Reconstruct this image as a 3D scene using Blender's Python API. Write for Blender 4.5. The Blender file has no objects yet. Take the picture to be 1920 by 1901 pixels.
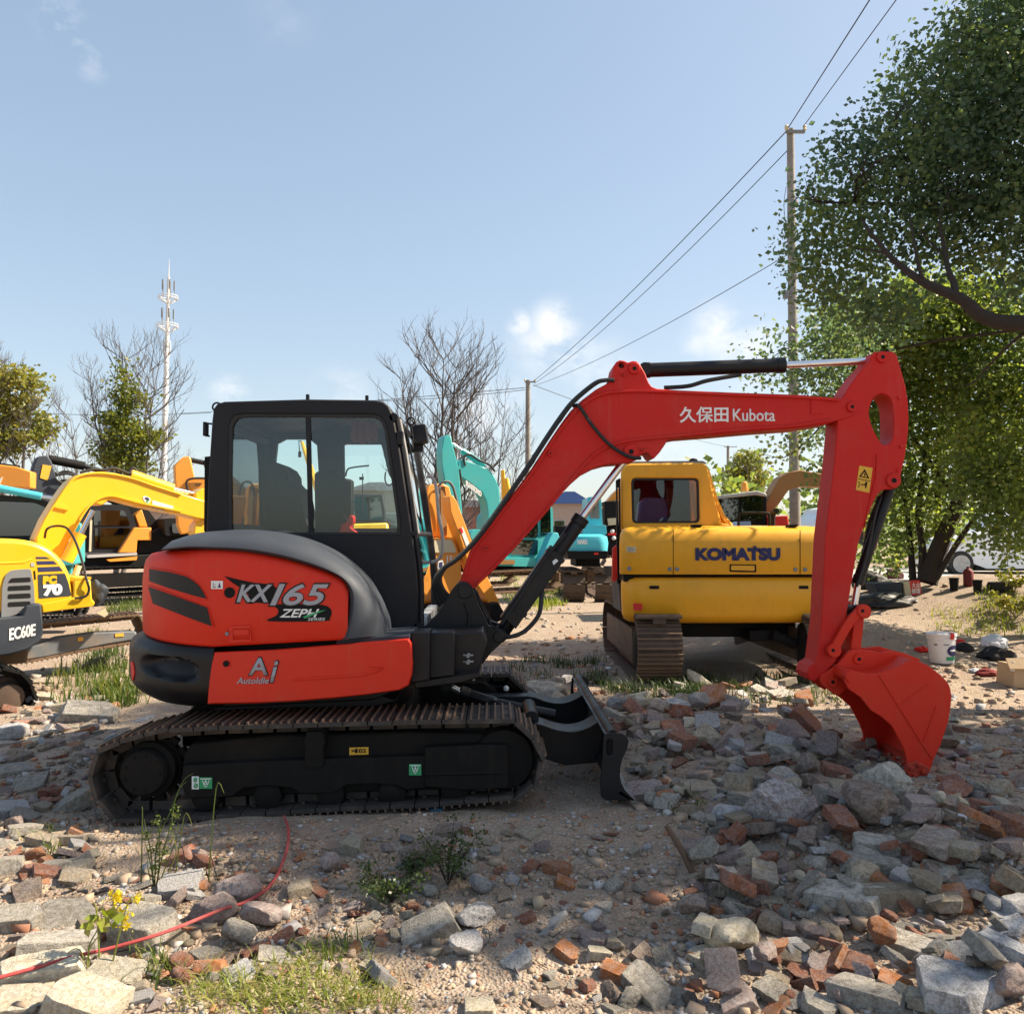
import bpy, bmesh, math, random
import numpy as np
from mathutils import Vector, Matrix, noise as mnoise
R = math.radians
rnd = random.Random(7)
SC = bpy.context.scene
COL = SC.collection

# ---------------------------------------------------------------- camera
W0, H0, F0 = 1920.0, 1901.0, 1600.0
YAW, PITCH = R(1.25), R(2.13)
CAM = Vector((0, 0, 1.5))
FWD = Vector((math.sin(YAW)*math.cos(PITCH), math.cos(YAW)*math.cos(PITCH), math.sin(PITCH)))
RGT = Vector((math.cos(YAW), -math.sin(YAW), 0))
UPV = RGT.cross(FWD)
cd = bpy.data.cameras.new('camera'); cam = bpy.data.objects.new('camera', cd); COL.objects.link(cam)
cd.sensor_fit = 'HORIZONTAL'; cd.sensor_width = 36; cd.lens = 36*F0/W0
cd.clip_start = 0.05; cd.clip_end = 6000
M = Matrix((RGT, UPV, -FWD)).transposed().to_4x4(); M.translation = CAM
cam.matrix_world = M
SC.camera = cam

# ---------------------------------------------------------------- sky, sun, exposure
SUN_EL, SUN_AZ = 42.0, 8.0          # azimuth from +X, counter-clockwise: low on the right, a little beyond the machines
world = bpy.data.worlds.new('World'); SC.world = world; world.use_nodes = True
nt = world.node_tree; nt.nodes.clear()
N = nt.nodes.new
out = N('ShaderNodeOutputWorld'); bg = N('ShaderNodeBackground'); sky = N('ShaderNodeTexSky')
sky.sky_type = 'NISHITA'; sky.sun_disc = False
sky.sun_elevation = R(SUN_EL)
sky.sun_rotation = R(90 - SUN_AZ)
sky.air_density = 1.0; sky.dust_density = 1.2; sky.ozone_density = 1.1; sky.altitude = 0
bg.inputs['Strength'].default_value = 0.137
tc = N('ShaderNodeTexCoord')
# clouds: a few small puffs and one faint veil, at their own directions in the sky
def dirpx(u, v):
    return (FWD + RGT*((u-W0/2)/F0) + UPV*((H0/2-v)/F0)).normalized()
mapn = N('ShaderNodeMapping'); mapn.inputs['Scale'].default_value = (9, 9, 14)
nt.links.new(tc.outputs['Generated'], mapn.inputs['Vector'])
nz = N('ShaderNodeTexNoise'); nz.inputs['Scale'].default_value = 1.6; nz.inputs['Detail'].default_value = 9; nz.inputs['Roughness'].default_value = 0.6
nt.links.new(mapn.outputs[0], nz.inputs['Vector'])
CLOUDS = [(1040, 612, .042, 1.0), (1030, 600, .022, 1.0), (1050, 630, .03, 1.0), (975, 608, .022, .95), (1075, 665, .045, .75), (1010, 650, .050, .6), (1125, 700, .060, .45), (1350, 620, .045, .8), (1400, 660, .060, .6), (1310, 640, .03, .5), (430, 742, .030, .9),
          (900, 780, .055, .6), (960, 760, .045, .5), (115, 35, .035, .42), (145, 80, .030, .42), (172, 122, .022, .36), (530, 35, .05, .08), (80, 830, .06, .5), (1250, 840, .09, .3), (640, 740, .05, .35)]
prev = None
for (u, v, rad, amp) in CLOUDS:
    d = dirpx(u, v)
    dist = N('ShaderNodeVectorMath'); dist.operation = 'DISTANCE'; dist.inputs[1].default_value = d
    nt.links.new(tc.outputs['Generated'], dist.inputs[0])
    mr = N('ShaderNodeMapRange'); mr.inputs['From Min'].default_value = 0; mr.inputs['From Max'].default_value = rad
    mr.inputs['To Min'].default_value = amp; mr.inputs['To Max'].default_value = 0; mr.interpolation_type = 'SMOOTHSTEP'
    nt.links.new(dist.outputs['Value'], mr.inputs['Value'])
    if prev is None: prev = mr.outputs[0]
    else:
        mx = N('ShaderNodeMath'); mx.operation = 'MAXIMUM'
        nt.links.new(prev, mx.inputs[0]); nt.links.new(mr.outputs[0], mx.inputs[1]); prev = mx.outputs[0]
mr2 = N('ShaderNodeMapRange'); mr2.inputs['From Min'].default_value = .40; mr2.inputs['From Max'].default_value = .60
nt.links.new(nz.outputs['Fac'], mr2.inputs['Value'])
ml = N('ShaderNodeMath'); ml.operation = 'MULTIPLY'
nt.links.new(prev, ml.inputs[0]); nt.links.new(mr2.outputs[0], ml.inputs[1])
mixc = N('ShaderNodeMixRGB'); mixc.inputs['Color2'].default_value = (3.1, 3.05, 3.05, 1)
nt.links.new(ml.outputs[0], mixc.inputs['Fac']); hsk = N('ShaderNodeGamma'); hsk.inputs['Gamma'].default_value = .55; hsv = N('ShaderNodeHueSaturation'); hsv.inputs['Saturation'].default_value = 1.12; nt.links.new(sky.outputs[0], hsv.inputs['Color']); nt.links.new(hsv.outputs[0], hsk.inputs['Color']); nt.links.new(hsk.outputs[0], mixc.inputs['Color1'])
nt.links.new(mixc.outputs[0], bg.inputs['Color']); nt.links.new(bg.outputs[0], out.inputs['Surface'])
sd = bpy.data.lights.new('sun', 'SUN'); so = bpy.data.objects.new('sun', sd); COL.objects.link(so)
sd.energy = 4.3; sd.angle = R(0.55); sd.color = (1.0, .86, .67)
sdir = Vector((math.cos(R(SUN_EL))*math.cos(R(SUN_AZ)), math.cos(R(SUN_EL))*math.sin(R(SUN_AZ)), math.sin(R(SUN_EL))))
so.rotation_euler = sdir.to_track_quat('Z', 'Y').to_euler(); so.location = (20, -10, 30)
SC.view_settings.view_transform = 'Standard'; SC.view_settings.look = 'None'
SC.view_settings.exposure = 1.48; SC.view_settings.gamma = 1
SC.view_settings.use_curve_mapping = False
SC.cycles.max_bounces = 8; SC.cycles.transparent_max_bounces = 24

# ---------------------------------------------------------------- pixel <-> world
def ray(u, v): return FWD + RGT*((u-W0/2)/F0) + UPV*((H0/2-v)/F0)
def P(u, v, Y):
    d = ray(u, v); return CAM + d*(Y/d.y)
_P0 = P
def frame(u, Yr, th):
    """work in a machine's own turned frame: P() then returns (along, depth, z) of that frame"""
    global P
    O = _P0(u, 1000, Yr); O.z = 0; a = Vector((math.cos(R(th)), math.sin(R(th)), 0)); n = Vector((-a.y, a.x, 0))
    def PF(u_, v_, Y):
        d = ray(u_, v_); t = ((Y-Yr)+(O-CAM).dot(n))/d.dot(n); p = CAM+d*t
        return Vector(((p-O).dot(a), Y, p.z))
    P = PF; return (O, a, n, Yr, th)
def endframe(fr, root):
    """turn the finished machine into place"""
    global P
    P = _P0; O, a, n, Yr, th = fr; yc = Yr+1.0
    for c in root.children: c.location.y -= yc
    root.location = O+n*1.0; root.rotation_euler = (0, 0, R(th))
def proj(p):
    q = Vector(p)-CAM; f = q.dot(FWD)
    return (W0/2 + F0*q.dot(RGT)/f, H0/2 - F0*q.dot(UPV)/f)

# ---------------------------------------------------------------- materials
def nodes(name):
    m = bpy.data.materials.new(name); m.use_nodes = True
    t = m.node_tree; b = t.nodes['Principled BSDF']; return m, t, b
def mix(t, fac, a, b, mode='MIX'):
    n = t.nodes.new('ShaderNodeMixRGB'); n.blend_type = mode
    for i, x in ((0, fac), (1, a), (2, b)):
        if isinstance(x, (int, float)): n.inputs[i].default_value = x
        elif isinstance(x, tuple): n.inputs[i].default_value = (*x[:3], 1)
        else: t.links.new(x, n.inputs[i])
    return n.outputs[0]
def noi(t, scale, detail=5, rough=.55, coord='Object', dist=0, vec=None):
    n = t.nodes.new('ShaderNodeTexNoise'); n.inputs['Scale'].default_value = scale
    n.inputs['Detail'].default_value = detail; n.inputs['Roughness'].default_value = rough; n.inputs['Distortion'].default_value = dist
    if vec is None:
        c = t.nodes.new('ShaderNodeTexCoord'); vec = c.outputs[coord]
    t.links.new(vec, n.inputs['Vector']); return n.outputs['Fac']
def rng(t, val, a, b, c=0., d=1.):
    n = t.nodes.new('ShaderNodeMapRange'); t.links.new(val, n.inputs[0])
    for i, x in enumerate((a, b, c, d)): n.inputs[i+1].default_value = x
    return n.outputs[0]
def bump(t, b, val, strength=.3, dist=.01):
    n = t.nodes.new('ShaderNodeBump'); n.inputs['Strength'].default_value = strength; n.inputs['Distance'].default_value = dist
    t.links.new(val, n.inputs['Height']); t.links.new(n.outputs[0], b.inputs['Normal'])
def paint(name, col, rough=.35, dirt=.25, dcol=(.22, .17, .12), metal=0, coat=0., dscale=3.0, grain=.08, spec=.5, streak=0.):
    m, t, b = nodes(name)
    n1 = noi(t, dscale, 7, .65); n2 = noi(t, 45, 3, .6)
    f = rng(t, n1, .50, .80, 0, dirt)
    c = mix(t, f, col, dcol)
    c = mix(t, rng(t, n2, .3, .7, 0, grain), c, tuple(x*.55 for x in col))
    if streak:                                # rain streaks and scuffs running down the panel
        tcx = t.nodes.new('ShaderNodeTexCoord'); mp = t.nodes.new('ShaderNodeMapping'); mp.inputs['Scale'].default_value = (16, 16, 1.1); t.links.new(tcx.outputs['Object'], mp.inputs[0])
        c = mix(t, rng(t, noi(t, 1.0, 5, .7, vec=mp.outputs[0]), .56, .74, 0, streak), c, dcol)
        c = mix(t, rng(t, noi(t, 9, 8, .75), .62, .66, 0, streak*.8), c, tuple(x*.45 for x in dcol))
    b.inputs['Specular IOR Level'].default_value = spec
    t.links.new(c, b.inputs['Base Color'])
    r = rng(t, n1, .3, .75, rough, min(1, rough+.3)); t.links.new(r, b.inputs['Roughness'])
    b.inputs['Metallic'].default_value = metal; b.inputs['Coat Weight'].default_value = coat; b.inputs['Coat Roughness'].default_value = .15
    bump(t, b, noi(t, 7, 2, .5), .10, .01)
    return m
def glassy(name, tint=(.55, .75, .72), rough=.03, refl=.10, dark=0.0):
    m = bpy.data.materials.new(name); m.use_nodes = True; t = m.node_tree; t.nodes.clear()
    o = t.nodes.new('ShaderNodeOutputMaterial'); tr = t.nodes.new('ShaderNodeBsdfTransparent'); tr.inputs[0].default_value = (*tint, 1)
    gl = t.nodes.new('ShaderNodeBsdfGlossy'); gl.inputs['Roughness'].default_value = rough; gl.inputs[0].default_value = (.9, .95, 1, 1)
    fr = t.nodes.new('ShaderNodeFresnel'); fr.inputs[0].default_value = 1.5
    mx = t.nodes.new('ShaderNodeMixShader'); a = t.nodes.new('ShaderNodeMath'); a.operation = 'ADD'; a.inputs[1].default_value = refl; a.use_clamp = True
    t.links.new(fr.outputs[0], a.inputs[0]); t.links.new(a.outputs[0], mx.inputs[0]); t.links.new(tr.outputs[0], mx.inputs[1]); t.links.new(gl.outputs[0], mx.inputs[2])
    t.links.new(mx.outputs[0], o.inputs[0]); return m
MT = {}
MT['orange'] = paint('orange_red_paint', (.66, .024, .006), .42, .28, (.46, .15, .08), coat=.0, streak=.16, spec=.35)
MT['red'] = paint('boom_red_paint', (.55, .012, .007), .46, .34, (.44, .13, .09), streak=.22, spec=.3)
MT['worn'] = paint('worn_orange', (.46, .030, .008), .55, .85, (.17, .10, .065), dscale=11, streak=.3)
MT['black'] = paint('black_paint', (.006, .006, .0075), .36, .25, (.030, .026, .024), spec=.35)
MT['matte'] = paint('matte_black', (.006, .006, .006), .6, .35, (.028, .022, .018), spec=.25)
MT['cab'] = paint('cab_black', (.007, .007, .010), .45, .3, (.026, .023, .022), spec=.35)
MT['char'] = paint('charcoal_cover', (.034, .042, .056), .50, .30, (.07, .07, .075), spec=.4)
MT['rubber'] = paint('rubber', (.012, .012, .012), .55, .3, (.06, .05, .04))
MT['underdirt'] = paint('dirty_undercarriage', (.006, .0055, .005), .65, .7, (.032, .025, .019), dscale=3.4, spec=.25, streak=.3)
MT['steel'] = paint('dirty_steel', (.050, .043, .039), .55, .9, (.20, .15, .11), dscale=6, metal=.3)
MT['rust'] = paint('rusty_rib', (.17, .105, .07), .5, .95, (.12, .11, .105), dscale=18, metal=.25)
MT['mudtrack'] = paint('muddy_track', (.17, .11, .07), .8, .9, (.12, .08, .05), dscale=9)
MT['rustdark'] = paint('dark_rust_track', (.10, .065, .045), .6, .9, (.045, .035, .03), dscale=9)
MT['chrome'] = paint('chrome_rod', (.75, .76, .78), .12, .1, (.4, .4, .4), metal=1)
MT['silver'] = paint('silver_letter', (.33, .34, .37), .4, .15, (.2, .2, .2))
MT['white'] = paint('white_letter', (.78, .78, .76), .5, .15, (.5, .48, .45))
MT['green'] = paint('green_sticker', (.03, .32, .12), .5, .15)
MT['yel_st'] = paint('yellow_sticker', (.72, .40, .035), .5, .15)
MT['navy'] = paint('navy_letter', (.016, .02, .10), .5, .15)
MT['glass'] = glassy('cab_glass', (.93, .985, .98), .02, .0)
MT['glassd'] = glassy('dark_glass', (.16, .22, .22), .03, .12)
MT['grey'] = paint('grey_metal', (.20, .21, .22), .45, .4, (.14, .11, .08))
MT['lgrey'] = paint('light_grey_metal', (.42, .42, .41), .45, .4, (.25, .2, .15))
MT['yellow'] = paint('komatsu_ochre', (.82, .385, .012), .36, .35, (.42, .23, .06), coat=.15, dscale=1.6, streak=.22, spec=.4)
MT['yellowb'] = paint('bright_yellow', (.86, .47, .012), .30, .15, (.5, .33, .08), coat=.3)
MT['orangem'] = paint('machine_orange', (.80, .30, .03), .4, .25, (.4, .22, .1), coat=.2)
MT['brownor'] = paint('brown_orange', (.30, .15, .045), .5, .4, (.2, .12, .07))
MT['teal'] = paint('teal_paint', (.045, .40, .40), .35, .25, (.15, .25, .22), coat=.2)
MT['tealb'] = paint('light_teal_paint', (.07, .50, .60), .35, .2, (.2, .3, .3), coat=.2)
MT['redst'] = paint('red_sticker', (.65, .02, .015), .4, .1)
MT['hole_shade'] = paint('painted_hole_shade', (.003, .003, .003), .8, 0)  # near-black colour stands in for the shade inside openings
MT['cream'] = paint('cream', (.6, .53, .36), .6, .3)

# ---------------------------------------------------------------- mesh builder
class B:
    def __init__(s): s.bm = bmesh.new(); s.mi = 0
    def _f(s, vs):
        try:
            f = s.bm.faces.new(vs); f.material_index = s.mi; return f
        except ValueError: return None
    def box(s, c, d, rot=None, bev=0, taper=None):
        n0 = set(s.bm.faces)
        r = bmesh.ops.create_cube(s.bm, size=1); vs = r['verts']
        for v in vs:
            p = Vector((v.co.x*d[0], v.co.y*d[1], v.co.z*d[2]))
            if taper and v.co.z > 0: p.x *= taper[0]; p.y *= taper[1]
            if rot is not None: p = rot @ p
            v.co = p + Vector(c)
        if bev:
            es = list({e for v in vs for e in v.link_edges})
            bmesh.ops.bevel(s.bm, geom=es, offset=bev, segments=2, affect='EDGES', profile=.7)
        for f in set(s.bm.faces)-n0: f.material_index = s.mi
        return s
    def cyl(s, p0, p1, r0, r1=None, n=20, cap=True, bev=0):
        p0, p1 = Vector(p0), Vector(p1); r1 = r0 if r1 is None else r1
        return s.tube([p0, p1], [r0, r1], n, cap)
    def tube(s, pts, r, n=8, cap=True):
        pts = [Vector(p) for p in pts]; k = len(pts)
        rs = r if isinstance(r, (list, tuple)) else [r]*k
        rings = []; prevx = None
        for i, p in enumerate(pts):
            if i == 0: d = pts[1]-pts[0]
            elif i == k-1: d = pts[-1]-pts[-2]
            else: d = (pts[i+1]-pts[i]).normalized()+(pts[i]-pts[i-1]).normalized()
            if d.length < 1e-9: d = Vector((0, 0, 1))
            d.normalize()
            if prevx is None:
                a = Vector((0, 0, 1)) if abs(d.z) < .9 else Vector((1, 0, 0))
                x = d.cross(a).normalized()
            else:
                x = prevx - d*prevx.dot(d)
                x = x.normalized() if x.length > 1e-6 else prevx
            y = d.cross(x); prevx = x
            rings.append([s.bm.verts.new(p + (x*math.cos(2*math.pi*j/n) + y*math.sin(2*math.pi*j/n))*rs[i]) for j in range(n)])
        for a, b in zip(rings, rings[1:]):
            for j in range(n): s._f([a[j], a[(j+1) % n], b[(j+1) % n], b[j]])
        if cap: s._f(list(reversed(rings[0]))); s._f(rings[-1])
        return s
    def plate(s, outer, holes, Y0, Y1):
        """outline of (x,z) pairs extruded along Y; holes are cut out"""
        bm2 = bmesh.new(); es = []
        for loop in [outer]+list(holes):
            vs = [bm2.verts.new((x, 0, z)) for x, z in loop]
            for i in range(len(vs)): es.append(bm2.edges.new((vs[i], vs[(i+1) % len(vs)])))
        bmesh.ops.triangle_fill(bm2, use_beauty=True, use_dissolve=False, edges=es, normal=(0, -1, 0))
        bm2.verts.index_update(); co = [v.co.copy() for v in bm2.verts]
        A = [s.bm.verts.new((c.x, Y0, c.z)) for c in co]; C = [s.bm.verts.new((c.x, Y1, c.z)) for c in co]
        for f in bm2.faces:
            ids = [v.index for v in f.verts]
            n = f.normal
            if n.y > 0: ids.reverse()
            s._f([A[i] for i in ids]); s._f([C[i] for i in reversed(ids)])
        k = 0
        for li, loop in enumerate([outer]+list(holes)):
            n = len(loop)
            for i in range(n): s._f([A[k+i], A[k+(i+1) % n], C[k+(i+1) % n], C[k+i]])
            k += n
        bm2.free(); return s
    def pp(s, px, Yt, Y0, Y1, holes=()):
        f = lambda L: [((q := P(u, v, Yt)).x, q.z) for u, v in L]
        return s.plate(f(px), [f(h) for h in holes], Y0, Y1)
    def loft(s, curves, cap0=False, cap1=False, closed=False):
        rows = [[s.bm.verts.new(p) for p in c] for c in curves]
        m = len(rows[0])
        for a, b in zip(rows, rows[1:]):
            for j in range(m if closed else m-1): s._f([a[j], a[(j+1) % m], b[(j+1) % m], b[j]])
        if cap0: s._f(list(reversed(rows[0])))
        if cap1: s._f(rows[-1])
        return s
    def lathe(s, prof, c, axis='Y', n=28):
        """prof: (radius, along) list"""
        rows = []
        for r, a in prof:
            row = []
            for j in range(n):
                t = 2*math.pi*j/n; x, y = r*math.cos(t), r*math.sin(t)
                o = {'Y': (x, a, y), 'Z': (x, y, a), 'X': (a, x, y)}[axis]
                row.append(s.bm.verts.new(Vector(c)+Vector(o)))
            rows.append(row)
        for a, b in zip(rows, rows[1:]):
            for j in range(n): s._f([a[j], a[(j+1) % n], b[(j+1) % n], b[j]])
        s._f(list(reversed(rows[0]))); s._f(rows[-1]); return s
    def sphere(s, c, r, sc=(1, 1, 1), sub=2):
        n0 = set(s.bm.faces)
        rr = bmesh.ops.create_icosphere(s.bm, subdivisions=sub, radius=r)
        for v in rr['verts']: v.co = Vector((v.co.x*sc[0], v.co.y*sc[1], v.co.z*sc[2]))+Vector(c)
        for f in set(s.bm.faces)-n0: f.material_index = s.mi
        return s
    def obj(s, name, mat, parent=None, bev=0, ang=35, origin=None):
        bmesh.ops.recalc_face_normals(s.bm, faces=s.bm.faces[:])
        me = bpy.data.meshes.new(name); s.bm.to_mesh(me); s.bm.free()
        for m in (mat if isinstance(mat, (list, tuple)) else [mat]): me.materials.append(m)
        for p in me.polygons: p.use_smooth = True
        if hasattr(me, 'set_sharp_from_angle'): me.set_sharp_from_angle(angle=R(ang))
        o = bpy.data.objects.new(name, me); COL.objects.link(o)
        if origin is not None:
            me.transform(Matrix.Translation(-Vector(origin))); o.location = origin
        if parent is not None: setpar(o, parent)
        if bev:
            md = o.modifiers.new('bevel', 'BEVEL'); md.width = bev; md.segments = 2; md.limit_method = 'ANGLE'; md.angle_limit = R(40); md.harden_normals = False
        return o
def setpar(o, parent):
    """keep the child's world position under a parent that is only translated"""
    t = Vector((0, 0, 0)); q = parent
    while q is not None: t += q.location; q = q.parent
    o.location = Vector(o.location) - t
    o.parent = parent
def thing(name, label, cat, loc=(0, 0, 0), group=None):
    o = bpy.data.objects.new(name, None); COL.objects.link(o); o.location = loc; o.empty_display_size = .2
    o['kind'] = 'thing'; o['label'] = label; o['category'] = cat
    if group: o['group'] = group
    return o
def tag(o, label, cat, group=None):
    o['kind'] = 'thing'; o['label'] = label; o['category'] = cat
    if group: o['group'] = group
    return o
def struct(o, kind='structure'): o['kind'] = kind; return o
def cat_rom(pts, k=6, closed=False):
    pts = [tuple(p) for p in pts]; n = len(pts); out = []
    def g(i): return pts[i % n] if closed else pts[max(0, min(n-1, i))]
    for i in range(n if closed else n-1):
        p0, p1, p2, p3 = g(i-1), g(i), g(i+1), g(i+2)
        for j in range(k):
            t = j/k
            out.append(tuple(.5*((2*b)+(-a+c)*t+(2*a-5*b+4*c-d)*t*t+(-a+3*b-3*c+d)*t**3) for a, b, c, d in zip(p0, p1, p2, p3)))
    if not closed: out.append(pts[-1])
    return out
def rndpoly(pts, r, k=4):
    """round the corners of a closed 2D outline"""
    out = []; n = len(pts)
    for i in range(n):
        a, b, c = Vector(pts[i-1]), Vector(pts[i]), Vector(pts[(i+1) % n])
        d1, d2 = a-b, c-b; rr = min(r, d1.length*.45, d2.length*.45)
        p, q = b+d1.normalized()*rr, b+d2.normalized()*rr
        for j in range(k+1):
            t = j/k; out.append(tuple(p*(1-t)**2 + b*2*t*(1-t) + q*t*t))
    return out
_fonts = {}
def text_px(name, body, box, Y, mat, parent, shear=0, bold=.0, th=.002, tilt=None, fat=0):
    """real lettering, fitted between pixel corners (u0,v0)-(u1,v1) of a plane at depth Y that faces -Y"""
    u0, v0, u1, v1 = box
    a, b_ = P(u0, v1, Y), P(u1, v0, Y)
    return text_w(name, body, a.x, b_.x, a.z, b_.z, Y, mat, parent, shear, bold, th, tilt, fat)
def text_mesh(body, bold=0, shear=0, res=4):
    c = bpy.data.curves.new('t', 'FONT'); c.body = body; c.offset = bold; c.shear = shear; c.resolution_u = res; c.fill_mode = 'FRONT'
    o = bpy.data.objects.new('t', c); COL.objects.link(o)
    dg = bpy.context.evaluated_depsgraph_get(); me = bpy.data.meshes.new_from_object(o.evaluated_get(dg))
    bpy.data.objects.remove(o); bpy.data.curves.remove(c); return me
def text_w(name, body, x0, x1, z0, z1, Y, mat, parent, shear=0, bold=0, th=.002, tilt=None, fat=0):
    me = text_mesh(body, bold, shear)
    xs = [v.co.x for v in me.vertices]; ys = [v.co.y for v in me.vertices]
    ax, bx, ay, by = min(xs), max(xs), min(ys), max(ys)
    for v in me.vertices:
        fx = (v.co.x-ax)/(bx-ax); fy = (v.co.y-ay)/(by-ay)
        v.co = Vector((x0+(x1-x0)*fx, 0, z0+(z1-z0)*fy + (tilt or 0)*fx))
    bm = bmesh.new(); bm.from_mesh(me)
    if fat:                                   # heavier strokes: move every rim vertex outward
        bmesh.ops.remove_doubles(bm, verts=bm.verts, dist=1e-6)
        mv = {}
        for e in bm.edges:
            if len(e.link_faces) == 1:
                f = e.link_faces[0]; d = (e.verts[1].co-e.verts[0].co); n = Vector((-d.z, 0, d.x))
                if n.length < 1e-9: continue
                n.normalize(); mid = (e.verts[0].co+e.verts[1].co)/2
                if (f.calc_center_median()-mid).dot(n) > 0: n = -n
                for v in e.verts: mv.setdefault(v, []).append(n)
        for v, ns in mv.items():
            s = sum(ns, Vector()); 
            if s.length > 1e-6: s.normalize(); v.co += s*fat/max(.5, abs(s.dot(ns[0])))
    ext = bmesh.ops.extrude_face_region(bm, geom=bm.faces[:])
    for g in ext['geom']:
        if isinstance(g, bmesh.types.BMVert): g.co.y -= th
    bmesh.ops.recalc_face_normals(bm, faces=bm.faces[:])
    for v in bm.verts: v.co.y += Y
    bm.to_mesh(me); bm.free()
    me.name = name; me.materials.clear(); me.materials.append(mat)
    o = bpy.data.objects.new(name, me); COL.objects.link(o)
    if parent is not None: setpar(o, parent)
    return o
# ================================================================ ground
def gh(x, y):
    """terrain height"""
    z = 0.0
    z += .80*math.exp(-(((x-8.2)/3.0)**2+((y-13.2)/1.9)**2))          # dirt mound on the right
    z += .30*math.exp(-(((x-4.6)/1.3)**2+((y-11.6)/1.2)**2))
    z += .17*math.exp(-(((x-2.5)/1.3)**2+((y-4.25)/.7)**2))           # rubble heap by the bucket
    z += .15*math.exp(-(((x-2.2)/1.0)**2+((y-2.5)/.7)**2))
    z += .10*math.exp(-(((x-2.2)/1.3)**2+((y-6.6)/1.0)**2))
    z += .07*math.exp(-(((x+.2)/1.2)**2+((y-4.35)/.25)**2))          # bank pushed up beside the track
    z += -.06*math.exp(-(((x+2.1)/.6)**2+((y-4.6)/.5)**2))
    z += .07*math.exp(-(((x+2.6)/1.0)**2+((y-6.6)/1.3)**2))
    z += -.08*math.exp(-(((x-.5)/1.2)**2+((y-3.0)/.6)**2))
    sg = lambda q: 1/(1+math.exp(-max(-40, min(40, q))))
    z += .56*sg((x-5.6)/.5)*sg((y-14.2)/.5)   # raised roadside
    f = 1/(1+max(0, y-14)*.08)
    z += .045*mnoise.noise(Vector((x*.55, y*.55, 0)))*f
    if y < 14 and abs(x) < 10:
        z += .030*mnoise.noise(Vector((x*1.9, y*1.9, 3)))
        if y < 9: z += .014*mnoise.noise(Vector((x*5.5, y*5.5, 7)))+.007*mnoise.noise(Vector((x*14, y*14, 9)))
    if y > 34: z *= max(0, 1-(y-34)/8)
    if y < 0: z *= max(0, 1+y/8)
    return z
def axis(segs):
    a = []
    for s, e, st in segs:
        n = max(1, round((e-s)/st)); a += [s+(e-s)*i/n for i in range(n)]
    return a+[segs[-1][1]]
xs = axis([(-3000, -300, 900), (-300, -60, 60), (-60, -20, 8), (-20, -6, .8), (-6, -3, .12), (-3, 4.2, .032), (4.2, 8, .12), (8, 20, .6), (20, 60, 8), (60, 300, 60), (300, 3000, 900)])
ys = axis([(-300, -20, 60), (-20, 0, 3), (0, 2, .4), (2, 6.6, .032), (6.6, 12, .09), (12, 18, .25), (18, 40, 1.5), (40, 120, 12), (120, 500, 95), (500, 4000, 900)])
vg = [(x, y, gh(x, y)) for y in ys for x in xs]
nx_, ny_ = len(xs), len(ys)
fg = [(j*nx_+i, j*nx_+i+1, (j+1)*nx_+i+1, (j+1)*nx_+i) for j in range(ny_-1) for i in range(nx_-1)]
gme = bpy.data.meshes.new('ground'); gme.from_pydata(vg, [], fg)
for p in gme.polygons: p.use_smooth = True
gob = bpy.data.objects.new('ground', gme); COL.objects.link(gob); struct(gob)
m, t, b = nodes('dirt')
c0 = noi(t, .55, 6, .6); c1_ = noi(t, 4.0, 8, .7); c2_ = noi(t, 28, 6, .7); c3_ = noi(t, 120, 3, .6)
base = mix(t, rng(t, c0, .35, .65), (.34, .255, .19), (.41, .33, .255))
base = mix(t, rng(t, c1_, .45, .75, 0, .7), base, (.25, .185, .13))
base = mix(t, rng(t, c2_, .55, .72, 0, .45), base, (.46, .42, .37))
base = mix(t, rng(t, c2_, .25, .42, .45, 0), base, (.17, .125, .09))
vo = t.nodes.new('ShaderNodeTexVoronoi'); vo.inputs['Scale'].default_value = 75; tcn = t.nodes.new('ShaderNodeTexCoord'); t.links.new(tcn.outputs['Object'], vo.inputs['Vector'])
sepc = t.nodes.new('ShaderNodeSeparateColor'); t.links.new(vo.outputs['Color'], sepc.inputs[0])
base = mix(t, rng(t, sepc.outputs[0], .86, .93, 0, .40), base, (.50, .47, .43))
base = mix(t, rng(t, sepc.outputs[1], .95, .98, 0, .5), base, (.38, .17, .10))
t.links.new(base, b.inputs['Base Color']); b.inputs['Roughness'].default_value = .95; b.inputs['Specular IOR Level'].default_value = .15
hs = t.nodes.new('ShaderNodeMath'); hs.operation = 'ADD'; t.links.new(c2_, hs.inputs[0])
h2 = t.nodes.new('ShaderNodeMath'); h2.operation = 'MULTIPLY'; h2.inputs[1].default_value = .6; t.links.new(vo.outputs['Distance'], h2.inputs[0]); t.links.new(h2.outputs[0], hs.inputs[1])
bump(t, b, hs.outputs[0], .9, .025)
gme.materials.append(m); MT['dirt'] = m
def G(u, v):
    """where the ray through a pixel meets the terrain"""
    d = ray(u, v); y = 1.2; last = y
    while y < 400:
        p = CAM+d*(y/d.y)
        if p.z <= gh(p.x, p.y):
            lo, hi = last, y
            for _ in range(12):
                mid = (lo+hi)/2; p = CAM+d*(mid/d.y)
                if p.z <= gh(p.x, p.y): hi = mid
                else: lo = mid
            p = CAM+d*(hi/d.y); return Vector((p.x, p.y, gh(p.x, p.y)))
        last = y; y += max(.05, y*.012)
    return CAM+d*(60/d.y)
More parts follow.
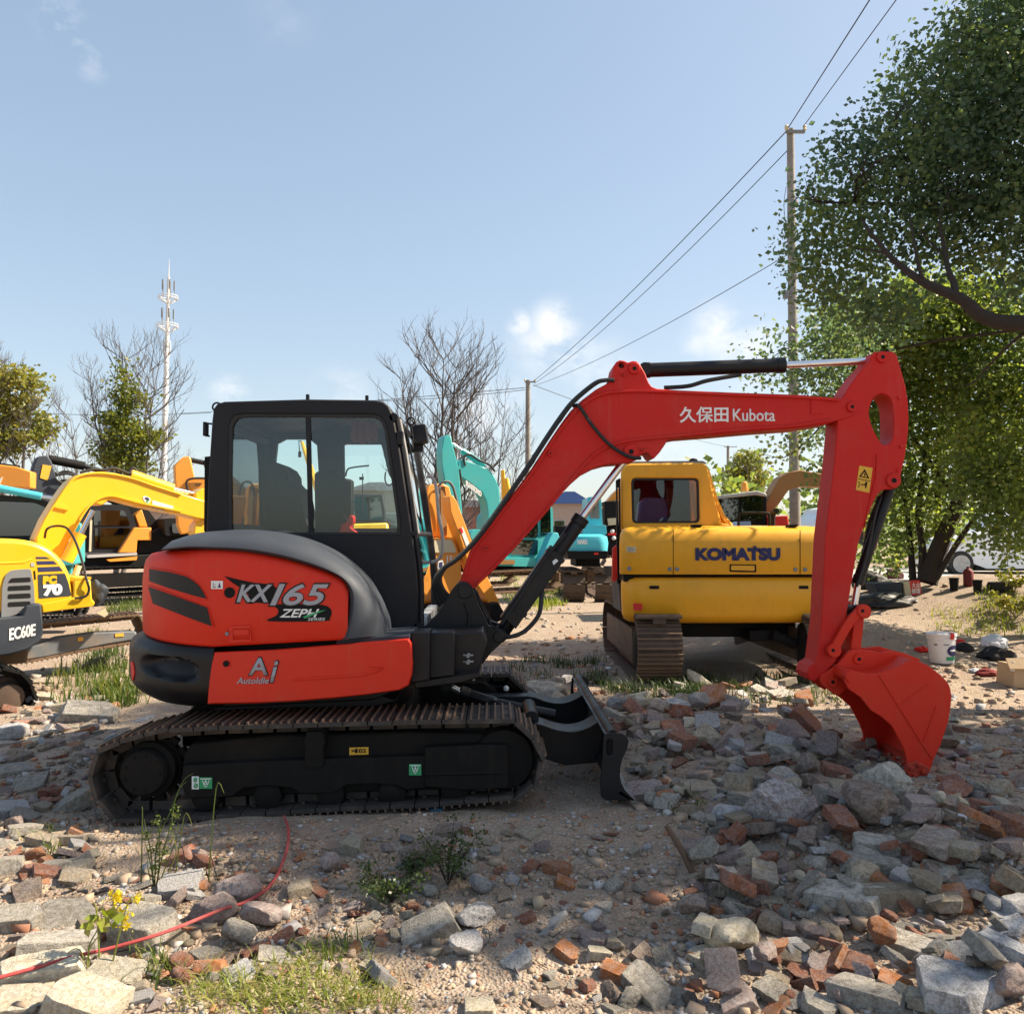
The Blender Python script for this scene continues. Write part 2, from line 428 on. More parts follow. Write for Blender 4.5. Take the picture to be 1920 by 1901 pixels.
# ================================================================ tracks
def resample(path, step):
    pts = [Vector(p) for p in path]; n = len(pts)
    L = [0]
    for i in range(n): L.append(L[-1]+(pts[(i+1) % n]-pts[i]).length)
    k = max(8, round(L[-1]/step)); out = []
    for j in range(k):
        d = L[-1]*j/k; i = 0
        while L[i+1] < d: i += 1
        t = (d-L[i])/(L[i+1]-L[i]); out.append((pts[i].lerp(pts[(i+1) % n], t), (pts[(i+1) % n]-pts[i]).normalized()))
    return out, L[-1]/k
def track_belt(path, Ya, Yb, pitch, name, parent, mats, ribs=3, ribh=.015):
    """closed belt of shoes; path: list of (x,z) clockwise seen from -Y (top edge left to right)"""
    pth, st = resample(path, pitch)
    cx = sum(p.x for p, _ in pth)/len(pth); cz = sum(p.y for p, _ in pth)/len(pth)
    b = B(); w = abs(Yb-Ya); yc = (Ya+Yb)/2
    for p, d in pth:
        nrm = Vector((-d.y, d.x))
        if nrm.dot(Vector((p.x-cx, p.y-cz))) < 0: nrm = -nrm
        rot = Matrix(((d.x, 0, nrm.x), (0, 1, 0), (d.y, 0, nrm.y)))
        b.mi = 0
        b.box((p.x-nrm.x*.004, yc, p.y-nrm.y*.004), (st*.95, w, .024), rot)
        b.box((p.x-nrm.x*.04, yc, p.y-nrm.y*.04), (st*.85, w*.28, .055), rot)
        for q in (-1, 1):
            b.box((p.x-nrm.x*.008+d.x*st*.15, yc+q*w*.22, p.y-nrm.y*.008+d.y*st*.15), (.02, .02, .04), rot)
        b.mi = 1
        for i in range(ribs):
            o = ((i+.5)/ribs-.5)*st*.96
            h = ribh*(1.0 if i != 1 else .8)
            b.box((p.x+d.x*o+nrm.x*(.007+h/2), yc, p.y+d.y*o+nrm.y*(.007+h/2)), (.011, w, h), rot)
    return b.obj(name, mats, parent)

def xz(px, Y): return [((q := P(u, v, Y)).x, q.z) for u, v in px]

# ================================================================ main machine: red and black compact excavator
MX = thing('compact_excavator', 'red and black compact excavator with black cab and red boom standing broadside on the rubble', 'excavator', (-1.0, 5.68, 0))
def circ_px(cu, cv, r, a0, a1, n): return [(cu+r*math.cos(R(a)), cv+r*math.sin(R(a))) for a in np.linspace(a0, a1, n)]
YN = 4.72
tp = [(205, 1398), (240, 1384), (300, 1368), (400, 1362), (600, 1356), (800, 1351), (955, 1349)]
tp += circ_px(944, 1426, 71, -76, 78, 9)
tp += [(800, 1509), (640, 1516), (500, 1525), (300, 1538), (240, 1538)] + [(206, 1524), (180, 1492), (170, 1455), (180, 1420)]
tpath = xz(tp, YN)
for k, (ya, yb) in enumerate(((4.70, 5.10), (6.26, 6.66))):
    track_belt(tpath, ya, yb, .135, 'track', MX, [MT['steel'], MT['rust']])
    s = 1 if k == 0 else -1
    def yy(a, b): return (ya+a, ya+b) if k == 0 else (yb-b, yb-a)
    fr = B()
    fr.pp([(350, 1400), (500, 1385), (780, 1378), (900, 1380), (935, 1400), (935, 1470), (900, 1485), (360, 1503), (338, 1480), (335, 1420)], YN, *yy(.09, .33))
    fo = fr.obj('track_frame', MT['underdirt'], MX, bev=.012)
    b = B()
    b.pp([(342, 1436), (500, 1428), (800, 1418), (800, 1478), (760, 1482), (745, 1474), (700, 1470), (650, 1472), (630, 1486), (560, 1488), (545, 1478), (500, 1474), (455, 1478), (435, 1494), (348, 1498), (338, 1470)], YN, *yy(.03, .12))
    b.pp([(797, 1402), (900, 1396), (951, 1396), (954, 1470), (948, 1477), (870, 1481), (797, 1474)], YN, *yy(.015, .12))
    b.pp([(797, 1448), (950, 1444), (950, 1450), (797, 1454)], YN, *yy(.008, .02))
    b.obj('frame_cover', MT['underdirt'], fo, bev=.010)
    B().pp([(663, 1426), (685, 1425), (685, 1441), (663, 1442)], YN, *yy(.0285, .05)).obj('opening_shade_plate', MT['hole_shade'], fo)  # no real hole: flat plate with the hole's shade in its colour
    b = B()
    b.pp([(575, 1372), (605, 1371), (610, 1392), (606, 1400), (608, 1432), (604, 1438), (574, 1439), (570, 1432), (572, 1400), (570, 1388)], YN, *yy(.02, .14))
    c = P(590, 1378, YN); b.cyl((c.x, yy(.05, .3)[0], c.z), (c.x, yy(.05, .3)[1], c.z), .055)
    b.obj('carrier_roller', MT['underdirt'], MX, bev=.006)
    b = B(); c = P(945, 1428, YN)
    b.lathe([(.05, yy(.06, 0)[0]), (.16, yy(.06, 0)[0] + s*.01), (.17, yy(.09, 0)[0]), (.17, yy(.26, 0)[0]), (.05, yy(.3, 0)[0])], (c.x, 0, c.z))
    b.obj('idler_wheel', MT['underdirt'], MX)
    b = B(); c = P(266, 1450, YN)
    b.lathe([(.02, yy(.015, 0)[0]), (.115, yy(.02, 0)[0]), (.125, yy(.035, 0)[0]), (.125, yy(.09, 0)[0]), (.15, yy(.10, 0)[0]), (.15, yy(.16, 0)[0]), (.165, yy(.16, 0)[0]), (.165, yy(.22, 0)[0]), (.1, yy(.23, 0)[0]), (.1, yy(.34, 0)[0])], (c.x, 0, c.z))
    for i in range(9):
        a = i*2*math.pi/9; b.cyl((c.x+.095*math.cos(a), yy(.012, 0)[0], c.z+.095*math.sin(a)), (c.x+.095*math.cos(a), yy(.03, 0)[0], c.z+.095*math.sin(a)), .009, n=6)
    for i in range(14):
        a = i*2*math.pi/14; b.box((c.x+.175*math.cos(a), yy(.19, 0)[0], c.z+.175*math.sin(a)), (.045, .04, .05), Matrix.Rotation(-a, 3, 'Y'))
    b.obj('drive_sprocket', MT['underdirt'], MX)
    for i in range(5):
        b = B(); c = P(380+i*118, 1502-i*3.0, YN)
        b.lathe([(.03, yy(.04, 0)[0]), (.075, yy(.06, 0)[0]), (.08, yy(.10, 0)[0]), (.08, yy(.30, 0)[0]), (.03, yy(.34, 0)[0])], (c.x, 0, c.z+.01), n=18)
        b.obj('track_roller', MT['underdirt'], MX)
# stickers on the near track frame
def sticker(box, Y, mat, name, parent, th=.003, skew=0):
    u0, v0, u1, v1 = box
    return B().pp([(u0, v0), (u1, v0-skew), (u1, v1-skew), (u0, v1)], Y, Y-th, Y).obj(name, mat, parent)
yst = 4.73
a = sticker((655, 1401, 691, 1415), 4.787, MT['yel_st'], 'warning_sticker', MX, skew=1)
text_px('sticker_print', '⊲⊲■ ЮCK', (659, 1403, 687, 1411), 4.783, MT['black'], a, bold=.02)
for (u0, v0, u1, v1, yv) in ((374, 1457, 398, 1478, 4.727), (767, 1432, 790, 1453, 4.727)):
    a = sticker((u0, v0, u1, v1), yv, MT['green'], 'inspection_sticker', MX)
    text_px('sticker_print', 'Ŵ', (u0+5, v0+3, u1-5, v1-7), yv-.004, MT['white'], a)
    sticker((u0+2, v0+2, u1-2, v0+3.5), yv-.0035, MT['white'], 'sticker_line', a)
    text_px('sticker_mark', 'Ƨ', (u0+9, v0+8, u1-9, v1-3), yv-.0045, MT['white'], a)
a = sticker((360, 1455, 373, 1479), 4.727, MT['white'], 'inspection_tag', MX)
text_px('tag_print', '8\n∂', (362.5, 1457, 371, 1477), 4.7225, MT['green'], a, bold=.03)

# undercarriage centre
b = B(); c0 = P(600, 1360, 5.68)
b.box((P(600, 0, 5.68).x, 5.68, .38), (1.3, 1.18, .20), bev=.03)
b.cyl((P(610, 0, 5.68).x, 5.68, .46), (P(610, 0, 5.68).x, 5.68, .60), .42, n=40)
b.obj('undercarriage', MT['matte'], MX)

# ================================================================ upper structure
YS = 4.80; XC = P(400, 1200, YS).x
def wrap(phi, a, bb=.88):   # plan position round the tail
    return XC-a*math.sin(phi), 5.68-bb*math.cos(phi)
# counterweight: dense wrap with a handle pocket pushed in
cwx0 = P(397, 1270, YS).x
b = B(); rows = []
phis = [R(x) for x in np.linspace(0, 180, 90)]
plan = [(cwx0+.0, YS, 0)] + [(*wrap(p, .745), p) for p in phis]
prof = []   # (z, inset)
z0, z1 = .545, .885
for i in range(25):
    t = i/24; z = z0+(z1-z0)*t
    ins = .13*max(0, (1-t/.45))**2.2 + .012*max(0, (t-.85)/.15)**2
    prof.append((z, ins))
prof += [(.905, .03), (.925, .075), (.94, .14), (.948, .25)]
prof = [(z0-.005, .22)] + prof
cu = [(345, 1240), (335, 40)]
for (x, y, ph) in plan:
    nx, ny = (-math.sin(ph)*1.0, -math.cos(ph)*.9); L = math.hypot(nx, ny); nx /= L; ny /= L
    row = []
    for z, ins in prof:
        px_, py_ = x-nx*ins, y-ny*ins
        if ph <= R(95):
            u, v = proj((px_, py_, z))
            # pocket: an irregular rounded scoop
            cxp = (u-318)/50.0; czp = (v-(1253+(u-318)*.16))/20.0
            dd = (abs(cxp)**2.6+abs(czp)**2.6)**(1/2.6)
            s = max(0, min(1, (1.12-dd)/.30)); s = s*s*(3-2*s)
            low = max(0, min(1, (czp+.9)/1.8))
            px_ += nx*(-1)*.085*s*(1-.55*low); py_ += ny*(-1)*.085*s*(1-.55*low)
        row.append((px_, py_, z))
    rows.append(row)
b.loft(rows)
b.bm.faces.new([b.bm.verts.new(p) for p in rows[0]])
b.bm.faces.new([b.bm.verts.new(r[-1]) for r in rows]); b.bm.faces.new([b.bm.verts.new(r[0]) for r in rows])
bmesh.ops.remove_doubles(b.bm, verts=b.bm.verts, dist=1e-4)
CW = b.obj('counterweight', MT['black'], MX, ang=50)
# reflector at the tail
def surf(u, v, a, off=.004):
    """point on the tail wrap (or flat side) seen at a pixel"""
    d = ray(u, v); k = YS/d.y
    if CAM.x+d.x*k >= XC: q = CAM+d*((YS-off)/d.y); return q
    # ray with ellipse
    A = (d.x/a)**2+(d.y/.88)**2; Bq = 2*((CAM.x-XC)*d.x/a**2+(CAM.y-5.68)*d.y/.88**2); C = ((CAM.x-XC)/a)**2+((CAM.y-5.68)/.88)**2-1
    disc = Bq*Bq-4*A*C
    t = (-Bq-math.sqrt(max(disc, 0)))/(2*A); q = CAM+d*t
    n = Vector(((q.x-XC)/a**2, (q.y-5.68)/.88**2, 0)).normalized()
    return q+n*off
def wrap_patch(px, a, off, n=14, thick=.0):
    """patch that follows the tail: outline polygon in pixels, filled as columns"""
    us = [p[0] for p in px]; u0, u1 = min(us), max(us); cols = []
    for i in range(n+1):
        u = u0+(u1-u0)*(i+ (0.02 if i == 0 else (-.02 if i == n else 0)))/n
        vs = []
        for (a1, b1), (a2, b2) in zip(px, px[1:]+px[:1]):
            if (a1-u)*(a2-u) <= 0 and a1 != a2: vs.append(b1+(b2-b1)*(u-a1)/(a2-a1))
        if len(vs) >= 2: cols.append((u, min(vs), max(vs)))
    b = B()
    rows = [[surf(u, v0+(v1-v0)*t/4, a, off) for t in range(5)] for u, v0, v1 in cols]
    b.loft(rows)
    rows2 = [[surf(u, v0+(v1-v0)*t, a, -.02) for t in (0, 1)] for u, v0, v1 in cols]
    b.loft([[r[0], q[0]] for r, q in zip(rows, rows2)]); b.loft([[r[-1], q[-1]] for r, q in zip(rows, rows2)])
    return b
wrap_patch([(246, 1240), (251, 1240), (254, 1262), (250, 1276), (247, 1262)], .745, .006, 4).obj('reflector', MT['redst'], CW)

# hood (red engine side and tail)
b = B(); rows = []
def hood_row(x, y, nx, ny, zb, zt, r=.05):
    return [(x-nx*.10, y-ny*.10, zb-.0), (x-nx*.012, y-ny*.012, zb), (x, y, zb+.015), (x+nx*.006, y+ny*.006, zb+(zt-zb)*.35), (x+nx*.006, y+ny*.006, zb+(zt-zb)*.65), (x, y, zt-r*1.1), (x-nx*r*.12, y-ny*r*.12, zt-r*.55), (x-nx*r*.45, y-ny*r*.45, zt-r*.15), (x-nx*r*1.1, y-ny*r*1.1, zt), (x-nx*r*5, y-ny*r*5, zt+.02)]
toph = cat_rom([(400, 1029), (450, 1032), (500, 1040), (550, 1052), (600, 1068), (635, 1083), (648, 1096), (654, 1112)], 4)
def topv(u):
    for (a1, b1), (a2, b2) in zip(toph, toph[1:]):
        if a1 <= u <= a2: return b1+(b2-b1)*(u-a1)/(a2-a1)
    return 1029 if u < 400 else 1112
def botv(u): return 1213-(u-400)*.054
stu = [400, 425, 450, 475, 500, 525, 550, 575, 600, 615, 630, 638, 644, 649, 652.5]
for u in reversed(stu):
    vt, vb = topv(u), botv(u)
    if u > 640: vb = 1199
    pt, pb = P(u, vt, YS), P(u, vb, YS)
    rows.append(hood_row(pt.x, YS, 0, -1, pb.z, pt.z, min(.05, .05)))
zt0, zb0 = P(400, 1029, YS).z, P(400, 1213, YS).z
for p in np.linspace(4, 176, 50):
    ph = R(p); x, y = wrap(ph, .655); nx, ny = -math.sin(ph), -math.cos(ph)*.8; L = math.hypot(nx, ny); nx /= L; ny /= L
    t = min(1, p/70); zt = zt0-.035*t*t; zb = zb0+.045*min(1, p/75)
    rows.append(hood_row(x, y, nx, ny, zb, zt, .05+.04*t))
for xx in (XC, XC+.5, XC+.9):
    rows.append([(xx, 11.36-q[1], q[2]) for q in hood_row(xx, YS, 0, -1, zb0, zt0)])
b.loft(rows)
b._f([b.bm.verts.new(p) for p in rows[0]])
HD = b.obj('engine_hood', MT['orange'], MX, ang=60)
b = B()
_in = [p for p in rows[14:]]
b._f([b.bm.verts.new(p[-1]) for p in rows[8:]])
b._f([b.bm.verts.new((p[0][0], p[0][1], p[0][2]+.001)) for p in rows])
b.obj('hood_top_plate', MT['char'], HD)
def c1(x, y): return (150+x/2.743, 950+y/2.743)
v1 = [c1(*p) for p in ((370, 320), (470, 336), (560, 360), (610, 395), (640, 435), (656, 472), (600, 458), (470, 418), (370, 382))]
v2 = [c1(*p) for p in ((366, 412), (470, 448), (570, 485), (668, 520), (682, 612), (600, 582), (470, 530), (372, 490))]
gm, gt, gb = nodes('vent_mesh'); bk = gt.nodes.new('ShaderNodeTexVoronoi'); bk.inputs['Scale'].default_value = 160
tcn = gt.nodes.new('ShaderNodeTexCoord'); gt.links.new(tcn.outputs['Object'], bk.inputs['Vector'])
gt.links.new(mix(gt, rng(gt, bk.outputs['Distance'], .2, .6), (.001, .001, .001), (.011, .010, .009)), gb.inputs['Base Color']); gb.inputs['Roughness'].default_value = .6
bump(gt, gb, bk.outputs['Distance'], .5, .004); MT['mesh'] = gm
for vv in (v1, v2):
    cx = sum(p[0] for p in vv)/len(vv); cy = sum(p[1] for p in vv)/len(vv)
    g = [(cx+(x-cx)*1.035, cy+(y-cy)*1.10) for x, y in vv]
    f = wrap_patch(g, .655, .013).obj('vent_frame', MT['orange'], HD)
    wrap_patch(vv, .655, .0165).obj('vent_grille', MT['mesh'], f)
# small hatch, lock and sticker on the hood
YO = YS-.008
b = B(); b.pp(rndpoly([(430, 1174), (470, 1172), (472, 1203), (430, 1205)], 4), YO, YO-.004, YO+.01, holes=[[(437, 1179), (468, 1178), (469, 1198), (437, 1199)]]); f = b.obj('latch', MT['orange'], HD, bev=.002)
B().pp([(438, 1180), (467, 1179), (468, 1190), (438, 1191)], YO, YO-.010, YO+.01).obj('latch_flap', MT['orange'], f, bev=.003)
c = P(426, 1188, YO); B().cyl((c.x, YO-.008, c.z), (c.x, YO+.02, c.z), .010, n=14).obj('lock', MT['grey'], HD)
c = P(430.5, 1111, YO); B().cyl((c.x, YO-.0015, c.z), (c.x, YO+.02, c.z), .030, n=32).obj('round_opening', MT['matte'], HD)
a = sticker((396, 1089, 418, 1104), YO, MT['white'], 'data_sticker', HD)
text_px('sticker_print', 'Z\u2014', (399, 1093, 405, 1098), YO-.003, MT['black'], a); text_px('sticker_symbol', '▲', (409, 1092, 414, 1101), YO-.0035, MT['navy'], a)
text_px('sticker_print', '-- --', (399, 1100, 414, 1101.5), YO-.003, MT['black'], a)
# model decal: black swoosh, silver letters with dark rim, series badge
sw = [c1(*p) for p in ((742, 357), (830, 378), (900, 392), (990, 400), (1010, 420), (990, 500), (900, 492), (840, 475), (870, 455), (840, 425), (790, 395))]
B().pp(sw, YO, YO-.001, YO+.008).obj('decal_swoosh', MT['matte'], HD)
bd = [c1(*p) for p in ((1000, 505), (1100, 500), (1245, 505), (1285, 522), (1294, 545), (1285, 570), (1255, 588), (970, 588), (1010, 560), (1020, 530))]
bo = B().pp(cat_rom(bd, 3, True), YO, YO-.0015, YO+.008).obj('series_badge', MT['matte'], HD)
k0 = c1(806, 488); k1 = c1(985, 400)
text_px('model_number_rim', 'KX', (443.5, 1095.5, 510, 1129), YO-.001, MT['black'], HD, shear=.30, bold=.0, fat=.0075)
text_px('model_number', 'KX', (445.5, 1097, 508.5, 1127.5), YO-.0042, MT['silver'], HD, shear=.30, bold=.0, fat=.0035)
for bx_, tt_ in (((506, 1094.5, 535, 1135), '1'), ((530, 1094.5, 616, 1135), '65')): text_px('model_number_rim', tt_, bx_, YO-.001, MT['black'], HD, shear=.30, bold=.0, fat=.0075)
for bx_, tt_ in (((508, 1096, 533, 1133.5), '1'), ((532, 1096, 614, 1133.5), '65')): text_px('model_number', tt_, bx_, YO-.0042, MT['silver'], HD, shear=.30, bold=.0, fat=.0035)
text_px('badge_lettering', 'ZEPH', (525, 1142, 598, 1157), YO-.003, MT['white'], bo, shear=.35, bold=.0, fat=.0015)
text_px('badge_lettering', 'SERIES', (577, 1158, 610, 1163.5), YO-.003, MT['white'], bo, shear=.25, bold=.004)
B().pp([(568, 1156), (585, 1150), (600, 1145), (612, 1143), (600, 1148), (585, 1154), (572, 1159)], YO, YO-.0065, YO-.002).obj('badge_stroke', MT['green'], bo)

# charcoal cover over the engine, sweeping down in front of the cab
inn = [(300, 1032), (350, 1028), (400, 1030), (450, 1033), (500, 1040), (550, 1051), (600, 1066), (635, 1081), (652, 1099), (656, 1120), (652, 1155), (640, 1199)]
outr = [(322, 1014), (368, 1000), (420, 994.5), (475, 993), (535, 1001), (592, 1019), (640, 1046), (682, 1084), (706, 1121), (716, 1145), (724, 1165), (727, 1190)]
inn = cat_rom(inn, 4); outr = cat_rom(outr, 4)
b = B(); curves = []
for t, y in ((-.02, 4.90), (0, 4.815), (.12, 4.785), (.4, 4.80), (.7, 4.87), (.9, 4.98), (1.0, 5.12)):
    curves.append([P(i[0]*(1-t)+o[0]*t, i[1]*(1-t)+o[1]*t, y) for i, o in zip(inn, outr)])
last = curves[-1]
for y, sx in ((5.5, .0), (5.9, 0), (6.2, 0)): curves.append([Vector((p.x, y, p.z)) for p in last])
b.loft(curves)
for k in (0, -1): b._f([b.bm.verts.new(c[k]) for c in curves])
b.obj('engine_cover', MT['char'], MX, ang=50)

# side skirt
sk = [(402, 1222), (514, 1217.5), (642, 1207), (700, 1202), (767, 1196.5), (772, 1205), (774.5, 1242), (773, 1264), (767, 1284), (750, 1293.5), (690, 1302), (624, 1309), (550, 1315), (478, 1318.5), (389.5, 1320), (391, 1278), (396, 1242)]
b = B(); cx, cy = 580, 1262
for Yl, s in ((5.02, 1), ): pass
f = lambda s, y: [P(cx+(u-cx)*s, cy+(v-cy)*(1-(1-s)*3), y) for u, v in sk]
b.loft([f(1, 5.2), f(1, 4.83), f(.996, 4.805), f(.985, 4.795)], closed=True, cap0=True, cap1=True)
SKR = b.obj('side_skirt', MT['orange'], MX, ang=50)
b = B(); b.pp([(545, 1273), (600, 1268.5), (680, 1262), (712, 1254), (720, 1252), (690, 1249.5), (720, 1250), (712, 1258), (680, 1267), (600, 1273), (548, 1276)], 4.795, 4.787, 4.80); b.obj('pressed_rib', MT['orange'], SKR, bev=.003)
c = P(424, 1244, 4.795); B().lathe([(.013, 4.79), (.017, 4.79), (.017, 4.80), (.008, 4.81)], (c.x, 0, c.z), n=16).obj('bolt_hole', MT['matte'], SKR)
text_px('emblem_letter_rim', 'A', (464.5, 1231, 504.5, 1267), 4.7948, MT['matte'], SKR, shear=.08, bold=.03)
text_px('emblem_letter', 'A', (466.5, 1233, 502, 1265.5), 4.7920, MT['silver'], SKR, shear=.08, bold=.02)
text_px('emblem_letter_rim', 'i', (504, 1237, 523.5, 1280.5), 4.7947, MT['matte'], SKR, shear=.3, bold=.035)
text_px('emblem_letter', 'i', (506, 1239, 521.5, 1279), 4.7919, MT['silver'], SKR, shear=.3, bold=.025)
text_px('emblem_lettering', 'AutoIdle', (444, 1270, 504, 1281.5), 4.7920, MT['silver'], SKR, shear=.25, bold=.0, fat=.0008)
# deck in front of the cover and black main frame
b = B(); zt = P(700, 1196, 4.9).z
b.plate([(P(640, 0, 4.9).x, zt-.03), (P(775, 0, 4.9).x, zt-.015), (P(775, 0, 4.9).x, zt+.02), (P(645, 0, 4.9).x, zt)], [], 4.86, 5.55)
b.obj('deck_plate', MT['char'], MX, bev=.004)
b = B()
b.pp([(300, 1215), (760, 1190), (905, 1183), (914, 1200), (905, 1236), (893, 1262), (870, 1270), (776, 1281), (700, 1310), (385, 1326), (330, 1290)], 5.1, 5.06, 6.3)
b.pp([(772, 1185), (806, 1184), (806, 1275), (772, 1280)], 4.9, 4.88, 5.1)
b.pp([(806, 1187), (852, 1185), (852, 1268), (806, 1273)], 4.95, 4.95, 5.1)
b.pp([(776, 1276), (900, 1258), (903, 1266), (868, 1277), (780, 1288)], 4.98, 4.92, 6.3)
b.pp([(390, 1322), (700, 1306), (740, 1320), (700, 1332), (390, 1340)], 5.0, 5.1, 6.2)
b.obj('main_frame', MT['black'], MX, bev=.008)
b = B()
for i, v in enumerate((1228, 1240)):
    c = P(878, v, 5.04); b.cyl((c.x, 5.0, c.z), (c.x, 5.1, c.z), .012, n=12); c2 = P(890, v-4, 5.04); b.cyl((c.x-.03, 5.03, c.z), (c.x+.03, 5.03, c.z), .006, n=8)
b.obj('grease_fittings', MT['grey'], MX)

# ---------------------------------------------------------------- cab
CB = B(); YC0, YC1 = 5.36, 6.66
co = [(386, 1005), (390, 900), (397, 791), (400, 766), (407, 757), (420, 753), (574, 748.5), (700, 750), (718, 753), (729, 761), (738, 782), (751, 851), (762, 925), (773, 1000), (781, 1060), (784, 1100), (784, 1181), (700, 1184), (600, 1150), (500, 1080)]
ch = [(428, 1003), (427, 900), (429, 800), (433, 786), (440, 779), (455, 776), (700, 777), (712, 780), (720, 788), (726, 804), (738, 890), (751, 984), (750, 1003), (600, 1003)]
CB.pp(co, YC0, YC0, YC0+.05, [ch])
CAB = CB.obj('cab', MT['cab'], MX, bev=.010)
wx = lambda L: [((q := P(u, v, YC0)).x, q.z) for u, v in L]
# second skin: rear wall, roof, as one shell
o3 = wx([(397, 795), (398, 785), (400, 766), (407, 757), (420, 753), (574, 748.5), (700, 750), (718, 753), (729, 761), (736, 776)])
b = B()
b.loft([[(x, y, z) for x, z in o3] for y in (YC0+.046, YC1)])
o3i = [(x+(.05 if i < 2 else .02), z-(.045 if i > 1 else 0)) for i, (x, z) in enumerate(o3)]
b.loft([[(x, y, z) for x, z in o3i] for y in (YC0+.046, YC1)])
b.loft([[(a[0], YC0+.046, a[1]), (c[0], YC0+.046, c[1])] for a, c in zip(o3, o3i)])
xl, zt_ = o3[0]; xl2 = wx([(388, 1000)])[0][0]
def rw(ya, yb, za, zb_):
    f = lambda z: xl+(xl2-xl)*(zt_-z)/(zt_-1.53)
    b._f([b.bm.verts.new(q) for q in ((f(za), ya, za), (f(za), yb, za), (f(zb_), yb, zb_), (f(zb_), ya, zb_))])
    b._f([b.bm.verts.new(q) for q in ((f(za)+.04, ya, za), (f(za)+.04, yb, za), (f(zb_)+.04, yb, zb_), (f(zb_)+.04, ya, zb_))])
    for y in (ya, yb): b._f([b.bm.verts.new(q) for q in ((f(za), y, za), (f(za)+.04, y, za), (f(zb_)+.04, y, zb_), (f(zb_), y, zb_))])
    for z in (za, zb_): b._f([b.bm.verts.new(q) for q in ((f(z), ya, z), (f(z)+.04, ya, z), (f(z)+.04, yb, z), (f(z), yb, z))])
rw(YC0+.046, 5.50, .95, zt_); rw(6.56, YC1, .95, zt_); rw(5.50, 6.56, .95, 1.60); rw(5.50, 6.56, 2.265, zt_)
SH = b.obj('cab_shell', MT['cab'], MX)
# far wall with door windows
def c7(x, y): return (420+x/5.333, 760+y/5.333)
hB = [c7(*p) for p in ((540, 385), (622, 342), (862, 342), (938, 405), (958, 745), (945, 1210), (490, 1210), (515, 620))]
hC = [c7(*p) for p in ((1204, 402), (1220, 392), (1575, 392), (1590, 440), (1650, 690), (1690, 760), (1740, 1230), (1225, 1230), (1210, 740))]
far_hull = [(x, z) for x, z in wx(co)]
b = B(); fh = lambda L: [((q := P(u, v, YC1-.02)).x, q.z) for u, v in L]
b.plate([(x+.0, z) for x, z in far_hull], [fh(hB), fh(hC)], YC1-.05, YC1)
b.obj('door_wall', MT['cab'], MX)
# glass
b = B(); b.pp(ch, YC0, YC0+.022, YC0+.026); sg = b.obj('side_window', MT['glass'], CAB)
fo = [(cx_*1, v) for cx_, v in ch]
mcx, mcy = 590, 890
chi = [(mcx+(u-mcx)*.962, mcy+(v-mcy)*.955) for u, v in ch]
B().pp(ch, YC0, YC0+.004, YC0+.03, [chi]).obj('window_seal', MT['rubber'], sg)
B().pp([(572, 776), (581, 776), (587, 1003), (578, 1003)], YC0, YC0+.008, YC0+.022).obj('window_divider', MT['cab'], sg)
for h in (hB, hC): B().plate(fh(h), [], YC1-.03, YC1-.026).obj('door_glass', MT['glass'], MX)
B().box((xl+.01, 6.03, 1.93), (.004, 1.06, .66)).obj('rear_glass', MT['glass'], MX)
# windscreen, pillars and lower front glass seen obliquely
fr = wx([(738, 782), (751, 851), (762, 925), (773, 1000), (781, 1060), (784, 1100), (784, 1175)])
fro = [(x+.012, z) for x, z in fr]
b = B(); b.loft([[(x, y, z) for x, z in fro] for y in (YC0+.05, YC1-.05)])
b.obj('windscreen', MT['glass'], MX)
b = B()
b.tube([(x+.012, YC1-.02, z) for x, z in cat_rom(fr, 4)], .026, 8)
b.tube([(x+.014, YC0+.04, z) for x, z in cat_rom(fr, 4)], .020, 8)
b.cyl((fr[3][0]+.015, YC0, fr[3][1]), (fr[3][0]+.015, YC1, fr[3][1]), .018, n=8)
b.cyl((fr[0][0]-.0, YC0, fr[0][1]), (fr[0][0]-.0, YC1, fr[0][1]), .028, n=8)
b.cyl((fr[-1][0], YC0, fr[-1][1]), (fr[-1][0], YC1, fr[-1][1]), .028, n=8)
b.obj('windscreen_frame', MT['cab'], MX)
# light grey strips inside the screen frame
b = B(); b.tube([(x+.03, YC0+.10, z) for x, z in cat_rom(fr[:4], 4)], .009, 6); b.obj('screen_trim', MT['lgrey'], MX)
b = B(); b.tube([(x+.028, YC0+.5, z) for x, z in cat_rom(fr[:4], 4)], .007, 6); b.tube([(fr[1][0]+.05, YC0+.5, fr[1][1]-.1), (fr[2][0]+.04, YC0+.55, fr[2][1]-.1), (fr[2][0]+.03, YC0+.62, fr[2][1]-.35)], .006, 6); b.obj('windscreen_wiper', MT['matte'], MX)
b = B(); b.box((P(760, 1164, 6).x+.13, 6.0, P(790, 1168, 5.5).z-.01), (.12, 1.0, .10), bev=.01); b.obj('floor_step', MT['lgrey'], MX)
# roof details
b = B()
for u, v in ((577, 748), (688, 750)):
    c = P(u, v, YC0+.1); b.box((c.x, YC0+.1, c.z+.01), (.018, .03, .035))
c = P(404, 762, YC0+.05); b.tube([(c.x+.028*math.cos(t), YC0+.08, c.z+.028*math.sin(t)) for t in np.linspace(0, 5.6, 12)], .006, 6)
c = P(771, 790, YC1); b.tube([(c.x+.028*math.cos(t), YC1, c.z+.028*math.sin(t)) for t in np.linspace(0, 6.28, 14)], .008, 6); b.tube([(c.x, YC1, c.z-.03), (c.x+.03, YC1, c.z-.20)], .012, 6)
b.obj('lifting_eyes', MT['cab'], MX)
b = B(); c = P(791, 818, 6.45)
b.box((c.x, 6.35, c.z), (.10, .16, .135), Matrix.Rotation(R(-8), 3, 'Y'), bev=.02); b.box((c.x-.02, 6.40, c.z-.09), (.07, .06, .07), bev=.01)
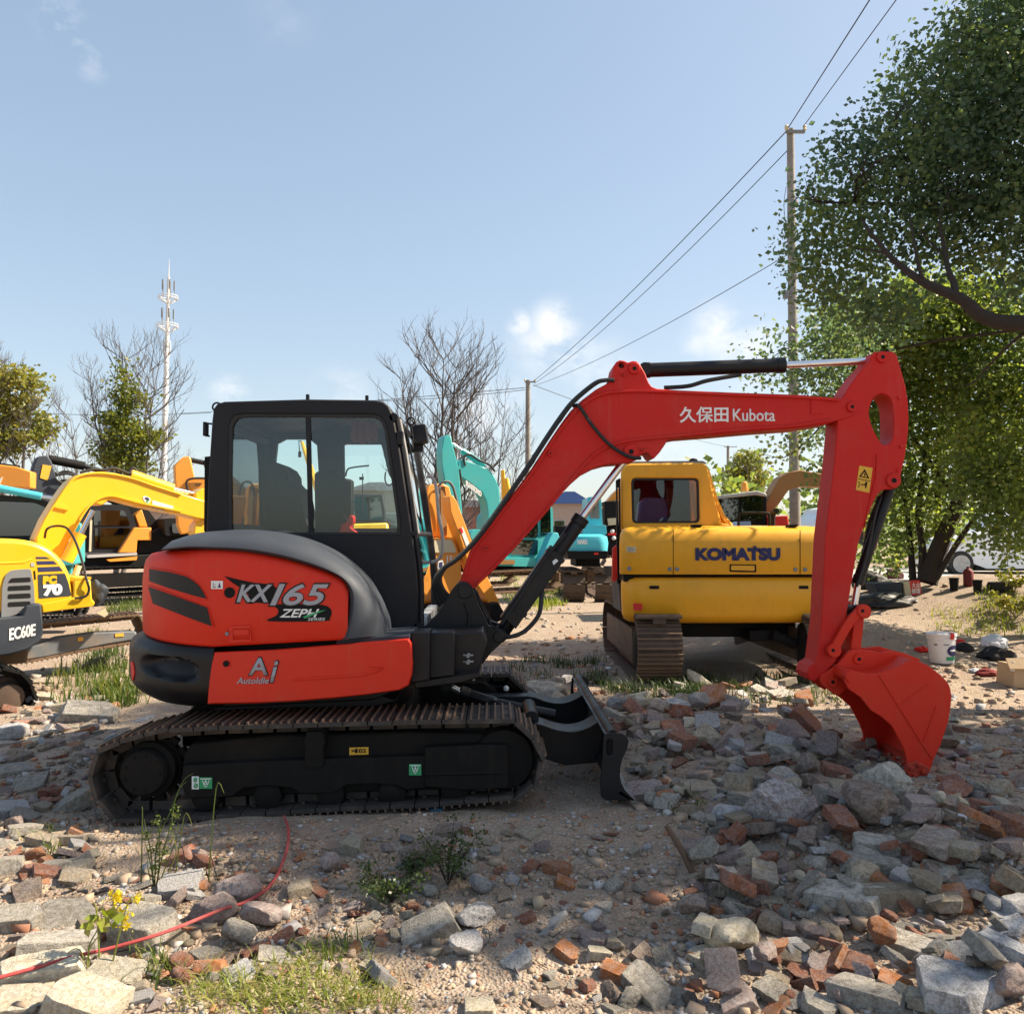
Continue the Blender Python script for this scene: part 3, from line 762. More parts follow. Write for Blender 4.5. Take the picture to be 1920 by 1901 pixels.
b.obj('mirror', MT['cab'], MX)
b = B(); c = P(750, 821, YC0); b.box((c.x, YC0+.02, c.z), (.04, .07, .085), bev=.01); b.obj('work_lamp', MT['cab'], MX)
b = B(); b.tube([P(397, 795, 5.5), P(385, 793, 5.5), P(384, 816, 5.5), P(393, 818, 5.5)], .007, 6); b.box(P(386, 805, 5.5), (.02, .06, .09), bev=.005); b.obj('rear_mirror', MT['cab'], MX)
b = B(); b.tube(cat_rom([P(800, 893, 6.35), P(811, 896, 6.35), (P(818, 915, 6.35)), P(822, 960, 6.35), P(829, 1000, 6.35), P(829, 1035, 6.35), P(820, 1050, 6.35), P(808, 1054, 6.35)], 5), .013, 8); b.obj('handrail', MT['grey'], MX)
# inside: seat, armrest, levers, monitor, console
SEAT = B(); cs = P(528, 900, 6.0)
prof = [P(u, v, 6.0) for u, v in ((505, 875), (513, 869), (530, 871), (545, 880), (553, 893), (554, 905), (560, 912), (572, 920), (585, 985), (640, 1008), (640, 1040), (520, 1040), (512, 980), (514, 920), (508, 900))]
SEAT.plate([(p.x, p.z) for p in prof], [], 5.78, 6.22)
SEAT.obj('seat', MT['matte'], MX, bev=.03)
b = B(); q = [P(u, v, 5.95) for u, v in ((602, 1010), (600, 892), (606, 888), (646, 887), (650, 900), (668, 902), (668, 1010))]; b.plate([(p.x, p.z) for p in q], [], 5.75, 5.85); 
q = [P(u, v, 6.2) for u, v in ((430, 1000), (431, 870), (450, 868), (462, 880), (463, 1000))]; b.plate([(p.x, p.z) for p in q], [], 5.65, 6.1)
b.obj('side_console', MT['matte'], MX, bev=.015)
b = B(); b.tube(cat_rom([P(648, 893, 5.9), P(652, 880, 5.9), P(665, 876, 5.9), P(692, 873, 5.9)], 4), .006, 6)
b.tube(cat_rom([P(636, 914, 5.8), P(646, 918, 5.8), P(650, 940, 5.8), P(652, 985, 5.8)], 4), .010, 8); b.tube([P(640, 950, 5.75), P(655, 985, 5.75)], .006, 6); b.tube([P(680, 888, 6.1), P(680, 960, 6.1)], .004, 6); b.box(P(678, 897, 6.1), (.03, .02, .02)); b.box(P(661, 942, 5.8), (.012, .012, .012))
b.tube(cat_rom([P(723, 885, 6.3), P(722, 900, 6.3), P(728, 910, 6.3), P(736, 906, 6.3)], 4), .006, 6)
b.obj('control_levers', MT['rubber'], MX)
b = B(); q = cat_rom([P(u, v, 5.7) for u, v in ((640, 1004), (644, 985), (655, 978), (658, 967), (665, 968), (666, 980), (660, 988), (668, 996), (680, 1004))], 3)
b.plate([(p[0], p[2]) for p in q], [], 5.62, 5.72); b.obj('red_lever_boot', MT['red'], MX, bev=.012)
b = B()
for i, (u, w, v0, v1) in enumerate(((664, 10, 786, 828), (676, 14, 788, 830), (691, 13, 786, 829), (701, 8, 790, 826))):
    b.pp(rndpoly([(u-w*.5, v0), (u+w*.5, v0+1), (u+w*.45, v1), (u-w*.5, v1-1)], 4), 5.6, 5.58+.02*(i % 2), 5.66+.02*(i % 2))
b.obj('red_brown_folds', paint('red_brown_matte', (.16, .035, .022), .8, .4, (.05, .02, .02)), MX, bev=.012)  # reddish-brown upright strips just inside the side window

# ---------------------------------------------------------------- boom bracket
b = B()
br = [(787, 1181), (805, 1167), (820, 1152), (836, 1127), (847, 1106), (856, 1095), (866, 1090), (876, 1091), (885, 1099), (891, 1113), (897, 1133), (909, 1156), (916, 1172), (934, 1178), (946, 1184), (950, 1192), (944, 1201), (921, 1222), (905, 1243), (896, 1262), (870, 1269), (806, 1275)]
b.pp(br, 5.5, 5.46, 5.52); b.pp(br, 5.5, 5.84, 5.90)
b.pp([(787, 1184), (840, 1150), (895, 1150), (905, 1170), (890, 1255), (806, 1270)], 5.5, 5.52, 5.84)
b.pp([(836, 1183), (856, 1181), (858, 1187), (838, 1189)], 5.4, 5.35, 5.5)
c = P(872, 1108, 5.5); b.cyl((c.x, 5.44, c.z), (c.x, 5.92, c.z), .045)
c = P(935, 1192, 5.5); b.cyl((c.x, 5.44, c.z), (c.x, 5.92, c.z), .035)
b.tube(cat_rom([P(893, 1108, 5.44), P(903, 1130, 5.44), P(915, 1152, 5.44), P(921, 1172, 5.44), P(935, 1177, 5.44)], 4), .008, 6)
b.tube([P(871, 1130, 5.45), P(880, 1150, 5.45), P(876, 1190, 5.45), P(880, 1250, 5.45)], .010, 6)
b.obj('swing_bracket', MT['black'], MX, bev=.008)

# ---------------------------------------------------------------- boom
BYT = 5.55
def c4(x, y): return (800+x/2.743, 640+y/2.743)
bo_top = [(862, 1090), (880, 1034), (900, 1006), (920, 979), (955, 934), (990, 888), (1033, 822), (1052, 794), (1070, 770), (1092, 749), (1117, 730), (1141, 717)]
ear = [(1148, 702), (1151, 686), (1156, 678), (1163, 674.5), (1171, 675.5), (1178, 679), (1186, 676), (1194, 676.5), (1200, 681), (1210, 698), (1217, 716), (1223, 724), (1232, 728)]
bo_r = [(1274, 731), (1383, 735.5), (1500, 739.5), (1579, 746), (1596, 749), (1606, 757), (1609, 766), (1605, 777), (1595, 782), (1579, 786), (1550, 795), (1494, 803), (1420, 808), (1340, 815), (1274, 820), (1252, 824)]
tab = [(1250, 830), (1238, 848), (1226.5, 860), (1221, 856), (1216, 848), (1205, 850), (1198, 860), (1185, 866)]
bo_b = [(1164, 868), (1139, 870), (1117, 876), (1092, 889), (1070, 908), (1045, 935), (1019, 968), (960, 1034), (925, 1070), (891, 1102), (880, 1108), (868, 1104)]
BO = thing  # placeholder to keep name
b = B(); b.pp(bo_top+ear+bo_r+tab+bo_b, BYT, 5.565, 5.795, holes=[circ_px(1166, 684, 5.5, 0, 330, 12)])
BOOM = b.obj('boom', MT['red'], MX, bev=.006)
# flanges: raised plate edges along the top and bottom of the box
def ribbon(px, wpx, Yt, Y0, Y1, side=1):
    pts = [Vector((p[0], p[1])) for p in px]; o = []
    for i, p in enumerate(pts):
        d = (pts[min(i+1, len(pts)-1)]-pts[max(i-1, 0)]).normalized(); n = Vector((-d.y, d.x))*side
        o.append(p+n*wpx)
    return B().pp([tuple(p) for p in pts]+[tuple(p) for p in reversed(o)], Yt, Y0, Y1)
tl = cat_rom([(870, 1078), (882, 1036), (922, 981), (992, 889), (1035, 823), (1072, 775), (1100, 750), (1130, 736), (1160, 732), (1200, 731), (1274, 733), (1383, 738), (1500, 742), (1575, 748)], 5)
ribbon(tl, 5, BYT, 5.545, 5.815).obj('boom_top_flange', MT['red'], BOOM, bev=.003)
bl = cat_rom([(895, 1098), (962, 1031), (1021, 965), (1050, 930), (1080, 893), (1115, 855), (1150, 836), (1190, 827), (1252, 821), (1340, 812), (1420, 805), (1494, 800), (1560, 789)], 5)
ribbon(bl, -4.5, BYT, 5.545, 5.815).obj('boom_lower_flange', MT['red'], BOOM, bev=.003)
def boss(u, v, r, Y, mat, parent, h=.012, n=24, hole=True):
    b = B(); c = P(u, v, Y); rr = r*Y/F0
    b.lathe([(rr*.30, Y+.004), (rr*.34, Y-h), (rr*.92, Y-h), (rr, Y-h*.6), (rr, Y+.01)], (c.x, 0, c.z), n=n); o = b.obj('pin_boss', mat, parent)
    if hole: b = B(); b.cyl((c.x, Y-h-.0015, c.z), (c.x, Y, c.z), rr*.33, n=12); b.obj('pin', MT['matte'], o if parent.parent is None else parent)
for (u, v, r) in ((1189, 691.5, 11), (1183, 847, 14), (1597, 763, 10), (1032, 850, 5.5), (912, 1027, 5.5), (1168, 702, 4), (1205, 842, 4)): boss(u, v, r, 5.560, MT['red'], BOOM)
B().pp([(1521, 745), (1545, 748), (1548, 760), (1544, 775), (1521, 776)], 5.56, 5.558, 5.57).obj('wear_plate', MT['red'], BOOM)
# lettering on the boom
text_px('brand_lettering_characters', '久保田', (1275, 764, 1365, 792), 5.5645, MT['white'], BOOM, bold=.0, tilt=0.004, fat=.0022)
text_px('brand_lettering', 'Kubota', (1374, 767, 1453, 790), 5.5645, MT['white'], BOOM, bold=.012)

# arm
ar = [(1633, 678), (1637, 665), (1644, 658.5), (1656, 657), (1678, 657.6), (1685, 664), (1690, 680), (1696, 702), (1702, 725), (1706.5, 754), (1707.5, 782), (1706.5, 812), (1701, 853), (1692.5, 892), (1692, 905), (1686, 914), (1676, 917), (1664, 917), (1655, 920), (1648, 928), (1643, 937), (1627, 975), (1613, 1018), (1600, 1094.5), (1591, 1151), (1576, 1227), (1571, 1240), (1560, 1252), (1545, 1268), (1533, 1278), (1520, 1276), (1515, 1264), (1520, 1250), (1533, 1242), (1543, 1165), (1550, 1009), (1567, 867), (1573, 800), (1575, 760), (1582, 745), (1596, 722), (1612, 700)]
c6 = lambda x, y: (1380+x/3.52, 640+y/3.52)
hl = cat_rom([c6(*p) for p in ((905, 400), (930, 358), (980, 342), (1028, 370), (1050, 440), (1055, 560), (1048, 640), (1012, 680), (975, 672), (940, 620), (905, 545), (890, 465))], 3, True)
b = B(); b.pp(ar, BYT, 5.575, 5.785, holes=[hl]); ARM = b.obj('arm', MT['red'], MX, bev=.007)
for (u, v, r) in ((1654, 670, 11), (1675, 901, 14)): boss(u, v, r, 5.57, MT['red'], ARM)
for (u, v) in ((1686, 746), (1690, 837), (1684, 881)): c = P(u, v, 5.57); B().sphere((c.x, 5.572, c.z), .014, (1, .5, 1), 2).obj('rivet', MT['red'], ARM)
b = B(); L = [c6(*p) for p in ((935, 745), (925, 900), (880, 1080), (845, 1240), (842, 1250), (875, 1080), (920, 900), (930, 745))]
b.pp([(x, y) for x, y in L], 5.57, 5.568, 5.58); b.obj('weld_seam', MT['red'], ARM)
wl = [c6(*p) for p in ((815, 820), (903, 835), (880, 1000), (792, 980))]
a = B().pp(wl, 5.57, 5.572, 5.576).obj('warning_label', MT['yel_st'], ARM)
tri = [c6(*p) for p in ((850, 843), (880, 905), (813, 893))]; tri2 = [c6(*p) for p in ((850, 858), (868, 897), (825, 889))]
B().pp(tri, 5.57, 5.5695, 5.573, [tri2]).obj('label_triangle', MT['matte'], a)
B().pp([c6(*p) for p in ((851, 866), (855, 880), (850, 892), (846, 880))], 5.57, 5.5695, 5.573).obj('label_mark', MT['matte'], a)
b = B(); b.pp([c6(*p) for p in ((806, 905), (886, 920), (886, 924), (806, 909))], 5.57, 5.5695, 5.573)
b.pp([c6(*p) for p in ((858, 925), (868, 930), (864, 945), (860, 968), (852, 968), (854, 950), (825, 948), (822, 942), (850, 942))], 5.57, 5.5695, 5.573)
b.pp([c6(*p) for p in ((805, 925), (816, 927), (814, 962), (803, 960), (803, 957), (811, 958), (813, 930), (805, 928))], 5.57, 5.5695, 5.573)
b.obj('label_pictogram', MT['matte'], a)

# cylinders
def hyd(name, p_base, p_mid, p_end, Y, rb, rr, parent, coll=True, m='black'):
    A, M_, E_ = P(*p_base, Y), P(*p_mid, Y), P(*p_end, Y)
    root = B().tube([A, A+(M_-A)*.02, M_-(M_-A)*.02, M_], [rb*.9, rb, rb, rb*.92], 24)
    d = (M_-A).normalized()
    root.tube([M_-d*.05, M_-d*.045, M_+d*.008, M_+d*.012], [rb, rb*1.12, rb*1.12, rb], 24)
    root.tube([A-d*.0, A+d*.04], [rb*1.1, rb*1.1], 24)
    c = root.obj(name, MT[m], parent)
    B().cyl(M_-d*.02, E_, rr, n=20).obj('cylinder_rod', MT['chrome'], c)
    B().cyl((E_.x, Y-.06, E_.z), (E_.x, Y+.06, E_.z), rr*1.9).obj('cylinder_eye', MT[m], c); B().cyl((A.x, Y-.06, A.z), (A.x, Y+.06, A.z), rb*.9).obj('cylinder_eye', MT[m], c)
    return c
ac = hyd('arm_cylinder', (1207, 694.5), (1468, 685), (1640, 676), 5.68, .048, .024, MX)
sticker((0, 0, 1, 1), 5, MT['black'], 'x', None) if False else None
bc = hyd('boom_cylinder', (938, 1190), (1090, 972), (1182, 848), 5.68, .050, .026, MX)
b = B()
d = (P(1090, 972, 5.68)-P(938, 1190, 5.68)).normalized(); nrm = Vector((-d.z, 0, d.x))
A0 = P(938, 1190, 5.68)
pl = lambda t, s: ((A0+(P(1090, 972, 5.68)-A0)*t+nrm*s).x, (A0+(P(1090, 972, 5.68)-A0)*t+nrm*s).z)
b.plate([pl(.10, -.056), pl(.68, -.060), pl(.70, -.045), pl(.70, .060), pl(.12, .060)], [], 5.60, 5.615)
b.plate([pl(.10, .055), pl(.72, .055), pl(.72, .068), pl(.10, .068)], [], 5.60, 5.76)
for t in (.2, .66): b.plate([pl(t, -.065), pl(t+.03, -.065), pl(t+.03, .072), pl(t, .072)], [], 5.595, 5.765)
b.obj('cylinder_guard', MT['black'], bc, bev=.004)
B().plate([pl(.615, -.02), pl(.66, -.03), pl(.675, -.01), pl(.63, .0)], [], 5.597, 5.60).obj('cylinder_sticker', MT['white'], bc)
bk = hyd('bucket_cylinder', (1672, 905), (1608, 1092), (1600, 1145), 5.68, .036, .022, MX)
b = B(); b.tube(cat_rom([P(1655, 925, 5.68), P(1642, 960, 5.64), P(1632, 1010, 5.62), P(1618, 1065, 5.62), P(1606, 1100, 5.62)], 4), .010, 7); b.tube(cat_rom([P(1650, 930, 5.7), P(1632, 975, 5.72), P(1622, 1020, 5.74), P(1612, 1070, 5.74)], 4), .012, 7); b.obj('arm_hoses', MT['rubber'], MX)
# hoses
hz = [(1156, 716), (1140, 716), (1121, 722), (1084, 752), (1062, 778), (1033, 820), (990, 886), (920, 986), (884, 1030), (858, 1054), (838, 1068), (829, 1088), (836, 1110), (850, 1124)]
b = B()
for i in range(4):
    off = (i-1.5)*.055; pts = []
    for k, (u, v) in enumerate(hz):
        w = max(0, (k-9))/4
        pts.append(P(u-4-i*.8-(i*6*w), v-3+(i*5*w), 5.62+off*1.0))
    b = B(); b.tube(cat_rom(pts, 5), .014, 8); b.obj('boom_hose', MT['rubber'], MX)
for (u, v) in ((1030, 826), (1062, 780), (988, 890), (1004, 868), (955, 936)):
    b = B(); p = P(u, v, 5.55); p2 = P(u-9, v-7, 5.55); b.box(((p.x+p2.x)/2, 5.68, (p.z+p2.z)/2), (.02, .26, .045), Matrix.Rotation(R(35), 3, 'Y')); b.obj('hose_clamp', MT['black'], MX)
b = B(); b.tube(cat_rom([P(*q) for q in ((1076, 762, 5.60), (1086, 762, 5.53), (1110, 797, 5.525), (1139, 830, 5.525), (1165, 849, 5.53), (1186, 858, 5.53), (1201, 859, 5.55))], 5), .012, 8); b.obj('boom_hose', MT['rubber'], MX); b = B()
b.tube(cat_rom([P(*q) for q in ((1388, 703, 5.66), (1369, 706, 5.62), (1325, 714, 5.60), (1290, 724, 5.60), (1245, 727, 5.62))], 5), .014, 8); b.obj('cylinder_hose', MT['rubber'], MX); b = B()
b.tube(cat_rom([P(*q) for q in ((1017, 1095, 5.66), (1015, 1125, 5.6), (1009, 1155, 5.58), (984, 1183, 5.55), (960, 1193, 5.52), (946, 1194, 5.52))], 5), .015, 8); b.obj('cylinder_hose', MT['rubber'], MX); b = B()
b.tube(cat_rom([P(*q) for q in ((940, 1170, 5.57), (975, 1120, 5.58), (1010, 1065, 5.585), (1040, 1025, 5.59), (1060, 1000, 5.6))], 5), .010, 7)
b.obj('cylinder_hose', MT['rubber'], MX)

# ---------------------------------------------------------------- bucket linkage and bucket
cb = lambda x, y: (1450+x/3.96, 1050+y/3.96)
def link(px_line, wpx, Yt, Y0, Y1, name, parent, mat='red'):
    pts = [Vector(p) for p in px_line]; L, Rr = [], []
    for i, p in enumerate(pts):
        d = (pts[min(i+1, len(pts)-1)]-pts[max(i-1, 0)]).normalized(); n = Vector((-d.y, d.x))*wpx
        L.append(tuple(p+n)); Rr.append(tuple(p-n))
    a0 = math.atan2((pts[0]-pts[1]).y, (pts[0]-pts[1]).x); a1 = math.atan2((pts[-1]-pts[-2]).y, (pts[-1]-pts[-2]).x)
    capA = [(pts[0].x+wpx*1.25*math.cos(a0+t), pts[0].y+wpx*1.25*math.sin(a0+t)) for t in np.linspace(1.4, -1.4, 9)]
    capB = [(pts[-1].x+wpx*1.25*math.cos(a1+t), pts[-1].y+wpx*1.25*math.sin(a1+t)) for t in np.linspace(1.4, -1.4, 9)]
    b = B(); b.pp([tuple(p) for p in L]+list(reversed(capB))[::-1]+list(reversed(Rr))+list(capA), Yt, Y0, Y1)
    return b
pt1 = cb(452, 672); pt2 = cb(672, 378); pt3 = cb(632, 733); pt4 = cb(437, 902)
ln = cat_rom([pt1, cb(490, 600), cb(560, 480), cb(620, 410), pt2], 4)
for Y0, Y1 in ((5.53, 5.565), (5.795, 5.83)):
    lb = link(ln, 8, 5.53, Y0, Y1, 'x', MX)
    for u, v in (pt1, pt2): c = P(u, v, 5.53); lb.cyl((c.x, Y0-.012, c.z), (c.x, Y1, c.z), .044, n=24)
    lo = lb.obj('side_link', MT['orange'], MX, bev=.004)
    d = B()
    for u, v in (pt1, pt2): c = P(u, v, 5.5); d.cyl((c.x, Y0-.015, c.z), (c.x, Y0, c.z), .011, n=12)
    d.obj('link_pins', MT['matte'], lo)
b = link([(1612, 1150), (1608, 1190), (1603, 1235)], 9.5, 5.6, 5.60, 5.76, 'x', MX)
c = P(1618, 1147, 5.6); b.cyl((c.x, 5.565, c.z), (c.x, 5.795, c.z), .042, n=20)
b.obj('bucket_link', MT['orange'], MX, bev=.006)

YB0, YB1 = 5.36, 6.00
be = [cb(*p) for p in ((350, 860), (395, 832), (440, 800), (480, 770), (520, 720), (555, 680), (590, 662), (640, 660), (720, 674), (800, 685), (850, 677), (900, 672), (1000, 700), (1100, 740), (1000, 790), (820, 850), (700, 850), (590, 900), (545, 950), (480, 1008), (440, 985), (360, 925), (345, 890))]
BK = B()
for Y0, Y1 in ((5.555, 5.585), (5.775, 5.805)): BK.pp(be, 5.56, Y0, Y1)
BE = BK.obj('bucket', MT['orange'], MX, bev=.005)
for (u, v) in (pt3, pt4): boss(u, v, 10, 5.552, MT['orange'], BE)
side = [cb(*p) for p in ((545, 830), (575, 812), (620, 828), (700, 845), (780, 852), (870, 830), (960, 782), (1030, 735), (1140, 775), (1240, 850), (1290, 900), (1315, 950), (1325, 1010), (1318, 1090), (1300, 1200), (1270, 1290), (1240, 1380), (1190, 1480), (1172, 1540), (1150, 1590), (1060, 1600), (1000, 1560), (985, 1450), (955, 1370), (880, 1230), (800, 1160), (730, 1120), (690, 1070), (650, 1020), (600, 985), (560, 960), (530, 900))]
sx = [((q := P(u, v, YB0)).x, q.z) for u, v in side]
B().plate(sx, [], YB0, YB0+.022).obj('bucket_side_plate', MT['orange'], BE, bev=.004); B().plate(sx, [], YB1-.022, YB1).obj('bucket_side_plate', MT['orange'], BE, bev=.004)
# curved shell: from the top front edge round the back to the lip
back = [cb(*p) for p in ((545, 850), (600, 838), (700, 845), (790, 840), (880, 810), (960, 775), (1030, 738), (1130, 778), (1235, 856), (1290, 905), (1313, 955), (1322, 1010), (1315, 1090), (1298, 1200), (1268, 1290), (1238, 1380), (1190, 1480), (1165, 1545), (1140, 1620), (1125, 1680))]
bx = [((q := P(u, v, YB0)).x, q.z) for u, v in cat_rom(back, 3)]
cxb, czb = P(*cb(950, 1150), YB0).x, P(*cb(950, 1150), YB0).z
bxi = []
for i, (x, z) in enumerate(bx):
    a_, c_ = bx[max(0, i-1)], bx[min(len(bx)-1, i+1)]; d = Vector((c_[0]-a_[0], c_[1]-a_[1])).normalized(); n = Vector((-d.y, d.x))
    if n.dot(Vector((cxb-x, czb-z))) < 0: n = -n
    bxi.append((x+n.x*.016, z+n.y*.016))
b = B()
yr = (YB0+.004, YB1-.004)
b.loft([[(x, y, z) for x, z in bx] for y in yr]); b.loft([[(x, y, z) for x, z in bxi] for y in yr])
for y in yr: b.loft([[(p[0], y, p[1]) for p in bx], [(p[0], y, p[1]) for p in bxi]])
for k in (0, -1): b._f([b.bm.verts.new(q) for q in ((bx[k][0], yr[0], bx[k][1]), (bx[k][0], yr[1], bx[k][1]), (bxi[k][0], yr[1], bxi[k][1]), (bxi[k][0], yr[0], bxi[k][1]))])
b.obj('bucket_shell', MT['orange'], BE, ang=50)
b = B()
b.pp([cb(*p) for p in ((780, 852), (790, 850), (935, 1080), (1110, 1360), (1185, 1465), (1178, 1478), (1100, 1362), (925, 1082))], YB0, YB0-.006, YB0+.004)
b.pp([cb(*p) for p in ((932, 1080), (1145, 915), (1150, 922), (936, 1088))], YB0, YB0-.005, YB0+.004)
b.pp([cb(*p) for p in ((1108, 1360), (1206, 1085), (1214, 1088), (1116, 1366))], YB0, YB0-.005, YB0+.004)
b.obj('weld_seams', MT['orange'], BE)
# side cutter and teeth
b = B()
b.pp([cb(*p) for p in ((985, 1500), (1060, 1485), (1140, 1530), (1150, 1580), (1110, 1650), (1010, 1620), (975, 1570))], YB0, YB0-.028, YB0+.01)
for (x, y) in ((1020, 1540), (1080, 1520), (1050, 1600), (1110, 1570)):
    c = P(*cb(x, y), YB0-.03); b.cyl((c.x, YB0-.048, c.z), (c.x, YB0, c.z), .016, n=6)
b.obj('side_cutter', MT['worn'], BE, bev=.005)
B().pp([cb(*p) for p in ((985, 1500), (1060, 1485), (1140, 1530), (1150, 1580), (1110, 1650), (1010, 1620), (975, 1570))], YB0, YB1-.01, YB1+.028).obj('side_cutter', MT['worn'], BE, bev=.005)
lipA, lipB = P(*cb(1080, 1600), YB0), P(*cb(1145, 1600), YB0)
for i in range(5):
    y = YB0+.05+i*(YB1-YB0-.10)/4
    b = B(); f = [(q.x, q.z) for q in (P(*cb(*p), YB0) for p in ((1060, 1560), (1155, 1590), (1140, 1690), (1128, 1730), (1095, 1760), (1060, 1740), (1030, 1700)))]
    b.plate(f, [], y-.035, y+.035); b.obj('tooth', MT['worn'], BE, bev=.008)
b = B(); b.pp([cb(*p) for p in ((985, 1440), (1150, 1570), (1140, 1620), (1020, 1600))], YB0, YB0+.02, YB1-.02) if False else None
b.pp([cb(*p) for p in ((1120, 1545), (1180, 1500), (1150, 1640), (1100, 1640))], YB0, YB0+.01, YB1-.01); b.obj('bucket_lip', MT['worn'], BE, bev=.004)
# torque tube at the near ear
b = B(); c = P(*cb(575, 850), YB0); b.cyl((c.x, YB0-.012, c.z-.01), (c.x, YB1, c.z-.01), .036, n=20); b.obj('mouth_tube', MT['orange'], BE)

# ---------------------------------------------------------------- dozer blade
c3 = lambda x, y: (700+x/3.169, 950+y/3.169)
ep = [c3(*p) for p in ((1372, 1365), (1385, 1347), (1410, 1342), (1480, 1348), (1508, 1365), (1518, 1392), (1508, 1440), (1480, 1500), (1470, 1540), (1466, 1600), (1474, 1640), (1500, 1690), (1565, 1755), (1530, 1745), (1375, 1742), (1352, 1720), (1350, 1640), (1362, 1500))]
es = rndpoly([c3(*p) for p in ((1386, 1382), (1422, 1382), (1422, 1480), (1386, 1480))], 6)
b = B()
for Y0, Y1 in ((4.70, 4.722), (6.638, 6.66)): B().pp(ep, 4.70, Y0, Y1, [es]).obj('blade_end_plate', MT['black'], MX, bev=.004)
fc = cat_rom([c3(*p) for p in ((1400, 1350), (1445, 1352), (1470, 1375), (1468, 1420), (1440, 1500), (1425, 1570), (1430, 1630), (1460, 1690), (1530, 1740))], 4)
bx = [((q := P(u, v, 4.70)).x, q.z) for u, v in fc]
b = B(); bi = [(x-.022, z-.004) for x, z in bx]
b.loft([[(x, y, z) for x, z in bx] for y in (4.715, 6.645)]); b.loft([[(x, y, z) for x, z in bi] for y in (4.715, 6.645)])
c = P(*c3(1425, 1362), 4.70); b.cyl((c.x, 4.72, c.z+.0), (c.x, 6.64, c.z+.0), .030, n=20)
c = P(*c3(1430, 1610), 4.70); b.cyl((c.x-.02, 4.72, c.z), (c.x-.02, 6.64, c.z), .03, n=16)
BL = b.obj('dozer_blade', MT['black'], MX)
b = B(); e = [P(*c3(*p), 4.7) for p in ((1470, 1690), (1565, 1755), (1560, 1760), (1455, 1700))]; b.plate([(q.x, q.z) for q in e], [], 4.70, 6.66); b.obj('cutting_edge', MT['grey'], BL)
# blade arms with curved top flanges
bxx = bx[len(bx)//2-6][0]-.02
for yA, yB in ((5.15, 5.33), (6.03, 6.21)):
    tpv = [c3(*p) for p in ((960, 1290), (1010, 1300), (1080, 1325), (1160, 1338), (1230, 1330), (1300, 1300), (1352, 1262))]
    t = [((q := P(u, v, 5.15)).x, q.z) for u, v in cat_rom(tpv, 4)]
    t = [(P(880, 1340, 5.15).x, t[0][1]+.0)] + t
    xe = max(bxx, t[-1][0])
    lo = [(xe, t[-1][1]), (xe, .16), (xe-.25, .14), (t[1][0], .20), (t[0][0], .22)]
    b = B(); b.plate(t+lo, [], yA+.02, yB-.02); b.obj('blade_arm', MT['black'], BL, bev=.006)
    b = B(); tt = [(x, z) for x, z in t[1:]]
    b.loft([[(x, y, z+.006) for x, z in tt] for y in (yA-.02, yB+.02)]); b.loft([[(x, y, z-.006) for x, z in tt] for y in (yA-.02, yB+.02)])
    for y in (yA-.02, yB+.02): b.loft([[(x, y, z+.006) for x, z in tt], [(x, y, z-.006) for x, z in tt]])
    b.obj('arm_flange', MT['black'], BL)
b = B(); c = P(1003, 1345, 5.2); b.cyl((c.x-.02, 5.22, c.z-.01), (c.x-.02, 5.62, c.z-.01), .045, n=20); b.obj('blade_cross_tube', MT['black'], BL)
hyd('blade_cylinder', (925, 1318), (866, 1298), (838, 1283), 5.68, .038, .02, MX)
b = B(); q0 = P(925, 1318, 5.68); b.cyl(q0, (P(1040, 1345, 5.68).x, 5.68, q0.z-.08), .036, n=16); b.obj('blade_cylinder_end', MT['black'], MX)
c = P(949, 1290.5, 6.2); B().sphere((c.x, 6.2, c.z), .022, (1, .6, 1)).obj('frame_cap', MT['white'], MX)
for o in (MX,): pass
# ================================================================ other excavators
def xform(o, m):
    o.data.transform(m); return o
def piece(name, px, Y, th, mat, parent, bev=0, holes=(), Yt=None, sh=0):
    b = B(); b.pp(px, Yt or Y, Y, Y+th, holes)
    if sh:
        for v in b.bm.verts: v.co.x += sh*(v.co.y-Y)
    return b.obj(name, MT[mat] if isinstance(mat, str) else mat, parent, bev=bev)
def rod(name, p0, p1, Y, r, mat, parent, n=14, r1=None):
    return B().cyl(P(*p0, Y), P(*p1, Y), r, r1, n=n).obj(name, MT[mat], parent)
def _(): pass
def wire_tube(name, px, Y, r, mat, parent, k=5, n=7):
    b = B(); b.tube(cat_rom([P(p[0], p[1], p[2] if len(p) > 2 else Y) for p in px], k), r, n); return b.obj(name, MT[mat], parent)

# ---- ochre machine behind the main boom, seen from the rear
KM = thing('yellow_excavator', 'ochre excavator seen from behind with dark blue lettering, between red boom and arm', 'excavator', (2.5, 9.8, 0))
def cwl(name, xL, xR, levels, Yf, depth, rx, mat, parent, bow=.03, n=40):
    """rear body: levels = (z, inset); ends rounded in plan with radius rx, slight bow"""
    rows = []; xm = (xL+xR)/2; hw = (xR-xL)/2
    st = [xL+rx*(1-math.cos(t)) for t in np.linspace(0, math.pi/2, 9)]
    st = st[:-1]+list(np.linspace(xL+rx, xR-rx, 14))[:-1]+[xR-rx*(1-math.cos(t)) for t in np.linspace(math.pi/2, 0, 9)]
    b = B()
    rows.append([(xL+ins*.6+(.15*depth if parent is KM else 0), Yf+depth, z) for z, ins in levels])
    for x in st:
        e = max(0, rx-min(x-xL, xR-x))/rx; y = Yf+rx*(1-math.sqrt(max(0, 1-e*e)))+bow*((x-xm)/hw)**2
        rows.append([(xm+(x-xm)*(1-ins*.6/hw), y+ins, z) for z, ins in levels])
    rows.append([(xR-ins*.6, Yf+depth, z) for z, ins in levels])
    b.loft(rows); b._f([b.bm.verts.new(r[-1]) for r in rows]); b._f([b.bm.verts.new(r[0]) for r in rows])
    return b.obj(name, MT[mat], parent, ang=50)
YK = 8.82
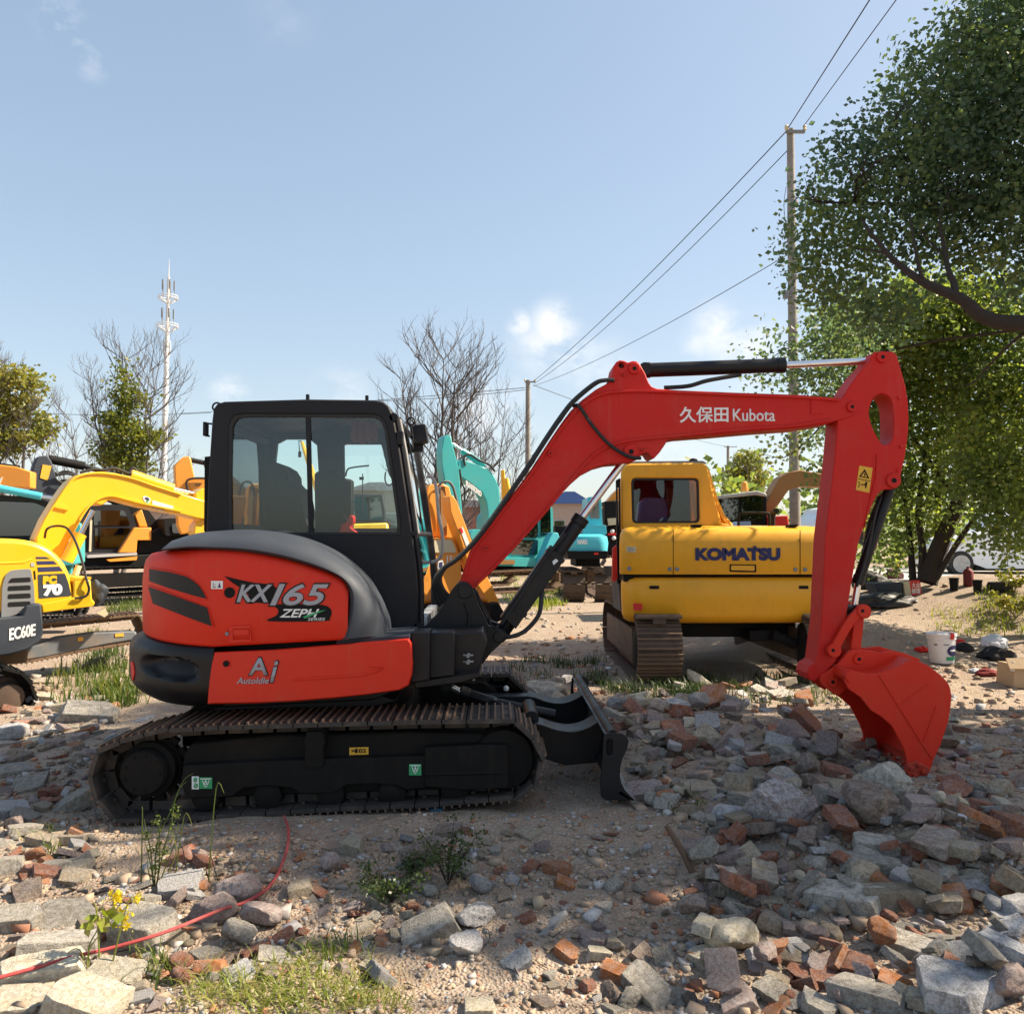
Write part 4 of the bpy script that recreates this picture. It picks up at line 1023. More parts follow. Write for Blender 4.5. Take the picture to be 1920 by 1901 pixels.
kx = lambda u, Y=YK: P(u, 1000, Y).x
kz = lambda v, Y=YK: P(1300, v, Y).z
KCW = cwl('counterweight', kx(1170), kx(1578), [(kz(1172), .35), (kz(1171), .16), (kz(1164), .06), (kz(1152), .015), (kz(1120), 0), (kz(1095), .0), (kz(1088), .02), (kz(1083.5), .06), (kz(1082), .3)], YK, 1.0, .20, 'yellow', KM)
KHD = cwl('engine_hood', kx(1165.5), kx(1580), [(kz(1077), .12), (kz(1077), .012), (kz(1074), 0), (kz(1020), .0), (kz(1002), .015), (kz(993), .06), (kz(988.5), .13), (kz(985), .35), (kz(983), .9)], YK+.01, 1.9, .12, 'yellow', KM)
piece('dark_gap', [(1168, 1070), (1575, 1070), (1575, 1090), (1170, 1090)], 8.93, 1.6, 'matte', KM)
f = 8.805
a = piece('reflector', rndpoly([(1188, 1131), (1204, 1131.5), (1204, 1144.5), (1188, 1144)], 2), 8.812, .03, 'redst', KCW)
text_px('maker_lettering', 'KOMATSU', (1306, 1029, 1461, 1049), 8.826, MT['navy'], KHD, fat=.012)
piece('lettering_accent', [(1413, 1023.5), (1418.5, 1023.5), (1418.5, 1028), (1413, 1028)], 8.815, .01, 'navy', KHD)
piece('latch_recess', rndpoly([(1368, 1058), (1418, 1058.5), (1418, 1073), (1368, 1072)], 2), 8.826, .01, 'matte', KHD)
piece('latch', rndpoly([(1371, 1060), (1415, 1060.5), (1415, 1070), (1371, 1069)], 2), 8.815, .012, 'yellow', KHD, bev=.003)
piece('latch_slot', [(1383, 1069.5), (1399, 1069.8), (1399, 1072), (1383, 1072)], 8.812, .01, 'matte', KHD)
st_ = piece('pale_sticker', [(1175, 1024), (1193, 1025), (1192, 1036), (1175, 1035)], 8.83, .006, 'cream', KHD)
text_px('sticker_print', 'ZH-', (1177, 1026.5, 1190, 1033.5), 8.829, MT['grey'], st_)
for u in (1262, 1500): piece('hood_seam', [(u, 994), (u+1, 994), (u+1, 1076), (u, 1076)], 8.836, .01, 'matte', KHD)
for (u, v) in ((1180, 1066), (1256, 1067), (1270, 1067), (1492, 1068), (1510, 1068), (1560, 1068)): c = P(u, v, 8.83); B().lathe([(.018, 8.828), (.022, 8.832), (.022, 8.85)], (c.x, 0, c.z), n=12).obj('bolt', MT['grey'], KHD)
for u in (1300, 1480): piece('hinge', [(u, 983.5), (u+16, 983.5), (u+16, 988), (u, 988)], 8.95, .12, 'matte', KHD)
piece('lifting_slot', rndpoly([(1218, 1098), (1236, 1098), (1236, 1104), (1218, 1104)], 2), 8.826, .01, 'matte', KCW); piece('lifting_slot', rndpoly([(1498, 1098), (1516, 1098), (1516, 1104), (1498, 1104)], 2), 8.826, .01, 'matte', KCW)
wire_tube('exhaust_pipe', [(1448, 987, 9.8), (1448, 972, 9.8), (1450, 962, 9.8), (1456, 958, 9.7)], 9.8, .035, 'matte', KM)
wire_tube('handrail', [(1385, 990, 9.3), (1385, 968, 9.3), (1392, 962, 9.3), (1436, 962, 9.3), (1442, 968, 9.3), (1442, 990, 9.3)], 9.3, .014, 'matte', KM)
piece('side_vent', [(1160, 1090), (1169, 1088), (1170, 1140), (1164, 1146)], 9.4, .6, 'char', KM)
# cab with seen-through windows
YKC = 9.35
kc = [(1164.5, 992), (1165, 886), (1168, 877), (1175, 871), (1184, 869), (1316, 867.5), (1325, 871), (1329, 882), (1332.5, 899), (1341, 935), (1351.6, 972), (1352, 992)]
kw = rndpoly([(1184, 896.5), (1310, 896.5), (1312, 980), (1186, 981)], 9)
kwi = rndpoly([(1188, 900), (1306.5, 900), (1308, 976.5), (1189.5, 977.5)], 7)
KCAB = piece('cab', kc, YKC, .06, 'yellow', KM, bev=.02, holes=[kw])
piece('window_seal', kw, YKC+.01, .03, 'rubber', KCAB, holes=[kwi])
piece('rear_window', kwi, YKC+.025, .004, 'glass', KCAB)
xz3 = lambda L, Y=YKC: [((q := P(u, v, Y)).x, q.z) for u, v in L]
kk = xz3(kc)
b = B(); b.loft([[(x+.14*(y-YKC), y, z) for x, z in kk[1:-1]] for y in (YKC+.055, YKC+1.35)]); kki = [(x+(.04 if x < 1.9 else -.04), z-.04) for x, z in kk]; b.loft([[(x+.14*(y-YKC), y, z) for x, z in kki[1:-1]] for y in (YKC+.055, YKC+1.35)])
b.obj('roof_shell', MT['yellow'], KCAB)
b = B(); fw = xz3([(1186, 884), (1312, 884), (1318, 1010), (1186, 1010)]); b.plate([(x+.19, z) for x, z in kk], [[(x+.19, z) for x, z in fw]], YKC+1.33, YKC+1.37); b.obj('front_frame', MT['yellow'], KCAB)
b = B(); sx_ = xz3([(1205, 985), (1210, 940), (1225, 928), (1262, 930), (1268, 950), (1270, 990)]); b.plate(sx_, [], YKC+.4, YKC+.55); b.obj('seat', MT['navy'], KCAB, bev=.03)
b = B(); sx_ = xz3([(1283, 990), (1284, 905), (1300, 905), (1302, 990)]); b.plate(sx_, [], YKC+.9, YKC+1.0); b.obj('console', MT['matte'], KCAB, bev=.01)
piece('roof_plate', [(1180, 869), (1190, 865), (1318, 864), (1326, 869)], YKC+.1, 1.1, 'grey', KCAB)
b = B(); c = P(1300, 864, YKC+.2); b.sphere(c, .05, (1, 1, .6)); b.obj('roof_cap', MT['matte'], KCAB)
piece('cab_side_fairing', [(1324, 876), (1331, 880), (1338, 905), (1348, 938), (1360, 966), (1376, 984), (1376, 991), (1340, 991)], YKC+.16, .9, 'yellow', KCAB, bev=.02)
piece('fairing_step', [(1329, 885), (1336, 908), (1345, 940), (1355, 968), (1368, 984), (1362, 984), (1350, 966), (1341, 940), (1332, 908)], YKC+.12, .05, 'yellow', KCAB, bev=.008)
piece('side_shoulder', [(1350, 980), (1372, 984), (1378, 992), (1350, 992)], 9.2, 1.1, 'yellow', KM, bev=.02)
OD = piece('open_door', rndpoly([(1155.5, 900), (1163, 896), (1165, 1090), (1158, 1096)], 2), 9.3, .05, 'matte', KM, holes=[[(1158, 915), (1161, 913), (1161.5, 985), (1159, 986)]])
piece('red_door_panel', [(1149, 1028), (1156, 1022), (1158, 1085), (1151, 1092), (1148, 1088)], 9.25, .05, 'redst', OD)
# undercarriage, built lengthwise and turned
def loop(L, h, r0, z0=0, n=9):
    pts = [(-L/2+r0*.3, z0+h), (L/2-r0, z0+h)]
    pts += [(L/2-r0+h/2*math.sin(t)*r0/(h/2), z0+h/2+h/2*math.cos(t)) for t in np.linspace(0, math.pi, n)][1:]
    pts += [(-L/2+r0-h/2*math.sin(t)*r0/(h/2), z0+h/2-h/2*math.cos(t)) for t in np.linspace(0, math.pi, n)][:-1]
    return pts
T90 = Matrix.Translation((0, 10.05, 0)) @ Matrix.Rotation(R(90), 4, 'Z')
xtl = P(1198, 1250, 8.6).x
for xa in (xtl, xtl+1.75):
    o = track_belt(loop(2.8, .68, .36, .02), 0, .46, .15, 'track', None, [MT['rustdark'], MT['mudtrack']], ribh=.018)
    xform(o, Matrix.Translation((xa+.46, 0, 0)) @ T90); o.location -= KM.location; o.parent = KM
    B().box((xa+.02, 10.05, .38), (.03, 2.0, .34), bev=.01).obj('track_frame', MT['rustdark'], KM)
    b = B(); b.lathe([(.05, xa+.0), (.2, xa+.02), (.27, xa+.05), (.27, xa+.4), (.05, xa+.42)], (0, 8.95, .36), axis='X', n=20); b.obj('drive_sprocket', MT['matte'], KM)
B().box((xtl+1.1, 10.1, .55), (1.5, 1.6, .25), bev=.05).obj('undercarriage', MT['matte'], KM)
B().box((xtl+1.1, 10.1, .76), (1.9, 2.0, .12), bev=.02).obj('swing_platform', MT['matte'], KM)
b = B(); c = P(1430, 1190, 9.0); b.box((c.x, 9.3, c.z-.02), (.25, .5, .12), bev=.03); b.cyl((c.x+.1, 9.0, c.z), (c.x+.35, 9.0, c.z-.1), .06); b.obj('travel_motor', MT['matte'], KM)
# its boom beyond, folded out of sight ahead of the cab
b = B(); b.plate([(0, 0), (.3, 0), (1.4, .35), (1.7, .1), (1.9, .12), (1.5, .6), (0.9, .5)], [], 0, .3)
o = b.obj('boom', MT['yellow'], KM, bev=.01); 
o.data.transform(Matrix.Translation((2.35, 10.7, .9)) @ Matrix.Rotation(R(90), 4, 'Z') @ Matrix.Scale(.8, 4))

# ---- bright yellow machine at the left edge
PC = thing('yellow_excavator', 'bright yellow excavator with grey vent and numbered side panel at the left edge', 'excavator', (0, 0, 0)); fr_ = frame(60, 8.0, 38)
YP = 8.0
ho = cat_rom([(-90, 1016), (-30, 1010), (20, 1010), (55, 1014), (85, 1024), (108, 1041), (124, 1062), (133, 1086), (139, 1118)], 4)
ho = ho+[(139, 1133), (70, 1142), (-90, 1160)]
PH = piece('engine_hood', ho, YP, 1.5, 'yellowb', PC, bev=.06)
piece('hood_crease', [(-90, 1048), (0, 1054), (45, 1052), (60, 1046), (60, 1049), (46, 1056), (0, 1058), (-90, 1052)], YP-.004, .02, 'yellowb', PH, bev=.004)
piece('deck', [(138, 1086), (170, 1085), (173, 1123), (179, 1130), (175, 1137), (78, 1149), (76, 1132), (138, 1120)], YP-.01, 1.4, 'yellowb', PC, bev=.015)
piece('deck_trim', [(140, 1083), (171, 1082), (171, 1085.5), (140, 1086.5)], YP-.012, 1.4, 'yellowb', PC)
VP = piece('vent_panel', rndpoly([(2, 1160), (4, 1100), (10, 1078), (20, 1069), (58, 1066), (64, 1100), (66, 1142)], 6), YP-.012, .05, 'grey', PH, bev=.008)
for i in range(4):
    v = 1083+i*15
    piece('vent_slot', rndpoly([(15+ (6 if i == 0 else 0), v+1), (57, v-1), (58, v+8), (14, v+10)], 3), YP-.0135, .03, 'hole_shade', VP)
piece('door_slot', [(63, 1070), (66, 1070), (67.5, 1086), (64.5, 1087)], YP-.003, .02, 'matte', PH)
piece('hood_lock', [(58, 1055), (64, 1055), (65, 1062), (58, 1062)], YP-.004, .02, 'lgrey', PH)
for q in ([(67.5, 1044), (86, 1044), (94, 1047.5), (68, 1047.5)], [(68.5, 1052), (100, 1051.5), (107, 1057.5), (70, 1058.5)], [(70.5, 1063.5), (111, 1062), (118, 1070), (72, 1072)]):
    piece('stripe', q, YP-.003, .02, 'navy', PH)
DP = piece('number_panel', rndpoly([(71, 1077), (122, 1075), (129, 1094), (134, 1117), (73, 1122)], 2), YP-.003, .02, 'char', PH)
text_px('panel_lettering', 'PC', (82, 1081, 105, 1094.5), YP-.0045, MT['yellowb'], DP, fat=.008, tilt=.004)
text_px('panel_number', '70', (83, 1097, 115, 1115.5), YP-.0045, MT['white'], DP, fat=.010, tilt=.006)
PW = piece('counterweight', [(-90, 1162), (0, 1159), (43, 1155), (46, 1145), (50, 1138), (62, 1133), (77, 1131), (80, 1160), (81, 1190), (74, 1203), (52, 1218), (25, 1226), (0, 1230), (-90, 1238)], 7.88, 1.3, 'char', PC, bev=.05)
text_px('counterweight_lettering', 'EC60E', (18, 1176, 66, 1200), 7.877, MT['white'], PW, fat=.004, tilt=.03)
rustm = paint('rust_patch', (.16, .07, .035), .8, .6, (.05, .04, .035))
piece('swing_base', [(-40, 1218), (54, 1214), (52, 1243), (-40, 1250)], 8.3, .9, 'mudtrack', PC, bev=.02)
tp2 = xz([(-260, 1257), (-100, 1255), (20, 1256), (42, 1262), (58, 1278), (66, 1300), (62, 1322), (48, 1338), (20, 1348), (-100, 1350), (-260, 1352), (-290, 1300)], 7.7)
track_belt(tp2, 7.7, 8.12, .15, 'track', PC, [MT['underdirt'], MT['rubber']], ribh=.012)
b = B(); c = P(18, 1306, 7.8); b.lathe([(.03, 7.74), (.11, 7.75), (.12, 7.78), (.12, 7.9), (.16, 7.92), (.16, 8.05)], (c.x, 0, c.z)); b.obj('drive_sprocket', MT['rustdark'], PC)
piece('track_frame', [(-240, 1285), (-30, 1280), (-25, 1330), (-240, 1335)], 7.82, .2, 'underdirt', PC, bev=.01)
tp3 = xz([(-30, 1180), (60, 1172), (150, 1163), (250, 1153), (268, 1162), (276, 1180), (272, 1196), (250, 1205), (160, 1220), (60, 1240), (-30, 1250)], 9.6)
track_belt(tp3, 9.6, 10.0, .15, 'track', PC, [MT['mudtrack'], MT['mudtrack']], ribh=.016)
piece('track_frame', [(40, 1240), (60, 1212), (110, 1195), (180, 1186), (255, 1183), (262, 1198), (200, 1209), (90, 1232)], 9.62, .2, paint('muddy_grey_frame', (.13, .15, .17), .6, .9, (.36, .24, .14), dscale=2.5), PC, bev=.02)
a = piece('frame_sticker', [(146, 1195), (156, 1194), (156, 1201), (146, 1202)], 9.612, .01, 'yel_st', PC)
a = piece('frame_sticker', [(216, 1188), (232, 1187), (232, 1193), (216, 1194)], 9.612, .01, 'yel_st', PC)
piece('rubber_flap', [(182, 1150), (198, 1140), (203, 1152), (196, 1157)], 9.0, .02, 'cream', PC)
b = B(); c = P(184, 1110, 8.6); b.sphere(c, .105, (.8, 1, 1.2), 3)
for v in b.bm.verts: v.co += (v.co-c)*mnoise.noise(v.co*14)*.5
b.obj('wrapped_motor', MT['char'], PC)
# boom, arm, cylinders
bmo = [(66, 1010), (82, 974), (104, 938), (118, 917), (130, 902), (142, 893), (155, 888), (172, 885), (193, 884.5), (215, 887), (242, 893), (290, 909), (340, 925), (395, 942), (395, 975), (370, 972), (339, 964), (300, 957), (266, 950), (235, 942), (218, 937), (206, 936), (196, 944), (190, 948), (180, 944), (168, 951), (157, 967), (145, 988), (131, 1013), (115, 1045), (96, 1070), (80, 1050)]
PB = piece('boom', bmo, 8.85, .30, 'yellowb', PC, bev=.012)
o = ribbon(cat_rom([(68, 1008), (83, 975), (105, 939), (131, 903), (155, 889), (193, 886), (242, 894), (290, 910), (340, 926)], 4), 3, 8.85, 8.83, 8.87).obj('boom_flange', MT['yellowb'], PB, bev=.003)
ribbon(cat_rom([(131, 1010), (157, 964), (180, 940), (206, 931), (235, 937), (266, 945), (339, 960)], 4), -3, 8.85, 8.83, 8.86).obj('boom_flange', MT['yellowb'], PB)
piece('boom_bracket_plate', [(104, 946), (112, 948), (130, 952), (128, 957), (110, 953), (102, 951)], 8.83, .04, 'yellowb', PB)
lg = piece('boom_emblem', cat_rom([(268, 932), (274, 930), (283, 936), (281, 940), (277, 945), (273, 942), (270, 938)], 2, True), 8.845, .01, 'white', PB)
piece('emblem_mark', cat_rom([(271, 934), (276, 932), (281, 937), (276, 938)], 2, True), 8.842, .005, 'navy', lg)
piece('emblem_mark', cat_rom([(274, 939), (279, 939), (276, 944)], 2, True), 8.842, .005, 'green', lg)
wb = piece('white_boom_label', [(286, 938), (325, 949), (324, 958), (286, 948)], 8.845, .01, 'white', PB)
text_w('label_lettering', '二手机械', P(290, 0, 8.84).x, P(322, 0, 8.84).x, P(0, 947, 8.84).z, P(0, 941, 8.84).z, 8.842, MT['grey'], wb, tilt=-.045)
c = rod('boom_cylinder', (125, 1052), (151, 1001), 8.75, .062, 'yellowb', PC); rod('cylinder_rod', (151, 1001), (174, 957), 8.75, .026, 'chrome', c)
c = rod('boom_cylinder', (125, 1052), (151, 1001), 9.25, .062, 'yellowb', PC); rod('cylinder_rod', (151, 1001), (174, 957), 9.25, .026, 'chrome', c)
c = rod('arm_cylinder', (245, 890), (324, 917), 9.0, .06, 'yellowb', PC); rod('cylinder_rod', (324, 917), (372, 928), 9.0, .026, 'chrome', c)
piece('arm', [(366, 925), (380, 915), (396, 918), (400, 960), (398, 1004), (368, 1006), (364, 1000), (366, 985), (374, 976)], 8.9, .22, 'yellowb', PC, bev=.01)
wire_tube('boom_hose', [(150, 886, 9), (175, 880, 9), (195, 881, 9), (214, 878, 9), (232, 884, 9), (262, 896, 9), (300, 906, 9)], 9, .016, 'rubber', PC)
wire_tube('boom_hose', [(240, 888, 9.1), (248, 878, 9.1), (256, 882, 9.1), (264, 896, 9.1), (290, 904, 9.1)], 9, .016, 'rubber', PC)
wire_tube('slack_hose', [(84, 1008, 8.8), (88, 992, 8.7), (105, 986, 8.7), (125, 990, 8.6), (140, 1012, 8.4), (152, 1045, 8.2), (162, 1085, 7.97), (167, 1105, 7.96), (160, 1118, 7.96), (140, 1122, 7.97)], 8.5, .012, 'rubber', PC)
rod('lock_pin', (141, 1078), (148, 1060), 8.6, .03, 'cream', PC)

endframe(fr_, PC)

# ---- black and orange machine behind it (faces left)
BO1 = thing('black_excavator', 'black excavator with orange side panels and a charcoal arm, behind the bright yellow boom', 'excavator', (0, 0, 0)); fr_ = frame(210, 19.6, 35)
piece('cab', rndpoly([(160, 1036), (160, 967), (178, 946), (236, 946), (250, 967), (257, 990), (257, 1036)], 6), 19.6, 1.3, 'cab', BO1, bev=.04)
for q in ([(176, 957), (232, 957), (240, 972), (244, 985), (176, 985)], [(178, 990), (244, 990), (250, 1028), (178, 1028)]): piece('cab_window', rndpoly(q, 3), 19.585, .03, 'glassd', BO1)
piece('cream_post', [(169, 975), (173, 975), (171, 1034), (167, 1034)], 19.55, .05, 'cream', BO1)
piece('silver_step', [(164, 1041), (257, 1036), (257, 1041), (164, 1046)], 19.4, .4, 'lgrey', BO1)
piece('black_deck', [(140, 1046), (300, 1038), (330, 1042), (330, 1062), (140, 1066)], 19.5, 1.9, 'matte', BO1, bev=.03)
piece('side_panel', [(222, 1036), (252, 989), (284, 989), (284, 1013), (258, 1013), (256, 1036)], 19.45, .6, 'orangem', BO1, bev=.02)
piece('side_panel', [(253, 965), (266, 955), (277, 988), (262, 988)], 19.7, .5, 'orangem', BO1, bev=.02)
piece('orange_skirt', [(200, 1049), (258, 1043), (256, 1050), (206, 1053)], 19.38, .3, 'orangem', BO1)
piece('engine_housing', [(258, 1013), (300, 990), (345, 985), (400, 990), (400, 1042), (258, 1040)], 19.6, 1.6, 'matte', BO1, bev=.05)
piece('dark_engine_part', rndpoly([(307, 972), (366, 970), (368, 1002), (310, 1005)], 5), 19.3, .8, 'matte', BO1, bev=.03)  # added dark engine part, faced with dark glass
piece('engine_part_glass', rndpoly([(322, 982), (364, 980), (365, 998), (324, 1000)], 4), 19.27, .04, 'glassd', BO1)
track_belt(xz([(130, 1066), (230, 1062), (330, 1060), (345, 1075), (345, 1100), (330, 1112), (230, 1118), (140, 1122), (118, 1108), (118, 1080)], 19.3), 19.3, 19.9, .2, 'track', BO1, [MT['underdirt'], MT['rubber']])
track_belt(xz([(130, 1066), (230, 1062), (330, 1060), (345, 1075), (345, 1100), (330, 1112), (230, 1118), (140, 1122), (118, 1108), (118, 1080)], 19.3), 21.2, 21.8, .2, 'track', BO1, [MT['underdirt'], MT['rubber']])
piece('track_frame', [(140, 1078), (320, 1072), (330, 1095), (140, 1105)], 19.35, .4, 'underdirt', BO1)
DA = piece('arm', [(57, 930), (57, 905), (60, 882), (64, 868), (70, 856), (89.5, 854), (97, 865), (103, 885), (108, 900), (118, 922), (112, 940), (80, 945)], 19.9, .4, 'char', BO1, bev=.03)
piece('warning_label', [(80, 871), (97, 873.5), (89.5, 901), (75, 896)], 19.885, .02, 'yel_st', DA)
c = rod('arm_cylinder', (92, 861), (158, 874), 20.1, .10, 'matte', BO1); rod('cylinder_rod', (158, 874), (225, 894), 20.1, .06, 'black', c)
piece('boom', [(98, 905), (120, 898), (180, 905), (260, 930), (300, 985), (280, 1000), (235, 950), (170, 925), (115, 922)], 20.0, .45, 'matte', BO1, bev=.02)
wire_tube('hose_loop', [(104, 886), (110, 890), (125, 888), (140, 892), (136, 902), (118, 906), (106, 900)], 19.8, .03, 'rubber', BO1)
wire_tube('hose_loop', [(104, 893), (118, 884), (135, 886), (150, 896)], 19.8, .025, 'rubber', BO1)

endframe(fr_, BO1)

# ---- orange machine whose arm stands left of the black cab
OM = thing('orange_excavator', 'orange excavator with an upright arm just left of the black cab', 'excavator', (0, 0, 0)); fr_ = frame(350, 16.9, 25)
piece('arm', [(327, 872), (335, 864), (343, 857), (352, 855), (358, 858), (362, 880), (366, 898), (372, 925), (366, 985), (352, 1000), (340, 1002), (333, 985), (330, 930)], 16.9, .35, 'orangem', OM, bev=.02)
piece('boom', [(348, 905), (354, 898), (366, 896), (400, 895), (480, 905), (560, 935), (620, 980), (600, 1000), (540, 965), (470, 938), (400, 925), (362, 922)], 16.85, .45, 'orangem', OM, bev=.02)
c = rod('arm_cylinder', (384, 868), (440, 878), 17.0, .09, 'matte', OM); rod('cylinder_rod', (384, 868), (355, 862), 17.0, .05, 'black', c)
wire_tube('boom_hose', [(352, 920), (350, 903), (362, 897), (390, 897)], 16.8, .022, 'rubber', OM)
piece('hose_plate', [(366, 906), (376, 906), (376, 911), (366, 911)], 16.83, .05, 'brownor', OM)
piece('body', [(560, 985), (730, 980), (735, 1050), (555, 1055)], 16.6, 2.0, 'yellowb', OM, bev=.06)
piece('cab', [(640, 925), (720, 925), (728, 985), (640, 985)], 16.8, 1.0, 'cab', OM, bev=.04)
piece('cab_window', [(648, 932), (712, 932), (718, 975), (648, 975)], 16.78, .03, 'glassd', OM)
for y in (16.5, 18.0): track_belt(xz([(540, 1075), (740, 1072), (760, 1095), (740, 1130), (540, 1135), (520, 1105)], 16.5), y, y+.45, .2, 'track', OM, [MT['mudtrack'], MT['mudtrack']])
piece('undercarriage', [(560, 1055), (730, 1053), (730, 1080), (560, 1082)], 16.9, 1.2, 'matte', OM)

endframe(fr_, OM)

# ---- teal machine with dark glazing, left edge
TL = thing('teal_excavator', 'teal excavator with large dark glazing at the left edge, behind the bright yellow one', 'excavator', (0, 0, 0)); fr_ = frame(40, 12.6, 20)
piece('cab', rndpoly([(-90, 934), (0, 928), (70, 932), (98, 944), (108, 958), (86, 1014), (-90, 1016)], 8), 12.6, 1.3, 'matte', TL, bev=.05)
piece('cab_window', rndpoly([(-90, 945), (0, 940), (66, 943), (92, 955), (76, 1004), (-90, 1006)], 6), 12.58, .03, 'glassd', TL)
c = rod('boom_cylinder', (-40, 908), (78, 931), 12.5, .055, 'tealb', TL); rod('cylinder_rod', (78, 931), (112, 936), 12.5, .028, 'chrome', c)
piece('body', [(-120, 1014), (90, 1014), (140, 1010), (140, 1060), (-120, 1075)], 12.5, 1.5, 'teal', TL, bev=.03)
piece('boom', [(105, 1070), (128, 1005), (138, 985), (150, 980), (152, 992), (140, 1030), (132, 1078)], 12.9, .25, 'teal', TL, bev=.01)
for y in (12.4, 13.8): track_belt(xz([(-110, 1095), (140, 1090), (160, 1120), (140, 1165), (-110, 1170), (-130, 1130)], 12.4), y, y+.4, .18, 'track', TL, [MT['underdirt'], MT['rubber']])
piece('undercarriage', [(-90, 1070), (120, 1068), (120, 1100), (-90, 1105)], 12.9, 1.0, 'matte', TL)

endframe(fr_, TL)

# ---- orange boom entering from the far left
OL = thing('orange_excavator', 'orange excavator reaching in from the far left with only its boom in view', 'excavator', (0, 0, 0)); fr_ = frame(0, 17.4, 15)
OLb = piece('boom', [(-420, 985), (-380, 900), (-240, 850), (-60, 864), (30, 875), (58, 884), (57, 915), (-60, 911), (-230, 895), (-340, 935), (-380, 1000)], 17.4, .45, 'orangem', OL, bev=.02)
piece('stripe', [(0, 897), (5, 894), (-2, 912), (-8, 912)], 17.385, .02, 'white', OLb)
rod('arm_cylinder', (-180, 852), (36, 880), 17.6, .08, 'matte', OL)
piece('body', [(-560, 985), (-360, 985), (-350, 1050), (-560, 1060)], 17.0, 2.0, 'orangem', OL, bev=.05)
for y in (16.8, 18.6): track_belt(xz([(-570, 1075), (-350, 1072), (-330, 1095), (-350, 1130), (-570, 1135), (-590, 1105)], 16.8), y, y+.45, .2, 'track', OL, [MT['underdirt'], MT['rubber']])
piece('undercarriage', [(-540, 1055), (-370, 1053), (-370, 1080), (-540, 1082)], 17.1, 1.2, 'matte', OL)

endframe(fr_, OL)

# ---- orange machine right of the black cab
OR = thing('orange_excavator', 'orange excavator with rounded hood and lowered arm directly right of the black cab', 'excavator', (0, 0, 0)); fr_ = frame(845, 10.0, 30)
orm = MT['orangem']
OH = piece('engine_hood', cat_rom([(700, 1010), (812, 1010), (838, 1008), (850, 1011), (858, 1026), (864, 1052), (866, 1090), (863, 1110), (849, 1124), (818, 1128), (700, 1130)], 2), 10.0, 1.4, 'orangem', OR, bev=.04)
piece('pale_hood_panel', rndpoly([(814, 1013), (846, 1012), (853, 1024), (856, 1036), (815, 1036)], 3), 9.985, .03, 'cream', OH, bev=.01)
sh = piece('shield_sticker', cat_rom([(822, 1053), (830, 1050), (832, 1058), (830, 1069), (826, 1073), (821, 1064)], 2), 9.985, .02, 'white', OH)
piece('sticker_centre', cat_rom([(823.5, 1055), (829, 1053), (830, 1059), (827.5, 1068), (823.5, 1063)], 2), 9.982, .01, 'navy', sh)
text_px('hood_number', '15', (838, 1042, 848, 1056), 9.995, MT['white'], OH, fat=.002)
piece('body_side', [(815, 1127), (850, 1124), (850, 1140), (815, 1145)], 10.0, 1.2, 'matte', OR)
piece('boom', [(800, 917), (808, 908), (830, 906), (843, 912), (848, 935), (848, 1010), (806, 1006), (800, 950)], 10.3, .3, 'orangem', OR, bev=.015)
piece('boom_side_plate', [(826, 912), (834, 912), (838, 940), (838, 1004), (828, 1004)], 10.28, .05, 'brownor', OR)
OA = piece('arm', [(842, 932), (849, 928), (857, 940), (868, 970), (884, 1012), (905, 1062), (926, 1105), (937, 1130), (944, 1148), (936, 1158), (928, 1150), (912, 1122), (890, 1088), (872, 1040), (858, 995), (845, 960)], 9.9, .2, 'orangem', OR, bev=.01)
piece('arm_label', [(862, 990), (868, 988), (884, 1028), (878, 1034)], 9.895, .01, 'white', OA)
piece('arm_label_stripe', [(862, 990), (866, 989), (869, 998), (865, 1000)], 9.89, .01, 'redst', OA)
piece('bucket', [(918, 1132), (934, 1128), (945, 1145), (944, 1162), (930, 1168), (922, 1158)], 9.8, .4, 'matte', OR, bev=.02)
rod('bucket_cylinder', (862, 965), (915, 1100), 10.2, .03, 'black', OR)
wire_tube('boom_hose', [(818, 930), (820, 915), (828, 905), (842, 905), (850, 918), (856, 945), (858, 980)], 10.2, .010, 'rubber', OR)
wire_tube('boom_hose', [(822, 935), (826, 910), (838, 902), (850, 912), (860, 950)], 10.25, .010, 'grey', OR)
for y in (9.9, 11.3): track_belt(xz([(690, 1150), (880, 1150), (895, 1175), (885, 1225), (690, 1232), (670, 1190)], 9.9), y, y+.35, .15, 'track', OR, [MT['underdirt'], MT['rubber']])
piece('undercarriage', [(720, 1128), (850, 1128), (850, 1160), (720, 1160)], 10.3, 1.0, 'matte', OR)

endframe(fr_, OR)

# ---- teal machine with upright arm behind the red boom
T2 = thing('teal_excavator', 'teal excavator with upright arm and lettered boom, seen behind the red boom', 'excavator', (0, 0, 0)); fr_ = frame(930, 15.0, 25)
piece('arm', [(829, 838), (832, 820), (838, 815), (846, 817), (849, 835), (856, 860), (861, 885), (866, 950), (869, 985), (862, 1004), (854, 990), (842, 935), (833, 905), (829, 870)], 15.0, .28, 'teal', T2, bev=.015)
piece('arm_front_face', [(829.5, 840), (841, 838), (846, 900), (852, 960), (848, 960), (836, 905), (830, 870)], 14.99, .02, 'teal', T2)
TB = piece('boom', [(861, 864), (868, 861), (877, 864), (895, 870), (915, 879), (924, 888), (931, 901), (936, 915), (939, 948), (941, 985), (960, 1010), (975, 1040), (950, 1045), (925, 1005), (914, 990), (915, 961), (912, 940), (904, 923), (880, 904), (866, 896), (860, 888), (857, 878)], 15.0, .32, 'teal', T2, bev=.015)
me = text_w('boom_lettering', 'SUMITOMO', P(875, 0, 15).x, P(903, 0, 15).x, P(0, 884, 15).z, P(0, 872, 15).z, 14.985, MT['white'], TB, fat=.006, tilt=-.19)
